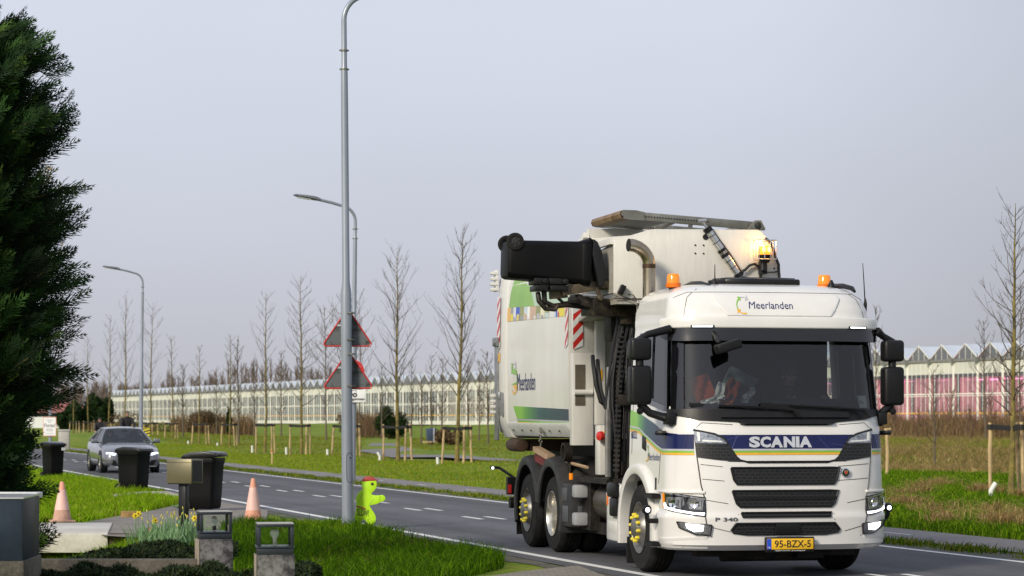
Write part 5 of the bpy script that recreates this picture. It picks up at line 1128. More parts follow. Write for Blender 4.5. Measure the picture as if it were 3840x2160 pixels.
# ---- wheels
def wheel(x, y, sg, style, twin=False):
    """style: 'steer' convex with yellow caps, 'dish' concave silver."""
    o = Vector((x, y, .49)); ax = (sg, 0, 0)
    mb = MB(); wdt = .31
    tp = [(.29, .0), (.30, -.012), (.38, -.005), (.455, -.022), (.478, -.05), (.487, -.075)]
    for k in range(4): tp += [(.490, -.085 - k * .045), (.490, -.115 - k * .045), (.481, -.117 - k * .045), (.481, -.128 - k * .045)]
    tp += [(.487, -.27), (.478, -.29), (.455, -.31), (.30, -.31), (.29, -.30)]
    mb.lathe(tp, o, ax, 40)
    if twin: mb.lathe([(r, h - .34) for r, h in tp], o, ax, 32)
    w_ = mb.build('wheel', 'rubber', truck, ang=30)
    mb = MB()
    if style == 'steer': pr = [(.292, -.008), (.282, -.004), (.272, -.02), (.262, -.06), (.245, -.075), (.20, -.05), (.175, -.01), (.165, .02), (.15, .022), (.12, .018), (.11, .05), (.085, .062), (0, .064)]
    else: pr = [(.292, -.006), (.282, -.002), (.268, -.02), (.262, -.10), (.25, -.165), (.20, -.185), (.15, -.188), (.12, -.15), (.10, -.14), (0, -.138)]
    mb.lathe(pr, o, ax, 36); mb.build('rim', mat('dull rim', (.24, .235, .22), .4, metal=.7, var=.2, scale=12, rgb2=(.2, .19, .17)) if style == 'steer' else mat('silver dish rim', (.60, .57, .50), .25, metal=.9, var=.12, scale=5), w_)
    for k in range(10):
        t = 2 * math.pi * (k + .3) / 10; h0, r0 = (.02, .145) if style == 'steer' else (-.186, .168)
        p = o + Vector((sg * h0, math.cos(t) * r0, math.sin(t) * r0)); mb = MB(); mb.lathe([(.020, -.01), (.022, .008), (.017, .038), (.010, .045), (0, .046)], p, ax, 10)
        mb.build('nut_cap', 'hubyellow' if style == 'steer' else 'alu', w_)
    return w_
for sg in (-1, 1):
    wheel(sg * 1.245, 0, sg, 'steer'); wheel(sg * 1.225, 4.0, sg, 'dish', True); wheel(sg * 1.245, 5.27, sg, 'steer')
mb = MB()
for y in (0, 4.0, 5.27): mb.cyl((-1.0, y, .49), (1.0, y, .49), .075); mb.lathe([(.0, -.2), (.16, -.16), (.2, 0), (.16, .16), (0, .2)], (0, y, .49), (1, 0, 0), 14)
mb.build('axle', 'chassis', truck)
mb = MB()
for sx in (-.42, .42): mb.bx(sx - .04, sx + .04, -.6, 6.55, .72, 1.0)
for y in (1.2, 2.4, 3.3, 4.6, 6.3): mb.bx(-.42, .42, y - .05, y + .05, .75, .97)
mb.bx(-.5, .5, 1.4, 3.2, .45, .8); mb.bx(-1.1, 1.1, 6.5, 6.58, .5, .62); mb.cyl((-1.22, 6.35, .55), (-1.0, 6.35, .55), .075); mb.bx(-.6, .6, 2.9, 6.8, 1.0, 1.36); mb.bx(-1.0, -.95, 1.5, 3.0, .30, .44)
mb.build('chassis_frame', 'chassis', truck)
# rear mudguards in dark grey plastic, one ribbed arch per axle and side
for sg in (-1, 1):
    for y, t0 in ((4.0, -22), (5.27, 0)):
        mb = MB(); rings = []
        for t in np.linspace(t0 if y < 5 else 8, 172 if y < 5 else 200, 30):
            r_ = rad(float(t)); c, s = math.cos(r_), math.sin(r_); k = .012 if int((t + 60) / 24) % 3 == 0 else 0
            rings.append([(sg * b, y - c * r * .98, .53 + s * r) for b, r in [(1.26, .56), (1.27, .60), (1.262, .655 + k), (1.18, .68 + k), (.68, .68 + k), (.68, .66), (1.19, .64), (1.235, .56)]])
        mb.loft(rings); mb.build('mudguard', 'fender', truck, ang=35)
    mb = MB(); mb.bx(sg * 1.22, sg * .72, 5.92, 5.95, .14, .62); mb.build('mud_flap', 'rubber', truck)
# rear lamp arm
mb = MB(); mb.tube([(-1.10, 6.35, .85), (-1.20, 6.45, .93), (-1.30, 6.62, 1.02), (-1.42, 6.66, 1.03)], .022, 6); mb.bx(-1.26, -1.14, 6.3, 6.4, .66, .9); ra = mb.build('rear_lamp_arm', 'black', truck)
mb = MB(); mb.lathe([(.018, 0), (.015, .008), (0, .01)], (-1.40, 6.60, 1.02), (0, -1, 0), 10); mb.build('lamp_lens', 'lamp', ra); mb = MB(); mb.bx(-1.255, -1.21, 6.285, 6.30, .68, .80); mb.build('reflector', 'red', ra)
# battery box, air tanks, tool box
mb = MB(); mb.bx(-1.24, -.92, 2.98, 3.50, .36, .90); bb = mb.build('battery_box', 'fender', truck, bevel=.025)
mb = MB(); mb.bx(-1.252, -1.238, 3.08, 3.40, .42, .62); mb.bx(-1.252, -1.238, 3.12, 3.36, .68, .84); mb.bx(-1.15, -.95, 2.968, 2.985, .42, .62); mb.bx(-1.13, -1.0, 2.968, 2.985, .68, .84); mb.build('box_panel', mat('worn grey plastic', (.06, .063, .072), .45, var=.2), bb, bevel=.01)
for z in (.46, .80):
    mb = MB(); mb.bx(-1.25, -1.06, 2.70, 2.90, z - .07, z + .09); mb.build('wheel_chock', mat('grey chock', (.30, .31, .32), .5, var=.15), truck, bevel=.03)
mb = MB(); mb.bx(-1.10, -.98, 2.55, 2.95, .34, 1.0); mb.bx(-1.2, -.7, 1.45, 2.95, .93, .99); mb.build('side_bracket', 'chassis', truck)
mb = MB(); mb.cyl((-.85, 1.35, .70), (-.85, 2.5, .70), .24); mb.build('air_tank', mat('dusty tank', (.10, .085, .07), .45, metal=.6, var=.3), truck)
mb = MB()
for k in range(14): mb.bx(-1.02 + k * .035, -1.0 + k * .035, 2.38, 2.40, .84, .94)
mb.build('tank_slots', 'ink', truck)
mb = MB(); mb.bx(-.98, -.5, 2.40, 2.44, .56, .98); mb.build('heat_shield', 'rust', truck, bevel=.01)
mb = MB(); mb.cyl((-1.15, 3.3, .94), (-1.15, 3.3, 1.02), .025, n=8); mb.build('side_marker_lamp', 'amber', truck)
# white fuel tank cover behind the front wheel
mb = MB(); mb.bx(-1.26, -.80, .68, 1.27, .29, .95); tk = mb.build('side_skirt', 'white', truck, bevel=.03, seg=3)
mb = MB(); mb.bx(-1.263, -1.259, .74, 1.2, .40, .52); mb.bx(-1.267, -1.262, 1.22, 1.24, .74, .84); mb.build('skirt_panel', 'bodywhite', tk, bevel=.004)
mb = MB(); mb.bx(-1.34, -1.255, .70, .98, .80, .97); mb.bx(-1.32, -1.255, .72, .95, .58, .80); mb.build('step_bracket', 'black', truck, bevel=.03)
mb = MB(); mb.bx(-1.27, -1.262, 1.18, 1.22, .70, .82); mb.build('side_reflector', 'orange', truck)

# ---- container body
SEC = [(-1.10, 1.46), (-1.17, 1.47), (-1.25, 1.63), (-1.262, 1.70), (-1.275, 2.3), (-1.27, 2.9), (-1.245, 3.5), (-1.215, 3.62), (-1.12, 3.71), (-.6, 3.73)]
def side_b(z):
    q = SEC[2:8]; return float(np.interp(z, [p[1] for p in q], [p[0] for p in q]))
mb = MB(); ring = SEC + [(-x, z) for x, z in SEC[::-1]]
mb.loft([[(x, y, z) for x, z in ring] for y in (2.95, 4.0, 5.2, 6.32)])
body = mb.build('container', 'bodywhite', truck, ang=30)
CS = lambda y, z, off=0.0: Vector((side_b(z) - off, y, z))
def cpatch(name, m, pts, off=.005, parent=body):
    mb = MB(); poly_patch(mb, pts, off, .008, surf=CS, ds=.12, dz=.12); return mb.build(name, m, parent, ang=40)
mb = MB(); r2 = [(x * 1.012, z if z > 1.6 else z - .03) for x, z in ring]
mb.loft([[(x, y, z) for x, z in r2] for y in (6.30, 6.80)]); mb.build('rear_frame', 'bodywhite', truck, bevel=.012)
mb = MB(); mb.bx(-1.32, -1.285, 6.70, 6.86, 1.40, 2.78); mb.bx(-1.34, -1.28, 6.66, 6.90, 2.70, 2.82); mb.cyl((-1.36, 6.76, 2.75), (-1.26, 6.76, 2.75), .05)
mb.bx(-1.32, -1.26, 6.42, 6.52, 1.74, 2.05); mb.cyl((-1.33, 6.47, 1.96), (-1.33, 6.47, 2.06), .04); mb.build('tailgate_latch', mat('worn hinge steel', (.30, .31, .32), .4, metal=.7, var=.3), truck, bevel=.006)
for z0 in (1.76, 3.46):
    mb = MB()
    for k in range(4): mb.box((-1.32, 6.86, z0 + .03 + k * .075), (.10, .14, .042), Matrix.Rotation(rad(3 * (k % 2)), 3, 'Y'))
    mb.bx(-1.31, -1.27, 6.8, 6.94, z0, z0 + .30); mb.build('tailgate_hinge', 'bodywhite', truck, bevel=.006)
mb = MB(); mb.bx(-1.24, 1.26, 6.80, 6.95, 1.5, 3.66); mb.build('tailgate', 'bodywhite', truck, bevel=.05)
# graphics on the side of the container
cpatch('leaf_graphic', 'leaf', [(6.03, 3.55), (6.14, 3.4), (6.22, 3.21), (4.75, 3.165), (4.95, 3.36), (5.25, 3.60), (6.0, 3.60)])
cpatch('leaf_graphic', 'teal', [(5.25, 3.60), (4.95, 3.36), (4.75, 3.165), (2.99, 3.11), (2.99, 3.60)])
rng = random.Random(5); x = 6.29; cols = ['red', 'euro', 'reflwhite', 'teal', 'hubyellow', 'reflwhite', 'paper', 'yellow', 'greyfoil']
cl2 = [mat('print tan', (.55, .38, .28), .4), mat('print cream', (.72, .68, .50), .4), mat('print lemon', (.68, .55, .10), .4), mat('print grey', (.30, .31, .33), .4), mat('print pale blue', (.50, .60, .66), .4), mat('print olive', (.28, .30, .12), .4)]
while x > 3.0:
    wd = rng.uniform(.07, .26); x1 = max(2.98, x - wd); z0 = lambda q: 2.965 + (q - 2.97) * .017; z1 = lambda q: 3.105 + (q - 2.97) * .032
    sl_ = rng.uniform(-.05, .05); zm = rng.uniform(.3, .75); m1 = rng.choice(cl2 + (cols if x > 5.5 else cols[2:])); m2 = rng.choice(cl2 + cols)
    cpatch('picture_strip', m1, [(x1, z0(x1)), (x, z0(x)), (x, z1(x)), (x1, z1(x1))])
    if rng.random() < .6: cpatch('picture_strip', m2, [(x1 + wd * .1, z0(x1)), (x - wd * .2, z0(x)), (x - wd * rng.uniform(.05, .3), z0(x) + zm * .15), (x1 + wd * rng.uniform(.1, .4), z0(x) + zm * rng.uniform(.08, .16))], .007)
    x = x1
mgb = mg.copy(); mgb.name = 'foil fade on container'; rr2 = [q for q in mgb.node_tree.nodes if q.type == 'VALTORGB'][0]; mr2 = [q for q in mgb.node_tree.nodes if q.type == 'MAP_RANGE'][0]
mr2.inputs[1].default_value = 3.0; mr2.inputs[2].default_value = 6.0; rr2.color_ramp.elements[0].color = (.025, .028, .09, 1)
cpatch('stripe', mgb, [(2.98, 1.675), (2.98, 1.815), (5.93, 1.87), (5.72, 1.70)])
for m, d in (('greyfoil', .0), ('lime', .022), ('yellow', .042)):
    cpatch('stripe', m, [(2.98, 1.648 - d), (2.98, 1.672 - d), (5.72, 1.697 - d), (5.70, 1.675 - d)], .006)
emblem(5.66, 4.66, 2.07, 2.30, 5.86, 2.24, .20, lambda x, z: CS(5.86 + (x - 5.86) * (1 if x < 5.7 else -1), z, .006), body)
def stripes(mbR, mbW, P, n):
    """Diagonal warning stripes inside the quad P (4 corners: bottom left, bottom right, top right, top left)."""
    P = [Vector(p) for p in P]
    at_ = lambda u, v: (P[0] * (1-u) + P[1] * u) * (1-v) + (P[3] * (1-u) + P[2] * u) * v
    for k in range(-1, 2 * n + 1):
        a0, a1 = k / (2 * n), (k + 1) / (2 * n); sk = .8 / n
        q = [(0, a0), (0, a1), (1, a1 + sk), (1, a0 + sk)]; q = [(u, min(1, max(0, v))) for u, v in q]
        if abs(q[1][1] - q[0][1]) + abs(q[2][1] - q[3][1]) < 1e-4: continue
        (mbR if k % 2 == 0 else mbW).raw([at_(u, v) for u, v in q], [(0, 3, 2, 1)])
for P in ([(-1.298, 6.80, 2.62), (-1.298, 6.62, 2.62), (-1.290, 6.62, 3.38), (-1.290, 6.80, 3.38)], [(-1.283, 3.10, 2.56), (-1.283, 2.96, 2.56), (-1.275, 2.96, 3.12), (-1.275, 3.10, 3.12)], [(-1.262, 2.775, 2.54), (-1.135, 2.775, 2.54), (-1.135, 2.775, 3.06), (-1.262, 2.775, 3.06)]):
    a, b = MB(), MB(); stripes(a, b, P, 4 if P[0][1] > 6 else 3); o = b.build('warning_board', 'reflwhite', truck, smooth=False); a.build('warning_stripe', 'red', o, smooth=False)
mb = MB(); mb.bx(-1.30, -1.294, 6.62, 6.74, 2.48, 2.60); mb.build('sticker', 'yellow', truck)
# sill with rope hooks, chain
mb = MB(); mb.loft([[(-1.19, y, 1.47), (-1.285, y, 1.60), (-1.285, y, 1.64), (-1.26, y, 1.645), (-1.1, y, 1.50)] for y in (2.97, 6.2)]); sill = mb.build('sill', mat('dull white sill', (.55, .55, .53), .4, var=.1), truck)
mb = MB()
for k in range(6): mb.box((-1.25, 3.5 + k * .5, 1.545), (.012, .05, .02))
mb.build('rope_hook', 'ink', sill)
mb = MB(); mb.box((-1.27, 4.35, 1.555), (.04, .10, .06)); 
for k in range(4): mb.lathe([(.02, -.006), (.026, 0), (.02, .006), (.014, 0)], (-1.28, 4.35, 1.50 - k * .045), (1, 0, 0) if k % 2 else (0, 1, 0), 10, closed=True)
mb.build('chain', 'steel', truck)
mb = MB(); mb.bx(-1.05, 1.05, 6.0, 6.6, 1.26, 1.42); mb.cyl((-1.14, 5.95, 1.34), (-1.14, 6.55, 1.34), .09); mb.build('rear_roller', mat('dark rust', (.05, .026, .014), .7, var=.4, scale=6), truck, bevel=.01)
# street broom and shovel clipped over the rear axles
mb = MB(); mb.bar((-1.16, 5.05, 1.30), (-1.14, 4.35, 1.20), .10, .07); mb.tube([(-1.12, 4.35, 1.19), (-1.05, 2.9, 1.10)], .022, 6); br = mb.build('broom_clip', mat('worn wood', (.35, .24, .15), .7, var=.2), truck)
mb = MB()
for k in range(14):
    y = 5.05 - k * .05; mb.cyl((-1.16, y, 1.27 - k * .007), (-1.18, y + .03, 1.15 - k * .007), .014, .018, 5)
mb.build('bristles', mat('dark red bristles', (.14, .03, .03), .8, var=.4), br)
mb = MB(); mb.lathe([(.09, -.05), (.12, -.05), (.12, .05), (.09, .05)], (-1.14, 3.55, 1.28), (1, 0, 0), 18, closed=True); mb.tube([(-1.1, 3.55, 1.2), (-1.1, 3.55, .95)], .03, 6); mb.build('hose_clamp', 'chassis', truck)
# ---- tower between cab and container, control cabinet, lifting mast
mb = MB(); mb.bx(-1.265, -1.0, 2.78, 2.93, 1.37, 2.50); mb.bx(-1.255, -1.0, 2.79, 2.92, 2.49, 3.08); tower = mb.build('tower', 'bodywhite', truck, bevel=.012)
mb = MB(); mb.bx(-1.235, -1.11, 2.772, 2.781, 1.86, 2.36); mb.build('recess', mat('brown recess', (.09, .075, .055), .8, var=.3), tower)
mb = MB(); mb.cyl((-1.25, 2.76, 2.02), (-1.02, 2.76, 2.02), .035); mb.build('cross_pipe', 'bodywhite', tower)
mb = MB(); mb.prism([(-1.0, 2.70, 2.86), (-.88, 2.70, 2.86), (-.88, 2.70, 2.60), (-.96, 2.70, 1.98), (-1.0, 2.70, 1.98)], (0, .2, 0)); mb.build('slanted_cover', 'greypaint', truck, bevel=.012)
mb = MB(); mb.bx(-1.02, -.90, 2.60, 2.70, 1.62, 2.9); mb.bx(-1.06, -.80, 2.28, 2.50, 1.02, 1.62); cabi = mb.build('control_cabinet', 'bodywhite', truck, bevel=.012)
mb = MB(); mb.bx(-.94, -.82, 2.268, 2.281, 1.05, 1.50); mb.build('cabinet_door', 'white', cabi, bevel=.008)
mb = MB(); mb.bx(-.90, -.87, 2.258, 2.27, 1.22, 1.30); mb.bx(-.99, -.96, 2.262, 2.281, 1.12, 1.2); mb.bx(-.99, -.96, 2.262, 2.281, 1.40, 1.48); mb.build('cabinet_latch', 'ink', cabi)
mb = MB(); mb.bx(-1.03, -.97, 2.19, 2.28, 1.43, 1.55); eb = mb.build('stop_button_box', 'yellow', truck, bevel=.01)
mb = MB(); mb.lathe([(.03, 0), (.06, .03), (.055, .07), (0, .085)], (-1.03, 2.22, 1.49), (-1, -.4, 0), 14); mb.build('stop_button', 'red', eb)
mb = MB(); mb.box((-.97, 2.595, 2.23), (.06, .006, .13)); mb.build('warning_sticker', 'yellow', truck)
SH = Matrix.Translation((-.11, 0, 0))
# mast: two slotted rails, hydraulic ram, hoses
mb = MB(); mb.T = SH; mb.bar((-.86, 1.62, 3.05), (-1.02, 1.38, .92), .12, .10); mb.bar((-.66, 1.66, 3.05), (-.80, 1.38, .92), .14, .10); mb.bar((-.56, 1.7, 2.9), (-.66, 1.5, .9), .2, .05); mb.bx(-1.0, -.45, 1.6, 1.9, 2.62, 3.0)
mb.bx(-.98, -.55, 1.3, 1.6, 1.85, 1.98); mb.bx(-.78, -.40, 1.66, 1.70, .9, 3.0); mb.bx(-.70, -.40, 1.25, 1.3, 1.1, 2.2); mb.bx(-1.05, -.7, 1.3, 1.5, .86, 1.0); mast = mb.build('lift_mast', 'chassis', truck, bevel=.012)
mb = MB(); mb.T = SH
for k in range(34): mb.box(Vector((-.90, 1.56, 3.0)).lerp(Vector((-1.03, 1.33, 1.1)), k / 33) + Vector((0, -.06, 0)), (.07, .02, .022))
mb.build('drag_chain', mat('worn black links', (.04, .04, .042), .45, var=.3), mast)
mb = MB(); mb.T = SH; mb.tube([(-1.06, 1.5, 2.3), (-1.09, 1.40, 1.75)], .022, 8); mb.tube([(-1.09, 1.40, 1.8), (-1.12, 1.30, 1.02)], .035, 8); mb.build('hydraulic_ram', 'steel', mast)
rng = random.Random(11)
mb = MB(); mb.T = SH
for k in range(17):
    x0 = -1.12 + (k % 11) * .045 + .02 * (k > 10); P = [(x0 - .15 * rng.random(), 1.75 + rng.uniform(-.1, .1), 3.06 + rng.uniform(-.04, .06)), (x0 + .12, 1.55, 3.08 + rng.uniform(-.05, .05)), (x0 + .18, 1.46, 2.9), (x0 + .10 + rng.uniform(-.05, .05), 1.48, 2.5), (x0 + rng.uniform(-.05, .08), 1.44, 2.0), (x0 + rng.uniform(-.02, .05), 1.38, 1.5), (x0 + .05, 1.45, 1.1)]
    # smooth the bend
    Q = []
    for a, b in zip(P, P[1:]):
        for i in range(4): Q.append(Vector(a).lerp(Vector(b), i / 4))
    for _ in range(2): Q = [Q[0]] + [(Q[i-1] + Q[i] * 2 + Q[i+1]) / 4 for i in range(1, len(Q)-1)] + [Q[-1]]
    mb.tube(Q, rng.uniform(.013, .02), 6)
for x0, z0, z1 in ((-1.06, 2.35, 1.85), (-1.0, 2.3, 1.78), (-.62, 2.75, 2.2), (-.56, 2.7, 2.25)):
    mb.tube([(x0, 2.2, z0 + .1), (x0 - .02, 2.1, z0), (x0, 2.05, (z0 + z1) / 2), (x0 + .06, 2.05, z1 + .05), (x0 + .14, 2.1, z1)], .026, 7)
mb.build('hydraulic_hose', 'ink', truck)
mb = MB(); mb.T = SH
for k in range(3): mb.tube([(-1.0 + k * .02, 1.55, 3.16), (-.80 + k * .03, 1.42, 3.15), (-.70 + k * .03, 1.36, 3.06), (-.66 + k * .03, 1.38, 2.86)], .008, 5)
mb.box((-.62, 1.30, 2.66), (.10, .06, .05)); mb.cyl((-.66, 1.3, 2.58), (-.66, 1.3, 2.7), .025); mb.cyl((-.58, 1.3, 2.56), (-.58, 1.3, 2.7), .025); mb.build('pipe_fitting', 'steel', truck)
mb = MB(); mb.T = SH; mb.bx(-.72, -.66, 1.22, 1.25, 1.72, 1.86); mb.build('side_reflector', 'orange', truck, bevel=.006)
# grab that holds the bin
mb = MB(); mb.bar((-1.80, 1.32, 3.17), (-1.20, 1.38, 3.27), .16, .11); mb.bar((-1.92, 1.34, 3.16), (-1.72, 1.34, 3.18), .10, .16); mb.bx(-1.36, -1.20, 1.25, 1.6, 3.21, 3.30); mb.cyl((-1.34, 1.2, 3.10), (-1.34, 1.5, 3.10), .035)
mb.tube([(-1.20, 1.4, 3.285), (-1.06, 1.38, 3.29)], .008, 5); mb.bar((-1.36, 1.3, 3.24), (-1.33, 1.3, 3.06), .04, .05); grab = mb.build('bin_grab', mat('ochre grab steel', (.14, .11, .07), .5, metal=.35, var=.3, scale=12, rgb2=(.06, .046, .03), bump=.2), truck, bevel=.014)
for x0, x1 in ((-2.13, -1.96), (-1.955, -1.72)):
    mb = MB(); mb.bx(x0, x1, 1.22, 1.52, 3.245, 3.32); mb.bx(x0 + .01, x1 - .01, 1.20, 1.5, 3.17, 3.235); mb.cyl((x1 - .04, 1.19, 3.28), (x1 - .04, 1.53, 3.28), .036, n=10); mb.build('grab_pad', 'black', grab, bevel=.018)
mb = MB(); P = [(-2.06, 1.34, 3.16), (-2.05, 1.32, 3.06), (-1.98, 1.3, 2.97), (-1.86, 1.3, 2.96), (-1.82, 1.3, 3.02)]
mb.tube(P, [.03, .035, .032, .03, .025], 7); mb.tube([(-1.99, 1.33, 3.2), (-1.98, 1.33, 3.05), (-1.88, 1.33, 3.0), (-1.7, 1.35, 3.02), (-1.5, 1.4, 3.0), (-1.2, 1.45, 3.0)], .035, 7)
mb.tube([(-1.86, 1.36, 3.14), (-1.75, 1.36, 3.04), (-1.6, 1.38, 3.06), (-1.4, 1.42, 3.05), (-1.1, 1.5, 3.02), (-.95, 1.5, 2.85)], .022, 6)
mb.bar((-1.62, 1.42, 3.09), (-1.0, 1.52, 2.93), .26, .12); mb.bar((-1.45, 1.4, 3.0), (-.92, 1.55, 2.98), .3, .2); mb.bx(-1.05, -.6, 1.4, 1.75, 2.8, 3.1); mb.box((-1.66, 1.28, 3.07), (.10, .08, .07))
mb.build('lift_arm', 'oily', truck, bevel=.016)
mb = MB(); mb.cyl((-1.55, 1.25, 3.13), (-1.38, 1.25, 3.125), .016); mb.build('pin', 'alu', truck)
# ---- hopper with front wall, exhaust, roof cover
hp = [(-1.24, 3.145), (-1.24, 3.742), (-1.225, 3.755), (-.80, 3.882), (-.74, 3.888), (.50, 3.903), (.535, 3.89), (.62, 3.80), (.70, 3.68), (.75, 3.56), (.785, 3.38), (.79, 2.7), (-.95, 2.7), (-.96, 3.06)]
mb = MB(); mb.prism([(x, 1.0, z) for x, z in hp], (0, .05, 0)); hop = mb.build('hopper', 'hopper', truck, bevel=.006)
mb = MB(); mb.prism([(-1.232, 1.06, 3.15), (-1.232, 1.06, 3.73), (-1.232, 2.2, 3.62), (-1.232, 2.95, 3.55), (-1.232, 2.95, 3.12)], (.05, 0, 0)); mb.prism([(.74, 1.06, 3.15), (.74, 1.06, 3.5), (.74, 2.95, 3.6), (.74, 2.95, 3.1)], (.04, 0, 0))
mb.prism([(-1.2, 1.06, 3.13), (.74, 1.06, 3.13), (.74, 2.95, 2.9), (-1.2, 2.95, 2.9)], (0, 0, -.04)); mb.build('hopper_side', 'greypaint', hop)  # sides carry their shading as a darker grey than the front wall
mb = MB(); mb.bar((-1.25, 1.05, 3.745), (-1.25, 2.6, 3.72), .05, .07); mb.bar((-1.25, 2.6, 3.70), (-1.25, 2.2, 3.90), .07, .07); mb.bar((-1.22, 2.25, 3.92), (-.2, 2.25, 3.92), .08, .12); mb.bar((-1.25, 2.45, 3.84), (-.9, 1.1, 3.80), .06, .05)
mb.build('hopper_rim', 'hopper', hop)
mb = MB()
for x, z, r in ((-.141, 3.807, .034), (-.265, 3.71, .010), (-.165, 3.71, .010), (-.265, 3.615, .010), (-.165, 3.615, .010), (.70, 3.455, .010), (-.31, 3.23, .010), (-.1, 3.24, .010)): mb.cyl((x, 1.002, z), (x, .992, z), r, n=14)
mb.build('hole', 'ink', hop)
mb = MB(); mb.bx(-1.24, -.86, .985, 1.0, 3.075, 3.085); mb.tube([(-1.08, .98, 3.13), (-1.03, .94, 3.12), (-1.0, .94, 3.08)], .008, 5); mb.box((-1.16, .96, 3.18), (.06, .07, .11), Matrix.Rotation(rad(25), 3, 'Y')); mb.build('work_lamp', 'black', truck, bevel=.006)
mb = MB(); mb.tube([(-1.24, 1.02, 3.14), (-.95, 1.02, 3.02)], .02, 5); mb.bx(-1.2, -.9, 1.02, 1.3, 3.02, 3.10); mb.bx(-.92, -.60, .98, 1.02, 2.72, 3.04)
for k in range(4): mb.bar((-.95 + k * .09, 1.0, 3.0 - k * .03), (-.86 + k * .09, 1.0, 2.74 - k * .02), .02, .03)
mb.build('hopper_bracket', 'greypaint', truck)
mb = MB(); P = [(-.90, .74, 2.9), (-.90, .74, 3.455)] + [(-.90 - .24 * (1 - math.cos(t)), .74 - .03 * (1 - math.cos(t)), 3.455 + .22 * math.sin(t)) for t in np.linspace(.2, 1.62, 9)]
mb.tube(P, .074, 18, cap=False); ex = mb.build('exhaust_pipe', 'exhaust', truck)
mb = MB(); mb.tube([P[-1], P[-2], P[-3]], [.069, .069, .069], 16); mb.build('pipe_mouth', mat('mouth black', (.01, .009, .008), .9), ex)  # flat black plug closes the open end of the pipe
mb = MB(); mb.lathe([(.0755, -.025), (.0765, 0), (.0755, .025)], (-.90, .74, 3.44), n=18); mb.build('weld_band', mat('burnt weld', (.07, .04, .025), .5, metal=.6, var=.4, scale=20), ex)
# roof cover: flat frame of perforated rails with a rusty rounded lip, raised on a ram
def cv(x, y): return Vector((x, y, 4.055 - (x + 1.05) * .062))
mb = MB(); mb.bar(cv(-1.02, 1.15), cv(.56, 1.15), .05, .095); mb.bar(cv(-1.02, 2.38), cv(.56, 2.38), .05, .095); mb.bar(cv(-.45, 1.15), cv(-.30, 2.38), .08, .05); mb.bar(cv(.1, 2.38), cv(-.25, 1.2), .05, .04); mb.bar(cv(.5, 1.15), cv(.5, 2.38), .07, .07)
mb.prism([cv(-1.02, 1.18) + Vector((0, 0, -.045)), cv(-.55, 1.18) + Vector((0, 0, -.045)), cv(-.55, 2.36) + Vector((0, 0, -.045)), cv(-1.02, 2.36) + Vector((0, 0, -.045))], (0, 0, .01))
cov = mb.build('roof_cover', 'zinc', truck, bevel=.006)
mb = MB()
for k in range(30):
    p = cv(-1.06 + k * .034, 1.122); mb.cyl(p, p + Vector((0, -.006, 0)), .009, n=6)
    p = cv(-.98 + k * .034, 2.352); mb.cyl(p, p + Vector((0, -.006, 0)), .009, n=6)
mb.build('rail_holes', 'ink', cov)
mb = MB(); pr = [(-1.06 + .20, .048), (-1.07, .052), (-1.12, .042), (-1.14, 0), (-1.12, -.042), (-1.07, -.052), (-.92, -.048)]
mb.loft([[(x, y, 4.06 + z - (x + 1.05) * .05) for x, z in pr] + [(x, y, 4.06 + z * .9 - (x + 1.05) * .05) for x, z in [(q[0] + .005, q[1]) for q in pr[::-1]]] for y in (1.13, 2.40)]); mb.build('lip', 'rust', cov)
mb = MB(); mb.prism([cv(-1.10, 1.115) + Vector((0, 0, .055)), cv(-.94, 1.115) + Vector((0, 0, .062)), cv(-.84, 1.115) + Vector((0, 0, .048)), cv(-.84, 1.115) + Vector((0, 0, -.048)), cv(-1.06, 1.115) + Vector((0, 0, -.05)), cv(-1.13, 1.115)], (0, .012, 0)); mb.build('end_plate', 'zinc', cov)
mb = MB(); p = cv(.53, 1.13); mb.cyl(p + Vector((0, -.04, 0)), p + Vector((0, .1, 0)), .055, n=18); mb.prism([(.40, 1.08, 3.905), (.44, 1.08, 3.97), (.50, 1.08, 4.02), (.57, 1.08, 4.02), (.62, 1.08, 3.93), (.62, 1.08, 3.905)], (0, .04, 0)); mb.build('hinge', 'zinc', cov, bevel=.004)
mb = MB(); p = p + Vector((0, -.042, 0)); mb.cyl(p, p + Vector((0, -.008, 0)), .045, n=18); mb.build('hinge_cap', 'ink', cov)
T0, T1 = Vector((-.19, .97, 3.985)), Vector((.31, .93, 3.27)); dv = (T1 - T0).normalized(); ln = (T1 - T0).length
mb = MB(); mb.cyl(T0 + dv * .09, T0 + dv * .40, .046, n=16); mb.cyl(T0 + dv * .46, T0 + dv * .74, .046, n=16); mb.cyl(T0, T1, .014, n=8); mb.cyl(T0 + Vector((-.05, 0, 0)), T0 + Vector((.05, 0, .01)), .022, n=10); ram = mb.build('cover_ram', 'alu', truck)
mb = MB()
for t, h in ((.09, .06), (.39, .035), (.46, .035), (.73, .05)): mb.cyl(T0 + dv * t, T0 + dv * (t + h), .054, n=16)
for t in (.2, .29, .55, .64): mb.cyl(T0 + dv * t, T0 + dv * (t + .008), .049, n=16)
mb.tube([T0 + dv * .12 + Vector((.05, -.02, 0)), T0 + dv * .3 + Vector((.055, -.02, 0)), T0 + dv * .45 + Vector((.065, -.02, 0)), T0 + dv * .7 + Vector((.055, -.02, 0))], .007, 5)
mb.build('ram_collar', 'satin', ram)
mb = MB(); mb.tube([(.285, .95, 3.38), (.30, .95, 3.42), (.33, .95, 3.43), (.38, .95, 3.48), (.44, .95, 3.50), (.49, .95, 3.47), (.515, .95, 3.40), (.515, .96, 3.1)], .017, 7)
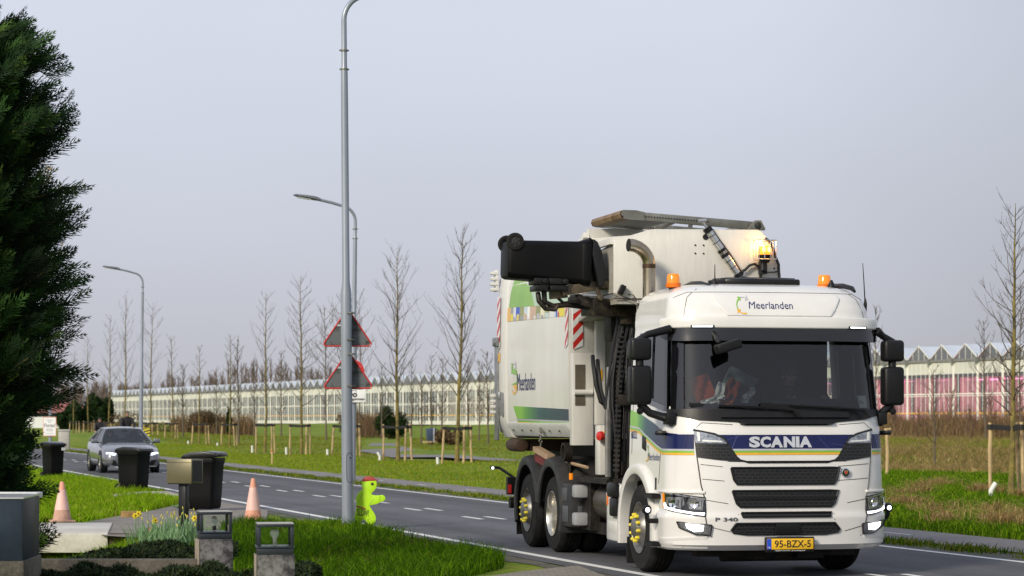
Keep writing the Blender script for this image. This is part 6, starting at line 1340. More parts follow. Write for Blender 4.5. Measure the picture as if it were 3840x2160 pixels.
mb.tube([(.58, .97, 3.80), (.63, .97, 3.77), (.67, .97, 3.70), (.71, .97, 3.58), (.745, .97, 3.50), (.75, .97, 3.35), (.75, .97, 3.0)], .016, 6); mb.tube([(.52, .985, 3.405), (.70, .985, 3.41), (.74, .985, 3.42)], .006, 5); mb.build('cable', 'ink', truck)
mb = MB(); mb.bx(.20, .34, .97, 1.0, 3.36, 3.42); mb.build('ram_bracket', 'alu', truck)
# warning beacon in a wire guard on the hopper wall, lit
bx_, by_, bz_ = .535, .86, 3.60
mb = MB(); mb.lathe([(.05, -.09), (.06, -.07), (.078, -.03), (.08, .0)], (bx_, by_, bz_), n=18); mb.bx(bx_ - .03, bx_ + .03, by_, 1.0, bz_ - .22, bz_ - .06); mb.lathe([(.02, -.2), (.04, -.18), (.03, -.09)], (bx_ - .02, by_, bz_), n=10); gb = mb.build('beacon', 'black', truck)
mb = MB(); mb.lathe([(.077, 0), (.075, .07), (.06, .10), (0, .11)], (bx_, by_, bz_), n=18); mb.build('beacon_lens', mat('amber dome lit', (.8, .25, .02), .2, emit=(1.0, .33, .03), estr=1.1), gb)
mb = MB()
for dx in (-.03, .03): mb.lathe([(0, .03), (.02, .02), (.024, 0), (.02, -.02), (0, -.03)], (bx_ + dx, by_ - .066, bz_ + .06), n=10)
mb.build('bulb', 'amberlit', gb)
mb = MB()
for z in (-.055, .165):
    Q = [(bx_ + x, by_ + y, bz_ + z) for x, y in ((-.105, -.105), (.105, -.105), (.105, .105), (-.105, .105), (-.105, -.105))]; mb.tube(Q, .006, 5)
for x, y in ((-.105, -.105), (.105, -.105), (-.035, -.105), (.035, -.105), (.105, .0), (-.105, 0), (.105, .105), (-.105, .105)): mb.tube([(bx_ + x, by_ + y, bz_ - .055), (bx_ + x, by_ + y, bz_ + .165)], .005, 5)
mb.build('wire_guard', 'alu', gb)
bl = bpy.data.lights.new('beacon_light', 'POINT'); blo = bpy.data.objects.new('beacon_light', bl); COL.objects.link(blo); blo.parent = truck; blo.location = (bx_ - .02, by_ + .04, bz_ + .13); bl.energy = 2.6; bl.color = (1, .52, .14); bl.shadow_soft_size = .03

# ---- wheelie bin, one builder for all (y = handle and wheel side at the back, front towards -y)
def wheelie_bin(name, label, loc, rz, h=1.06, wd=.56, dp=.70, lid_open=0.0, group=None, m=mat('bin plastic', (.0035, .0035, .004), .5, var=.25, scale=6, spec=.16, fine=.1), tilt=0):
    b = thing(name, label, 'wheelie bin', loc, rz, group)
    H = h * .90
    def ring(z, k): 
        t = z / H; x = wd / 2 * (.85 + .11 * t); y0 = -dp / 2 * (.76 + .17 * t); y1 = dp / 2 * (.78 + .08 * t); r = .05
        return [(-x + r, y0, z), (x - r, y0, z), (x, y0 + r, z), (x, y1 - r, z), (x - r, y1, z), (-x + r, y1, z), (-x, y1 - r, z), (-x, y0 + r, z)]
    mb = MB(); mb.loft([[(x * .93, y * .93, z) for x, y, z in ring(.03, 0)], ring(.07, 0)] + [ring(z * H, 0) for z in (.3, .6, .88)] + [[(x * 1.03, y * 1.03, z) for x, y, z in ring(.90 * H, 0)]] + [[(x * 1.05, y * 1.05, z) for x, y, z in ring(q * H, 0)] for q in (.91, 1.0)])
    mb.build('body', m, b, bevel=.012)
    y1 = dp / 2 * .86
    L = MB(); pr = []
    for yy, zt in ((-dp * .52, .0), (-dp * .50, .035), (-dp * .2, .075), (dp * .18, .085), (dp * .40, .055), (dp * .47, .02)):
        x = wd * .525; pr.append([(-x, yy, -.045 if yy < dp * .4 else -.01), (-x, yy, zt - .012), (-x * .86, yy, zt), (x * .86, yy, zt), (x, yy, zt - .012), (x, yy, -.045 if yy < dp * .4 else -.01)])
    L.loft(pr)
    L.bx(-wd * .30, wd * .30, -dp * .55, -dp * .47, -.03, .012)
    hinge = Vector((0, dp * .45, H + .01)); R = Matrix.Rotation(-lid_open, 4, 'X')
    L.v = [tuple(hinge + R.to_3x3() @ (Vector(q) - Vector((0, dp * .45, 0)))) for q in L.v]
    L.build('lid', mat('lid plastic', (.008, .008, .009), .28, var=.2, scale=6, coat=.15, spec=.35), b, bevel=.010)
    mb = MB(); mb.tube([(-wd * .46, dp * .47, H - .02), (wd * .46, dp * .47, H - .02)], .018, 7)
    for x in (-.44, -.15, .15, .44): mb.bar((x * wd, dp * .38, H - .03), (x * wd, dp * .48, H - .015), .05, .04)
    mb.build('handle', m, b)
    for sg in (-1, 1):
        mb = MB(); mb.lathe([(.06, .025), (.085, .028), (.1, .02), (.102, -.02), (.085, -.03), (.06, -.025)], (sg * wd * .43, dp * .36, .10), (sg, 0, 0), 20, closed=True); wl = mb.build('wheel', 'rubber', b)
        mb = MB(); mb.lathe([(.062, .012), (.02, .018), (.018, .03), (0, .03)], (sg * wd * .43, dp * .36, .10), (sg, 0, 0), 16)
        for k in range(6):
            t = k * math.pi / 3; mb.bar((sg * (wd * .43 + .018), dp * .36 + .02 * math.cos(t), .10 + .02 * math.sin(t)), (sg * (wd * .43 + .018), dp * .36 + .07 * math.cos(t), .10 + .07 * math.sin(t)), .012, .012)
        mb.build('rim', mat('hub plastic', (.03, .03, .032), .45), wl)
    mb = MB(); mb.cyl((-wd * .42, dp * .36, .10), (wd * .42, dp * .36, .10), .012, n=8); mb.build('axle', 'steel', b)
    return b
# bin lying in the grab: its base points out over the verge, handle side and wheels up, lid hanging open
held = wheelie_bin('wheelie_bin', 'black wheelie bin held up sideways by the lorry arm with its wheels in the air', (0, 0, 0), 0, h=1.12, wd=.52, dp=.56, lid_open=rad(13), group='wheelie bins')
# local z (bin up) -> truck +x, local y (wheel side) -> up, local x -> truck -y... columns are images of the local axes
Rm = Matrix(((0, 0, 1), (1, 0, 0), (0, 1, 0))).to_4x4() @ Matrix.Rotation(rad(1.5), 4, 'X')
held.matrix_world = Matrix.Translation((2.61, 26.73, 0)) @ Matrix.Rotation(rad(13.24), 4, 'Z') @ Matrix.Translation((-2.46, 1.45, 3.535)) @ Rm
# ------------------------------------------------------------ people: one skinned body each, clothes and hair as children
def skinned(name, J, E, m, parent, sub=2):
    """Smooth surface grown round joints J {key: (pos, radius or (rx, ry))} joined by edges E."""
    ks = list(J); me = bpy.data.meshes.new(name); me.from_pydata([J[k][0] for k in ks], [(ks.index(a), ks.index(b)) for a, b in E], [])
    o = bpy.data.objects.new(name, me); COL.objects.link(o)
    sm = o.modifiers.new('skin', 'SKIN'); 
    for i, k in enumerate(ks):
        r_ = J[k][1]; me.skin_vertices[0].data[i].radius = r_ if isinstance(r_, tuple) else (r_, r_)
    me.skin_vertices[0].data[0].use_root = True
    s2 = o.modifiers.new('sub', 'SUBSURF'); s2.levels = sub; s2.render_levels = sub
    dg = bpy.context.evaluated_depsgraph_get(); ev = bpy.data.meshes.new_from_object(o.evaluated_get(dg)); bpy.data.objects.remove(o); bpy.data.meshes.remove(me)
    ev.name = name; ev.polygons.foreach_set('use_smooth', [True] * len(ev.polygons)); ev.materials.clear(); ev.materials.append(M[m] if isinstance(m, str) else m)
    q = bpy.data.objects.new(name, ev); COL.objects.link(q); q.parent = parent; return q
def person(label, loc, rz, hands, feet, hip=(0, 0, .0), lean=.0, coat='jacket', legs='denim', hair='hairdark', long_hair=False, bald=False, turn=0.0):
    """Seated figure facing -y; loc is the seat; hands and feet are (left, right) points in its own frame."""
    t = thing('person', label, 'person', loc, rz)
    H = Vector(hip); up = Vector((0, -math.sin(lean), math.cos(lean))); ch = H + up * .30; nk = H + up * .50; fwd = Vector((0, -1, 0))
    hd = nk + Vector((0, -.05 - .03 * math.sin(lean), .14)); J = {}; E = []; JC = {}; EC = []; JL = {}; EL = []
    J['pelvis'] = (H, (.14, .10)); J['waist'] = (H + up * .15, (.12, .085)); J['chest'] = (ch + up * .04, (.13, .085)); J['neckb'] = (nk, .065); J['neck'] = (nk + Vector((0, -.02, .055)), .055); J['head'] = (hd, (.072, .085)); J['crown'] = (hd + Vector((0, .01, .075)), (.068, .078)); J['chin'] = (hd + Vector((0, -.045, -.055)), .035)
    E += [('pelvis', 'waist'), ('waist', 'chest'), ('chest', 'neckb'), ('neckb', 'neck'), ('neck', 'head'), ('head', 'crown'), ('head', 'chin')]
    JC['pelvis'] = (H + up * .03, (.19, .16)); JC['waist'] = (H + up * .17, (.19, .165)); JC['chest'] = (ch + up * .05, (.215, .19)); JC['neckb'] = (nk + up * .01, .10); EC += [('pelvis', 'waist'), ('waist', 'chest'), ('chest', 'neckb')]
    JL['pelvis'] = (H, (.16, .125)); 
    for s, n in ((-1, 'l'), (1, 'r')):
        sh = nk + Vector((s * .185, 0, -.05)); ha = Vector(hands[0 if s < 0 else 1]); mid = (sh + ha) / 2; L_ = (ha - sh).length; bow = math.sqrt(max(.0, .29 ** 2 - (L_ / 2) ** 2)) if L_ < .58 else .02
        el = mid + Vector((s * .45, .25, -.85)).normalized() * bow; wr = ha + (el - ha).normalized() * .06
        J['s' + n] = (sh, .050); J['e' + n] = (el, .043); J['w' + n] = (wr, .029); J['h' + n] = (ha, (.036, .022)); E += [('chest', 's' + n), ('s' + n, 'e' + n), ('e' + n, 'w' + n), ('w' + n, 'h' + n)]
        dh = (ha - wr).normalized()
        for f in range(4):
            b = ha + Vector(((f - 1.5) * .018, 0, 0)) + dh * .03; J[f'f{n}{f}'] = (b, .010); J[f'g{n}{f}'] = (b + dh * .028 + Vector((0, 0, -.012)), .009); J[f'k{n}{f}'] = (b + dh * .03 + Vector((0, .012, -.036)), .008); E += [('h' + n, f'f{n}{f}'), (f'f{n}{f}', f'g{n}{f}'), (f'g{n}{f}', f'k{n}{f}')]
        J['t' + n] = (ha + Vector((-s * .035, 0, .0)) + dh * .012, .011); J['u' + n] = (ha + Vector((-s * .045, 0, -.02)) + dh * .03, .009); E += [('h' + n, 't' + n), ('t' + n, 'u' + n)]
        JC['s' + n] = (sh, .082); JC['e' + n] = (el, .062); JC['w' + n] = (wr, .045); EC += [('chest', 's' + n), ('s' + n, 'e' + n), ('e' + n, 'w' + n)]
        hp_ = H + Vector((s * .10, 0, -.02)); ft = Vector(feet[0 if s < 0 else 1]); mid = (hp_ + ft) / 2; L_ = (ft - hp_).length; bow = math.sqrt(max(.0, .44 ** 2 - (L_ / 2) ** 2)); kn = mid + Vector((s * .10, -1, .45)).normalized() * bow
        J['hp' + n] = (hp_, .085); J['kn' + n] = (kn, .056); J['an' + n] = (ft + Vector((0, 0, .07)), .038); J['to' + n] = (ft + Vector((0, -.17, .03)), (.042, .028)); E += [('pelvis', 'hp' + n), ('hp' + n, 'kn' + n), ('kn' + n, 'an' + n), ('an' + n, 'to' + n)]
        JL['hp' + n] = (hp_, .105); JL['kn' + n] = (kn, .072); JL['an' + n] = (ft + Vector((0, 0, .10)), .055); EL += [('pelvis', 'hp' + n), ('hp' + n, 'kn' + n), ('kn' + n, 'an' + n)]
    b = skinned('body', J, E, 'skin', t); skinned('coat', JC, EC, coat, t); skinned('trousers', JL, EL, legs, t)
    # face: nose, eyes, mouth, ears on the head
    mb = MB(); f0 = hd + Vector((0, -.085, .015)); mb.loft([[f0 + Vector((x, y, z)) for x, y, z in q] for q in ([(-.008, .01, .03), (.008, .01, .03), (.0, .0, .03)], [(-.016, .012, -.015), (.016, .012, -.015), (0, -.022, -.012)], [(-.012, .012, -.022), (.012, .012, -.022), (0, -.008, -.022)])])
    for s in (-1, 1): mb.lathe([(0, .012), (.02, .008), (.026, 0), (.015, -.008)], hd + Vector((s * .078, .0, .005)), (s, -.3, 0), 10)
    mb.build('face_relief', 'skin', t)
    mb = MB()
    for s in (-1, 1): mb.lathe([(0, .006), (.011, .004), (.013, -.004)], hd + Vector((s * .030, -.078, .028)), (0, -1, 0), 8); mb.box(hd + Vector((s * .031, -.080, .048)), (.034, .01, .007))
    mb.box(hd + Vector((0, -.083, -.045)), (.045, .01, .006)); mb.build('eye', 'hairdark', t)
    mb = MB(); k0 = .35 if not bald else .62
    for ring_i, v in enumerate(np.linspace(k0, 1.0, 6)):
        pass
    rings = []
    for v in np.linspace(-.25 if long_hair else (.1 if not bald else .25), 1.45, 9):
        cc = hd + Vector((0, .012, .03)); rings.append([cc + Vector((math.cos(v) * .089 * math.cos(a), math.cos(v) * .102 * math.sin(a) + (.022 if math.sin(a) < -.2 and v < .75 else 0), .105 * math.sin(v))) for a in np.linspace(0, 2 * math.pi, 20)[:-1]])
    mb.loft(rings); 
    if long_hair:
        mb.loft([[hd + Vector((x * w_, .03 + y, z)) for x, y in ((-.09, 0), (-.07, .06), (0, .085), (.07, .06), (.09, 0), (0, .03))] for z, w_ in ((.05, 1), (-.05, 1.1), (-.14, 1.05), (-.2, .7))])
    mb.build('hair', hair, t)
    if coat == 'jacket':
        mb = MB(); mb.tube([nk + Vector((.075 * math.cos(a), .065 * math.sin(a) - .01, .035)) for a in np.linspace(0, 2 * math.pi, 14)], .022, 6); mb.build('collar', coat, t)
    return t
Tm = Matrix.Translation((2.61, 26.73, 0)) @ Matrix.Rotation(rad(13.24), 4, 'Z')
p = Tm @ Vector((.55, .12, 1.52)); drv_ = person('lorry driver in dark jacket holding the steering wheel behind the windscreen', p, rad(13.24), [(-.20, -.66, .42), (.20, -.66, .42)], [(-.15, -.85, -.30), (.15, -.85, -.30)], lean=.02, hair='hairgrey')
# work jackets thrown over the passenger seat
t = thing('work_jacket', 'orange and navy high visibility work jacket heaped on the passenger side behind the windscreen', 'jacket', Tm @ Vector((0, 0, 0)), rad(13.24))
def cloth(mb, c, sx, sz, seed, tilt):
    r = random.Random(seed); vs = []; n = 7
    for i in range(n):
        for j in range(n):
            u, v = i / (n - 1) - .5, j / (n - 1) - .5; w_ = .04 * math.sin(u * 9 + seed) * math.cos(v * 7 + seed * 2); x = u * sx * (1 - .25 * abs(v)); z = v * sz
            vs.append(Vector(c) + Vector((x * math.cos(tilt) - z * math.sin(tilt), w_ - .06 * (u * u + v * v), x * math.sin(tilt) + z * math.cos(tilt))))
    k = len(vs); vs += [q + Vector((0, .05, 0)) for q in vs]; f = []
    for i in range(n - 1):
        for j in range(n - 1): a = i * n + j; f += [(a, a + n, a + n + 1, a + 1), (k + a, k + a + 1, k + a + n + 1, k + a + n)]
    for i in range(n - 1):
        for a, b in ((i, i + 1), (n*(n-1) + i, n*(n-1) + i + 1), (i * n, (i+1) * n), (i*n + n-1, (i+1)*n + n-1)): f.append((a, b, k + b, k + a))
    mb.raw(vs, f)
mb = MB(); cloth(mb, (-.80, -.92, 2.03), .24, .26, 1, .3); cloth(mb, (-.50, -.96, 1.98), .16, .30, 2, -.5); mb.build('orange_panel', 'hivis', t)
mb = MB(); cloth(mb, (-.36, -.90, 2.10), .36, .22, 3, -.45); mb.build('hood', mat('grey blue cloth', (.10, .135, .145), .85, var=.2), t)
mb = MB(); cloth(mb, (-.63, -.98, 1.95), .08, .28, 4, -.25); cloth(mb, (-.70, -1.0, 1.90), .28, .06, 5, .3); cloth(mb, (-.30, -1.0, 1.95), .20, .07, 6, .9); mb.build('reflective_band', 'reflwhite', t)
mb = MB(); cloth(mb, (-.36, -.93, 1.94), .30, .26, 7, -.3); mb.build('navy_panel', 'denim', t)

# ------------------------------------------------------------ oncoming grey car (x to its left, y backwards, origin on the ground under the middle)
carP = mat('grey metallic paint', (.20, .205, .225), .26, metal=.6, var=.04, scale=2, coat=.9)
car = thing('car', 'grey metallic saloon car with lit headlamps coming along the near lane', 'car', ((308 - 1288) / 6000 * 76.4, 76.4, 0), rad(17.2))
def sect(w, zb, zbelt, ztop, crown=.02):
    h = zbelt - zb; half = [(0, zb), (w * .80, zb), (w * .93, zb + .04), (w * .985, zb + h * .22), (w, zb + h * .50), (w * .985, zb + h * .72), (w * .95, zbelt - .03), (w * .90, zbelt), (w * .62, ztop - crown), (0, ztop)]
    return half + [(-x, z) for x, z in half[-2:0:-1]]
ST = [(-2.345, .52, .30, .50, .56), (-2.33, .70, .25, .55, .64), (-2.26, .80, .22, .62, .70), (-2.10, .865, .20, .68, .76), (-1.8, .895, .19, .76, .83), (-1.4, .91, .18, .83, .90), (-1.0, .915, .18, .88, .96), (-.72, .915, .18, .92, .995), (0, .915, .18, .94, .99), (.9, .915, .18, .96, 1.0), (1.5, .905, .19, .97, 1.03), (2.0, .88, .22, .96, 1.01), (2.28, .80, .28, .92, .96), (2.34, .66, .40, .85, .88)]
mb = MB(); mb.loft([[(x, y, z) for x, z in sect(w, zb, zl, zt)] for y, w, zb, zl, zt in ST])
cb = mb.build('body', carP, car, ang=50)
# cabin: pillars, roof, panes
RF = [(-.20, .56, 1.385), (.1, .60, 1.425), (.5, .60, 1.43), (1.0, .56, 1.39)]; 
mb = MB(); mb.loft([[(-w, y, z - .05), (-w * .93, y, z - .012), (-w * .5, y, z + .01), (0, y, z + .014), (w * .5, y, z + .01), (w * .93, y, z - .012), (w, y, z - .05), (w * .9, y, z - .06), (0, y, z - .03), (-w * .9, y, z - .06)] for y, w, z in RF]); mb.build('roof', carP, cb, ang=60)
mb = MB()
for s in (-1, 1):
    mb.tube([(s * .57, -.20, 1.345), (s * .70, -.58, 1.14), (s * .815, -.98, .93)], [.03, .032, .04], 8); mb.tube([(s * .56, 1.0, 1.34), (s * .70, 1.5, 1.15), (s * .78, 1.8, 1.0)], [.04, .05, .06], 8); mb.tube([(s * .62, .42, 1.38), (s * .84, .40, .96)], .03, 6)
    mb.tube([(s * .57, -.2, 1.35), (s * .61, .1, 1.385), (s * .61, .5, 1.39), (s * .56, 1.0, 1.35)], .025, 6)
mb.build('pillar', carP, cb)
cg = glass('car glass', (.38, .42, .43), .8, .03)
mb = MB(); mb.loft([[(-.56, -.20, 1.355), (0, -.24, 1.385), (.56, -.20, 1.355)], [(-.69, -.58, 1.145), (0, -.66, 1.17), (.69, -.58, 1.145)], [(-.81, -.98, .93), (0, -1.10, .955), (.81, -.98, .93)]], cap=False, closed=False); mb.build('windscreen', cg, cb, ang=80)
mb = MB(); mb.loft([[(-.55, 1.0, 1.35), (0, 1.03, 1.375), (.55, 1.0, 1.35)], [(-.76, 1.78, 1.0), (0, 1.86, 1.02), (.76, 1.78, 1.0)]], cap=False, closed=False); mb.build('rear_window', cg, cb, ang=80)
for s in (-1, 1):
    mb = MB(); mb.raw([(s * .80, -.92, .95), (s * .60, -.18, 1.35), (s * .63, .45, 1.375), (s * .57, 1.0, 1.34), (s * .77, 1.6, 1.02), (s * .85, .45, .965)], [(0, 1, 2, 5), (5, 2, 3, 4)]); mb.build('side_window', cg, cb, ang=80)
mb = MB(); mb.prism([(-.78, -.98, .90), (.78, -.98, .90), (.74, -.62, .93), (-.74, -.62, .93)], (0, 0, -.25))
for sx in (-.37, .37): mb.box((sx, .12, .86), (.46, .14, .62)); mb.box((sx, .16, 1.20), (.24, .09, .16)); mb.box((sx, -.1, .55), (.48, .5, .14))
mb.bx(-.65, .65, 1.1, 1.25, .5, 1.06); mb.bx(-.85, .85, -1.0, 1.9, .40, .44); mb.build('cabin_trim', 'interior', cb, bevel=.02)
mb = MB(); mb.tube([(.37 + .18 * math.cos(a), -.50 + .05 * math.sin(a), .93 + .17 * math.sin(a)) for a in np.linspace(0, 6.283, 17)], .015, 5); mb.build('steering_wheel', 'satin', cb); mb = MB(); mb.box((0, -.35, 1.30), (.2, .04, .06)); mb.build('inner_mirror', 'ink', cb, bevel=.01)
for s in (-1, 1):
    mb = MB(); mb.box((s * .99, -.72, .985), (.20, .14, .13)); dm = mb.build('door_mirror', carP, car, bevel=.035, seg=3); mb = MB(); mb.bar((s * .86, -.70, .93), (s * .93, -.72, .95), .08, .04); mb.build('mirror_foot', 'black', dm)
    # headlamp: dark lens with a bright brow
    def face(x, z):
        # front surface of the nose at (x, z)
        best = -2.0
        for (y0, w0, b0, l0, t0), (y1, w1, b1, l1, t1) in zip(ST[:6], ST[1:7]):
            for k in range(6):
                f = k / 6; w, zb, zl, zt = (w0 + (w1-w0)*f, b0 + (b1-b0)*f, l0 + (l1-l0)*f, t0 + (t1-t0)*f); zz = zt - (zt - zl) * min(1, abs(x) / (w * .9)) ** 2 if abs(x) < w * .9 else zl - .03
                if abs(x) < w * .97 and zb < z < zz: return y0 + (y1 - y0) * f
        return -1.95
    def fpatch(mb, pts, off):
        P = [Vector((x, face(x, z) - off, z)) for x, z in pts]; mb._a(P, [tuple(range(len(P)))]); mb._a([q + Vector((0, .06, 0)) for q in P], [tuple(range(len(P)))]); 
        n = len(P); o = len(mb.v) - 2 * n
        for i in range(n): mb.f.append((o + i, o + (i+1) % n, o + n + (i+1) % n, o + n + i))
    mb = MB(); fpatch(mb, [(s * x, z) for x, z in [(.44, .60), (.50, .545), (.70, .53), (.82, .60), (.83, .66), (.70, .665), (.55, .635)]], .035); hl = mb.build('headlight', 'lensclear', car)
    mb = MB(); fpatch(mb, [(s * x, z) for x, z in [(.52, .61), (.70, .645), (.80, .648), (.815, .615), (.70, .60), (.58, .575)]], .045); mb.build('light_strip', 'lamp', hl)
    mb = MB(); fpatch(mb, [(s * x, z) for x, z in [(.48, .25), (.56, .40), (.74, .42), (.80, .36), (.62, .25)]], .035); mb.build('air_intake', 'gloss', car)
mb = MB(); fpatch(mb, [(-.36, .44), (-.40, .54), (-.34, .60), (.34, .60), (.40, .54), (.36, .44), (.22, .40), (-.22, .40)], .055); gr = mb.build('grille', 'gloss', car)
mb = MB(); mb.bx(-.36, .36, -2.425, -2.39, .498, .525); mb.lathe([(.075, 0), (.085, .01), (.075, .02), (.068, .01)], (0, -2.415, .512), (0, -1, 0), 20, closed=True)
for a in (90, 210, 330): mb.bar((0, -2.43, .512), (.075 * math.cos(rad(a)), -2.43, .512 + .075 * math.sin(rad(a))), .012, .012)
mb.build('chrome_bar', 'chrome', gr)
mb = MB(); fpatch(mb, [(-.42, .23), (-.34, .33), (.34, .33), (.42, .23)], .05); mb.build('air_intake', 'gloss', car); mb = MB(); mb.bx(-.74, .74, -2.33, -2.26, .205, .225); mb.build('chrome_strip', 'alu', car)
mb = MB(); mb.bx(-.26, .26, -2.39, -2.375, .335, .44); pl2 = mb.build('licence_plate', 'plate', car); mb = MB(); mb.bx(-.26, -.21, -2.394, -2.391, .335, .44); mb.build('country_band', 'euro', pl2)
for s in (-1, 1):
    for y in (-1.42, 1.31):
        o = Vector((s * .905, y, .33)); mb = MB(); mb.lathe([(.23, .0), (.24, .005), (.31, .0), (.328, -.03), (.33, -.10), (.328, -.18), (.31, -.215), (.23, -.21)], o, (s, 0, 0), 28, closed=True); w_ = mb.build('wheel', 'rubber', car)
        mb = MB(); mb.lathe([(.235, -.01), (.225, -.002), (.215, -.03), (.2, -.10), (0, -.10)], o, (s, 0, 0), 24); mb.lathe([(.0, .0), (.05, -.005), (.06, -.04)], o, (s, 0, 0), 12)
        for k in range(10): a = k * .628; mb.bar(o + Vector((-s * .02, .05 * math.cos(a), .05 * math.sin(a))), o + Vector((-s * .012, .22 * math.cos(a), .22 * math.sin(a))), .03, .02, up=(1, 0, 0))
        mb.build('rim', 'steel', w_)
        mb = MB(); mb.lathe([(.37, -.16), (.385, .0), (.37, .012), (.345, .008), (.34, -.16)], o, (s, 0, 0), 28, closed=True); mb.lathe([(0, -.16), (.34, -.16), (.34, -.006)], o + Vector((0, 0, .0)), (s, 0, 0), 28); mb.build('wheel_well', 'ink', car)
Cm = Matrix.Translation(car.location) @ Matrix.Rotation(rad(17.2), 4, 'Z')
person('car driver in dark coat with hands on the wheel behind the windscreen', Cm @ Vector((.37, .0, .66)), rad(17.2), [(-.16, -.46, .30), (.16, -.46, .38)], [(-.12, -.8, -.28), (.12, -.8, -.28)], hair='hairgrey', lean=-.12)
person('car passenger in dark coat sitting on the other front seat', Cm @ Vector((-.37, .02, .60)), rad(17.2), [(-.14, -.30, .12), (.14, -.30, .12)], [(-.12, -.8, -.24), (.12, -.8, -.24)], long_hair=True, lean=-.12)
# ------------------------------------------------------------ two cyclists on the path behind the car
def bicycle(label, loc, rz):
    b = thing('bicycle', label, 'bicycle', loc, rz, 'bicycles on the path')
    for y, nm in ((-.54, 'wheel'), (.54, 'wheel')):
        mb = MB(); mb.lathe([(.33, -.018), (.352, -.014), (.352, .014), (.33, .018)], (0, y, .352), (1, 0, 0), 32, closed=True); w_ = mb.build('wheel', 'rubber', b)
        mb = MB(); mb.lathe([(.02, -.04), (.02, .04)], (0, y, .352), (1, 0, 0), 8)
        for k in range(16): a = k * .3927; mb.tube([(.02 * (-1) ** k, y, .352), (0, y + .33 * math.cos(a), .352 + .33 * math.sin(a))], .003, 3)
        mb.build('spokes', 'steel', w_)
    mb = MB(); bb, st, hd_ = (0, .08, .30), (0, .24, .84), (0, -.38, .80)
    for a, q in ((bb, st), (bb, (0, -.36, .62)), (st, hd_), (bb, (0, .54, .352)), ((0, .20, .70), (0, .54, .352)), ((0, -.35, .58), (0, -.40, .95)), ((0, -.36, .62), (0, -.54, .352))): mb.tube([a, q], .018, 7)
    mb.build('frame', 'satin', b); mb = MB(); mb.tube([(-.30, -.24, 1.05), (-.24, -.36, 1.06), (0, -.41, 1.02), (.24, -.36, 1.06), (.30, -.24, 1.05)], .014, 7); mb.tube([(0, -.40, .9), (0, -.41, 1.03)], .016, 6); mb.build('handlebar', 'satin', b)
    mb = MB(); mb.loft([[(-w, y, .93), (w, y, .93), (w * .8, y, .98), (-w * .8, y, .98)] for y, w in ((.04, .025), (.18, .05), (.34, .09), (.38, .08))]); mb.tube([st, (0, .25, .94)], .014, 6); mb.build('saddle', 'black', b, bevel=.01)
    mb = MB(); mb.tube([(-.12, .08, .18), (-.05, .08, .18), (-.05, .08, .42), (.05, .08, .18), (.05, .08, .42), (.12, .08, .42)], .012, 5); mb.bx(-.17, -.08, .03, .13, .17, .20); mb.bx(.08, .17, .03, .13, .41, .44); mb.build('crank', 'steel', b); return b
for x, Y, lab, blab, kw in ((321, 108, 'bareheaded man in black jacket cycling behind the grey car', 'dark bicycle ridden by the bareheaded man', dict(hair='hairgrey', bald=True)), (252, 113, 'smaller cyclist with dark pulled back hair in black coat, left of the other rider', 'dark bicycle ridden by the smaller cyclist', dict(hair='hairdark', long_hair=False))):
    X = (x - 1288) / 6000 * Y; k = 1.0 if x > 300 else .90
    b = bicycle(blab, (X, Y, .01), rad(17.2)); b.scale = ((1.20 if k == 1 else 1.0),) * 3
    pp = person(lab, Matrix.Translation((X, Y, .01)) @ Matrix.Rotation(rad(17.2), 4, 'Z') @ Vector((0, .24 * k, 1.16 * k if k == 1 else 1.0)), rad(17.2), [(-.27, -.48, .06), (.27, -.48, .06)], [(-.13, -.16, -.84), (.13, -.16, -.60)], lean=.16, **kw); pp.scale = ((1.14 if k == 1 else .96),) * 3

# ------------------------------------------------------------ bins on the verge, mailbox, cones
def base_at(x, y): return G(x, y, .0)
bp1, bp2, bp3 = base_at(133, 1204), base_at(336, 1237), base_at(512, 1284)
wheelie_bin('wheelie_bin', 'black wheelie bin with a white sticker standing farthest away, next to the cypress', bp1, rad(40), group='wheelie bins', wd=.50, dp=.60)
o = bpy.data.objects[[c.name for c in bpy.data.objects if c.get('label', '').startswith('black wheelie bin with a white')][0]]
mb = MB(); mb.bx(.10, .22, -.317, -.312, .80, .88); mb.build('sticker', 'paper', o)
wheelie_bin('wheelie_bin', 'black wheelie bin in front of the grey car at the end of the kerb', bp2, rad(66), group='wheelie bins')
wheelie_bin('wheelie_bin', 'black wheelie bin with half lifted lid standing right behind the metal mailbox', bp3, rad(75), h=1.08, lid_open=rad(5), group='wheelie bins')
mb_p = Vector(((462 - 1288) / 6000 * 35.6, 35.6, 0)); t = thing('mailbox', 'olive bronze metal mailbox on a dark square post', 'mailbox', mb_p, rad(-24))
olive = mat('bronze lacquer', (.175, .155, .095), .38, metal=.55, var=.08, scale=3)
mb = MB(); mb.bx(-.215, .215, -.13, .20, .735, 1.095); mb.build('box', olive, t, bevel=.006); mb = MB(); mb.bx(-.06, .06, -.05, .05, -.05, .735); mb.build('post', 'satin', t, bevel=.004); mb = MB(); mb.bx(-.20, .20, -.12, .18, .722, .736); mb.build('base_plate', 'satin', t)
mb = MB(); mb.bx(-.22, .22, -.135, -.129, 1.045, 1.05); mb.bx(.216, .2165, -.1, .17, .76, 1.07); mb.build('flap_gap_side_shade', 'ink', t)  # flap gap, and a black sheet painting the box's right side as shaded
conO = mat('faded cone orange', (.66, .30, .20), .6, var=.12, scale=4, rgb2=(.50, .24, .16), thr=(.5, .7)); conW = mat('faded pink sleeve', (.76, .48, .42), .5, var=.08, scale=3, rgb2=(.68, .36, .29), thr=(.55, .75)); conD = mat('dirty cone base', (.50, .30, .22), .8, var=.25, scale=6, rgb2=(.20, .12, .09), thr=(.5, .66))
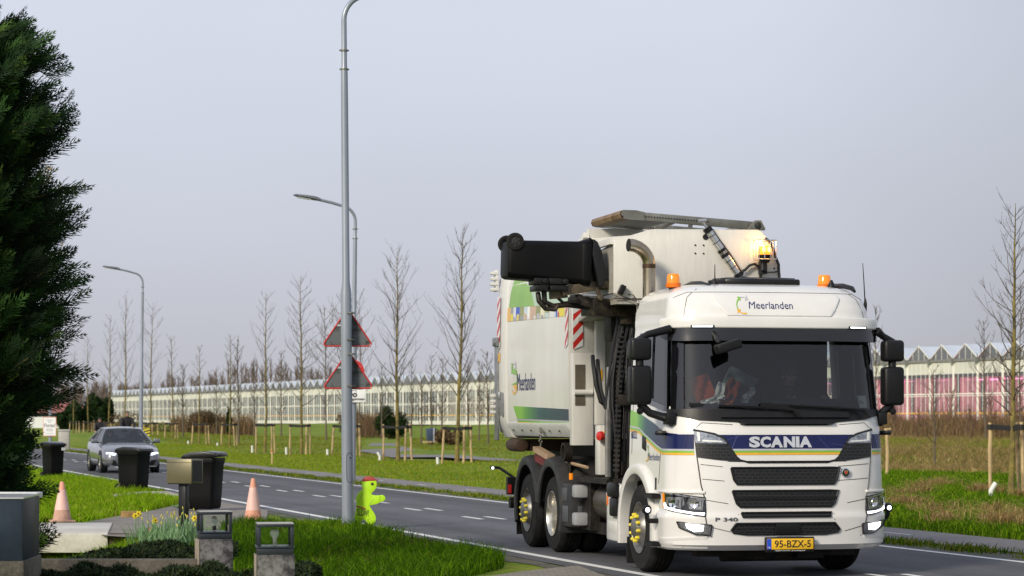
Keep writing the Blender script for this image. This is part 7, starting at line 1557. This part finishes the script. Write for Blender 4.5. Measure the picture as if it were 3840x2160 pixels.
def cone(label, loc, h, rz):
    t = thing('traffic_cone', label, 'traffic cone', loc, rz, 'traffic cones by the driveway'); r = lambda f: .032 + (.155 - .032) * (1 - f)
    mb = MB(); mb.box((0, 0, .015), (.40, .40, .03)); mb.build('base', conD, t, bevel=.012)
    mb = MB(); mb.lathe([(.165, .03), (r(.04), .045), (r(.44), .44 * h), (r(.44) - .01, .44 * h)], n=24); mb.build('lower_body', conD if 'narrower' in label else conO, t)
    mb = MB(); mb.lathe([(r(.30), .30 * h), (r(.30) + .003, .30 * h), (r(.80) + .003, .80 * h), (r(.80), .80 * h)], n=24); mb.build('sleeve', conW, t)
    mb = MB(); mb.lathe([(r(.79), .79 * h), (r(.985), .985 * h), (r(1) * .8, h), (r(1) * .5, h - .005)], n=24); mb.build('tip', conO, t); return t
c1 = G(156, 1316); cone('dirty narrower faded traffic cone standing on the concrete slab', (c1.x, c1.y, .02), .655, .3)
c2 = G(637, 1318); cone('faded orange traffic cone with pale sleeve at the road edge right of the mailbox', (c2.x, c2.y, 0), .735, .1)
# ------------------------------------------------------------ lantern posts, low wall, planter
stoneM = mat('blotched bluestone', (.17, .165, .165), .85, var=.2, scale=11, rgb2=(.030, .029, .03), thr=(.42, .56), fine=.2, bump=.3)
stoneLit = mat('stone face painted sunlit', (.32, .27, .21), .9, var=.15, scale=5, rgb2=(.22, .19, .15), fine=.2)  # paler stone for the left side, sunlight put into its colour
frameM = mat('blue black lantern metal', (.028, .034, .045), .35, var=.2, scale=6, metal=.2)
bulbM = mat('frosted bulb', (.86, .86, .84), .2, var=.03, coat=.5)
def lantern_post(label, loc, rz, hbulb):
    t = thing('lantern_post', label, 'garden lantern', loc, rz, 'glass lanterns on stone posts')
    mb = MB(); mb.bx(-.145, .145, -.145, .145, -.1, .665); pl_ = mb.build('plinth', stoneM, t, bevel=.006); mb = MB(); mb.bx(-.150, -.146, -.15, .15, -.1, .663); mb.build('lit_side_face', stoneLit, pl_)
    mb = MB(); mb.bx(-.135, .135, -.135, .135, .665, .715); mb.bx(-.145, .145, -.145, .145, .715, .728); mb.build('lantern_base', frameM, t, bevel=.004)
    mb = MB()
    for x in (-.125, .125):
        for y in (-.125, .125): mb.bx(x - .013, x + .013, y - .013, y + .013, .728, .875)
    mb.bx(-.14, .14, -.14, .14, .875, .899); mb.build('lantern_frame', frameM, t, bevel=.004)
    mb = MB(); mb.bx(-.139, .139, -.139, .139, .899, .903); mb.build('lantern_lid', 'greypaint', t)
    mb = MB(); s_ = .122
    for a in range(4):
        R = Matrix.Rotation(a * math.pi / 2, 3, 'Z'); mb.box(R @ Vector((0, -s_, .80)), (.235, .003, .145), R)
    mb.build('pane', 'lampglass', t)
    mb = MB(); mb.lathe([(.016, .735), (.017, .768), (.014, .775)], n=12); sk = mb.build('socket', 'ink' if hbulb > .0 else 'steel', t)
    mb = MB(); mb.lathe([(.013, .772), (.018, .785), (.028, .808), (.030, .825), (.024, .845), (.010, .856), (0, .858)] if hbulb > 0 else [(.013, .772), (.018, .785), (.033, .812), (.034, .832), (.024, .852), (0, .858)], n=16); mb.build('bulb', bulbM, t)
    mb = MB(); mb.box((.06, -.147 + .02, .69), (.03, .003, .03), Matrix.Rotation(.7, 3, 'Y')); return t
Ylan = 20.6; lantern_post('farther glass lantern on a blotched stone post beside the daffodils', ((539 - 1288) / 6000 * Ylan, Ylan, 0), rad(14), 1)
Yl2 = 18.25; lantern_post('nearer glass lantern on a dark stained stone post in the grass', ((691 - 1288) / 6000 * Yl2, Yl2, 0), rad(9), -1)
wl_ = mat('stained garden wall concrete', (.13, .115, .09), .9, var=.25, scale=3, rgb2=(.045, .04, .034), thr=(.40, .60), fine=.25, bump=.3)
mb = MB(); mb.bx(-4.25, -2.69, 20.52, 20.68, -.05, .487); o = mb.build('garden_wall', wl_, bevel=.012); tag(o, 'low stained concrete garden wall running to the farther lantern post', 'garden wall')
pt = thing('planter_block', 'dark blue metal planter box on a rough concrete base under the cypress', 'planter', (-4.35, 18.85, 0), rad(3))
mb = MB(); mb.bx(-.55, .545, -.45, .45, .60, 1.08); mb.build('box', mat('blue grey zinc', (.016, .026, .044), .45, var=.25, scale=2.5, rgb2=(.03, .043, .062), spec=.3), pt, bevel=.008); mb = MB(); mb.bx(-.57, .56, -.47, .47, -.1, .60); mb.build('base', wl_, pt, bevel=.015); mb = MB(); mb.bx(-.56, .555, -.46, .46, 1.08, 1.092); mb.build('rim', 'greyfoil', pt)
mb = MB(); mb.bx(-5.6, -4.26, 21.4, 21.65, .985, 1.035); tag(mb.build('plank', 'paper', bevel=.004), 'white board lying level behind the blue planter', 'board')
mb = MB(); mb.bx(-5.3, -4.6, 21.45, 21.6, .0, .985); tag(mb.build('board_support', wl_), 'grey pier carrying the white board behind the planter', 'pier')
# juniper mats behind and in front of the wall
jm = mat('juniper leaf', (.02, .04, .01), .7, var=.15, scale=3, attr='tint', spec=.2)
def juniper(X0, X1, Y0, Y1, zt, n, label, seed):
    r = np.random.default_rng(seed); x = r.uniform(X0, X1, n); y = r.uniform(Y0, Y1, n); z = np.array([zt(a, b) for a, b in zip(x, y)]) * r.uniform(.72, 1.0, n)
    P = np.stack([x, y, z], -1); a = r.normal(0, 1, (n, 3)); a[:, 2] = np.abs(a[:, 2]) * .9 + .2; a /= np.linalg.norm(a, axis=1)[:, None]; b = np.cross(a, r.normal(0, 1, (n, 3))); b /= np.linalg.norm(b, axis=1)[:, None]
    l = r.uniform(.014, .034, (n, 1)); V = np.stack([P - b * l * .16, P + b * l * .16, P + a * l * .5 + b * l * .25, P + a * l * 1.5, P + a * l * .5 - b * l * .25], 1).reshape(-1, 3); o = np.arange(n) * 5
    c = np.array([(.006, .014, .004), (.012, .026, .006), (.022, .042, .009), (.05, .055, .015)])[r.choice(4, n, p=[.4, .35, .18, .07])] * r.uniform(.7, 1.3, (n, 1))
    ob = npmesh('ground_cover', V, np.stack([o, o + 1, o + 2, o + 4], -1), jm, np.repeat(c, 5, 0), tri=np.stack([o + 4, o + 2, o + 3], -1)); tag(ob, label, kind='stuff')
    gxx, gyy = np.linspace(X0, X1, 30), np.linspace(Y0, Y1, 10); mb = MB(); mb.raw([(a_, b_, zt(a_, b_) * .74) for b_ in gyy for a_ in gxx], [(i * 30 + j, i * 30 + j + 1, i * 30 + 31 + j, i * 30 + 30 + j) for i in range(9) for j in range(29)]); u = mb.build('undergrowth', mat('shaded twig mass', (.018, .02, .008), .95, var=.3), ob)  # dark sheet below the leaves, shade between them put into its colour
juniper(-4.0, -2.70, 20.75, 23.6, lambda x, y: (.50 + .04 * math.sin(x * 9) + .03 * math.sin(y * 6 + x * 5)) * (1 - .12 * max(0, y - 22.4)) * (.72 + .28 * min(1, max(0, (x + 4.05) / .35))), 42000, 'dark juniper mat spilling over behind the garden wall', 1)
juniper(-4.0, -1.62, 19.2, 20.35, lambda x, y: .425 + .035 * math.sin(x * 7 + 1) + .03 * math.sin(x * 17 + y * 5), 42000, 'dark low juniper in front of the garden wall', 2)
# daffodils: every plant a thing with leaves, some with a flower
dl = mat('daffodil leaf', (.15, .27, .12), .5, var=.15, scale=5); dy = mat('daffodil petal', (.80, .66, .03), .45, var=.08); dt = mat('daffodil trumpet', (.82, .56, .015), .45, var=.06); db = mat('daffodil bud', (.55, .50, .06), .5, var=.1)
def daffodil(label, loc, seed, flower, buds):
    r = random.Random(seed); t = thing('daffodil', label, 'daffodil', loc, r.uniform(0, 6), 'daffodils on the bank'); mb = MB()
    for k in range(r.randint(20, 28)):
        a = r.uniform(0, 6.28); l = r.uniform(.27, .46); b = r.uniform(.05, .55); o = Vector((r.uniform(-.10, .10), r.uniform(-.10, .10), -.02)); w = .012; d = Vector((math.cos(a), math.sin(a), 0)); s = Vector((-d.y, d.x, 0)) * w
        if abs(s.x) < .005: s = Vector((w, 0, 0)) * .8
        p = [o, o + d * l * b * .3 + Vector((0, 0, l * .5)), o + d * l * b + Vector((0, 0, l * (1 - b * .4)))]
        mb.raw([p[0] - s, p[0] + s, p[1] + s, p[1] - s, p[2]], [(0, 1, 2, 3), (3, 2, 4)])
    mb.build('leaf', dl, t)
    for k in range(flower + buds):
        f = k < flower; a = r.uniform(0, 6.28); h = r.uniform(.36, .46) if f else r.uniform(.30, .46); o = Vector((r.uniform(-.05, .05), r.uniform(-.05, .05), 0)); tp = o + Vector((math.cos(a) * .05, math.sin(a) * .05, h))
        mb = MB(); mb.tube([o, (o + tp) / 2 + Vector((0, 0, .02)), tp], .005, 5); st = mb.build('stem', dl, t)
        if f:
            ax = Vector((r.uniform(-.8, .8), -1, .1)); ax.rotate(Matrix.Rotation(-t.rotation_euler.z, 3, 'Z')); ax.normalize(); u = ax.cross(Vector((0, 0, 1))).normalized(); v = u.cross(ax); mb = MB()
            for q in range(6):
                an = q * 1.047; d = u * math.cos(an) + v * math.sin(an); e_ = u * -math.sin(an) + v * math.cos(an)
                mb.raw([tp, tp + d * .024 + e_ * .017, tp + d * .05 - ax * .004, tp + d * .024 - e_ * .017], [(0, 1, 2, 3)])
            mb.build('flower', dy, t); mb = MB(); mb.lathe([(.010, .0), (.013, .018), (.019, .034), (.012, .030)], tp, ax, 12); mb.build('trumpet', dt, t)
        else:
            mb = MB(); mb.lathe([(0, 0), (.008, .012), (.009, .032), (0, .055)], tp, Vector((r.uniform(-.6, .6), r.uniform(-.4, .4), 1)), 7); mb.build('bud', db, t)
r = random.Random(12); Y0 = 29.5
DF = [(338, 1377, 2, 1), (372, 1380, 0, 2), (398, 1386, 1, 2), (418, 1376, 0, 2), (432, 1390, 0, 2), (448, 1378, 0, 3), (462, 1388, 0, 1), (474, 1376, 0, 2), (487, 1388, 0, 1), (498, 1380, 1, 1), (356, 1390, 0, 1), (384, 1372, 0, 2), (408, 1366, 0, 2), (440, 1364, 0, 3), (468, 1362, 0, 2), (492, 1366, 0, 2), (424, 1397, 0, 0), (454, 1399, 0, 0)]
for i, (x, y, f, b) in enumerate(DF):
    lab = {0: 'daffodil plant with the pair of open yellow flowers at the left end of the clump', 2: 'daffodil plant with one open flower near the mailbox post', 9: 'daffodil plant with one open flower beside the farther lantern'}.get(i, 'blue green daffodil plant with closed buds' if b else 'blue green daffodil tuft without buds at the front of the clump')
    daffodil(lab, G(x, y), 60 + i, f, b)
# small broad weeds at the verge edge
wm = mat('broad weed leaf', (.09, .20, .03), .5, var=.15)
for i, (x, y, lab) in enumerate(((452, 1262, 'broad leaved weed at the grass edge by the kerb'), (955, 1338, 'broad leaved weed at the foot of the lamp post'))):
    p = G(x, y) if i else G(450, 1281); t = thing('weed', lab, 'weed', p, i); mb = MB(); r = random.Random(i)
    for k in range(14): a = k * 2.4; l = r.uniform(.14, .26); d = Vector((math.cos(a), math.sin(a), .55)).normalized(); s = Vector((-d.y, d.x, 0)) * l * .22; mb.raw([Vector((0, 0, .02)), d * l * .5 + s, d * l + Vector((0, 0, -.03)), d * l * .5 - s], [(0, 1, 2, 3)])
    mb.build('leaf', wm, t)
bpy.context.view_layer.update()
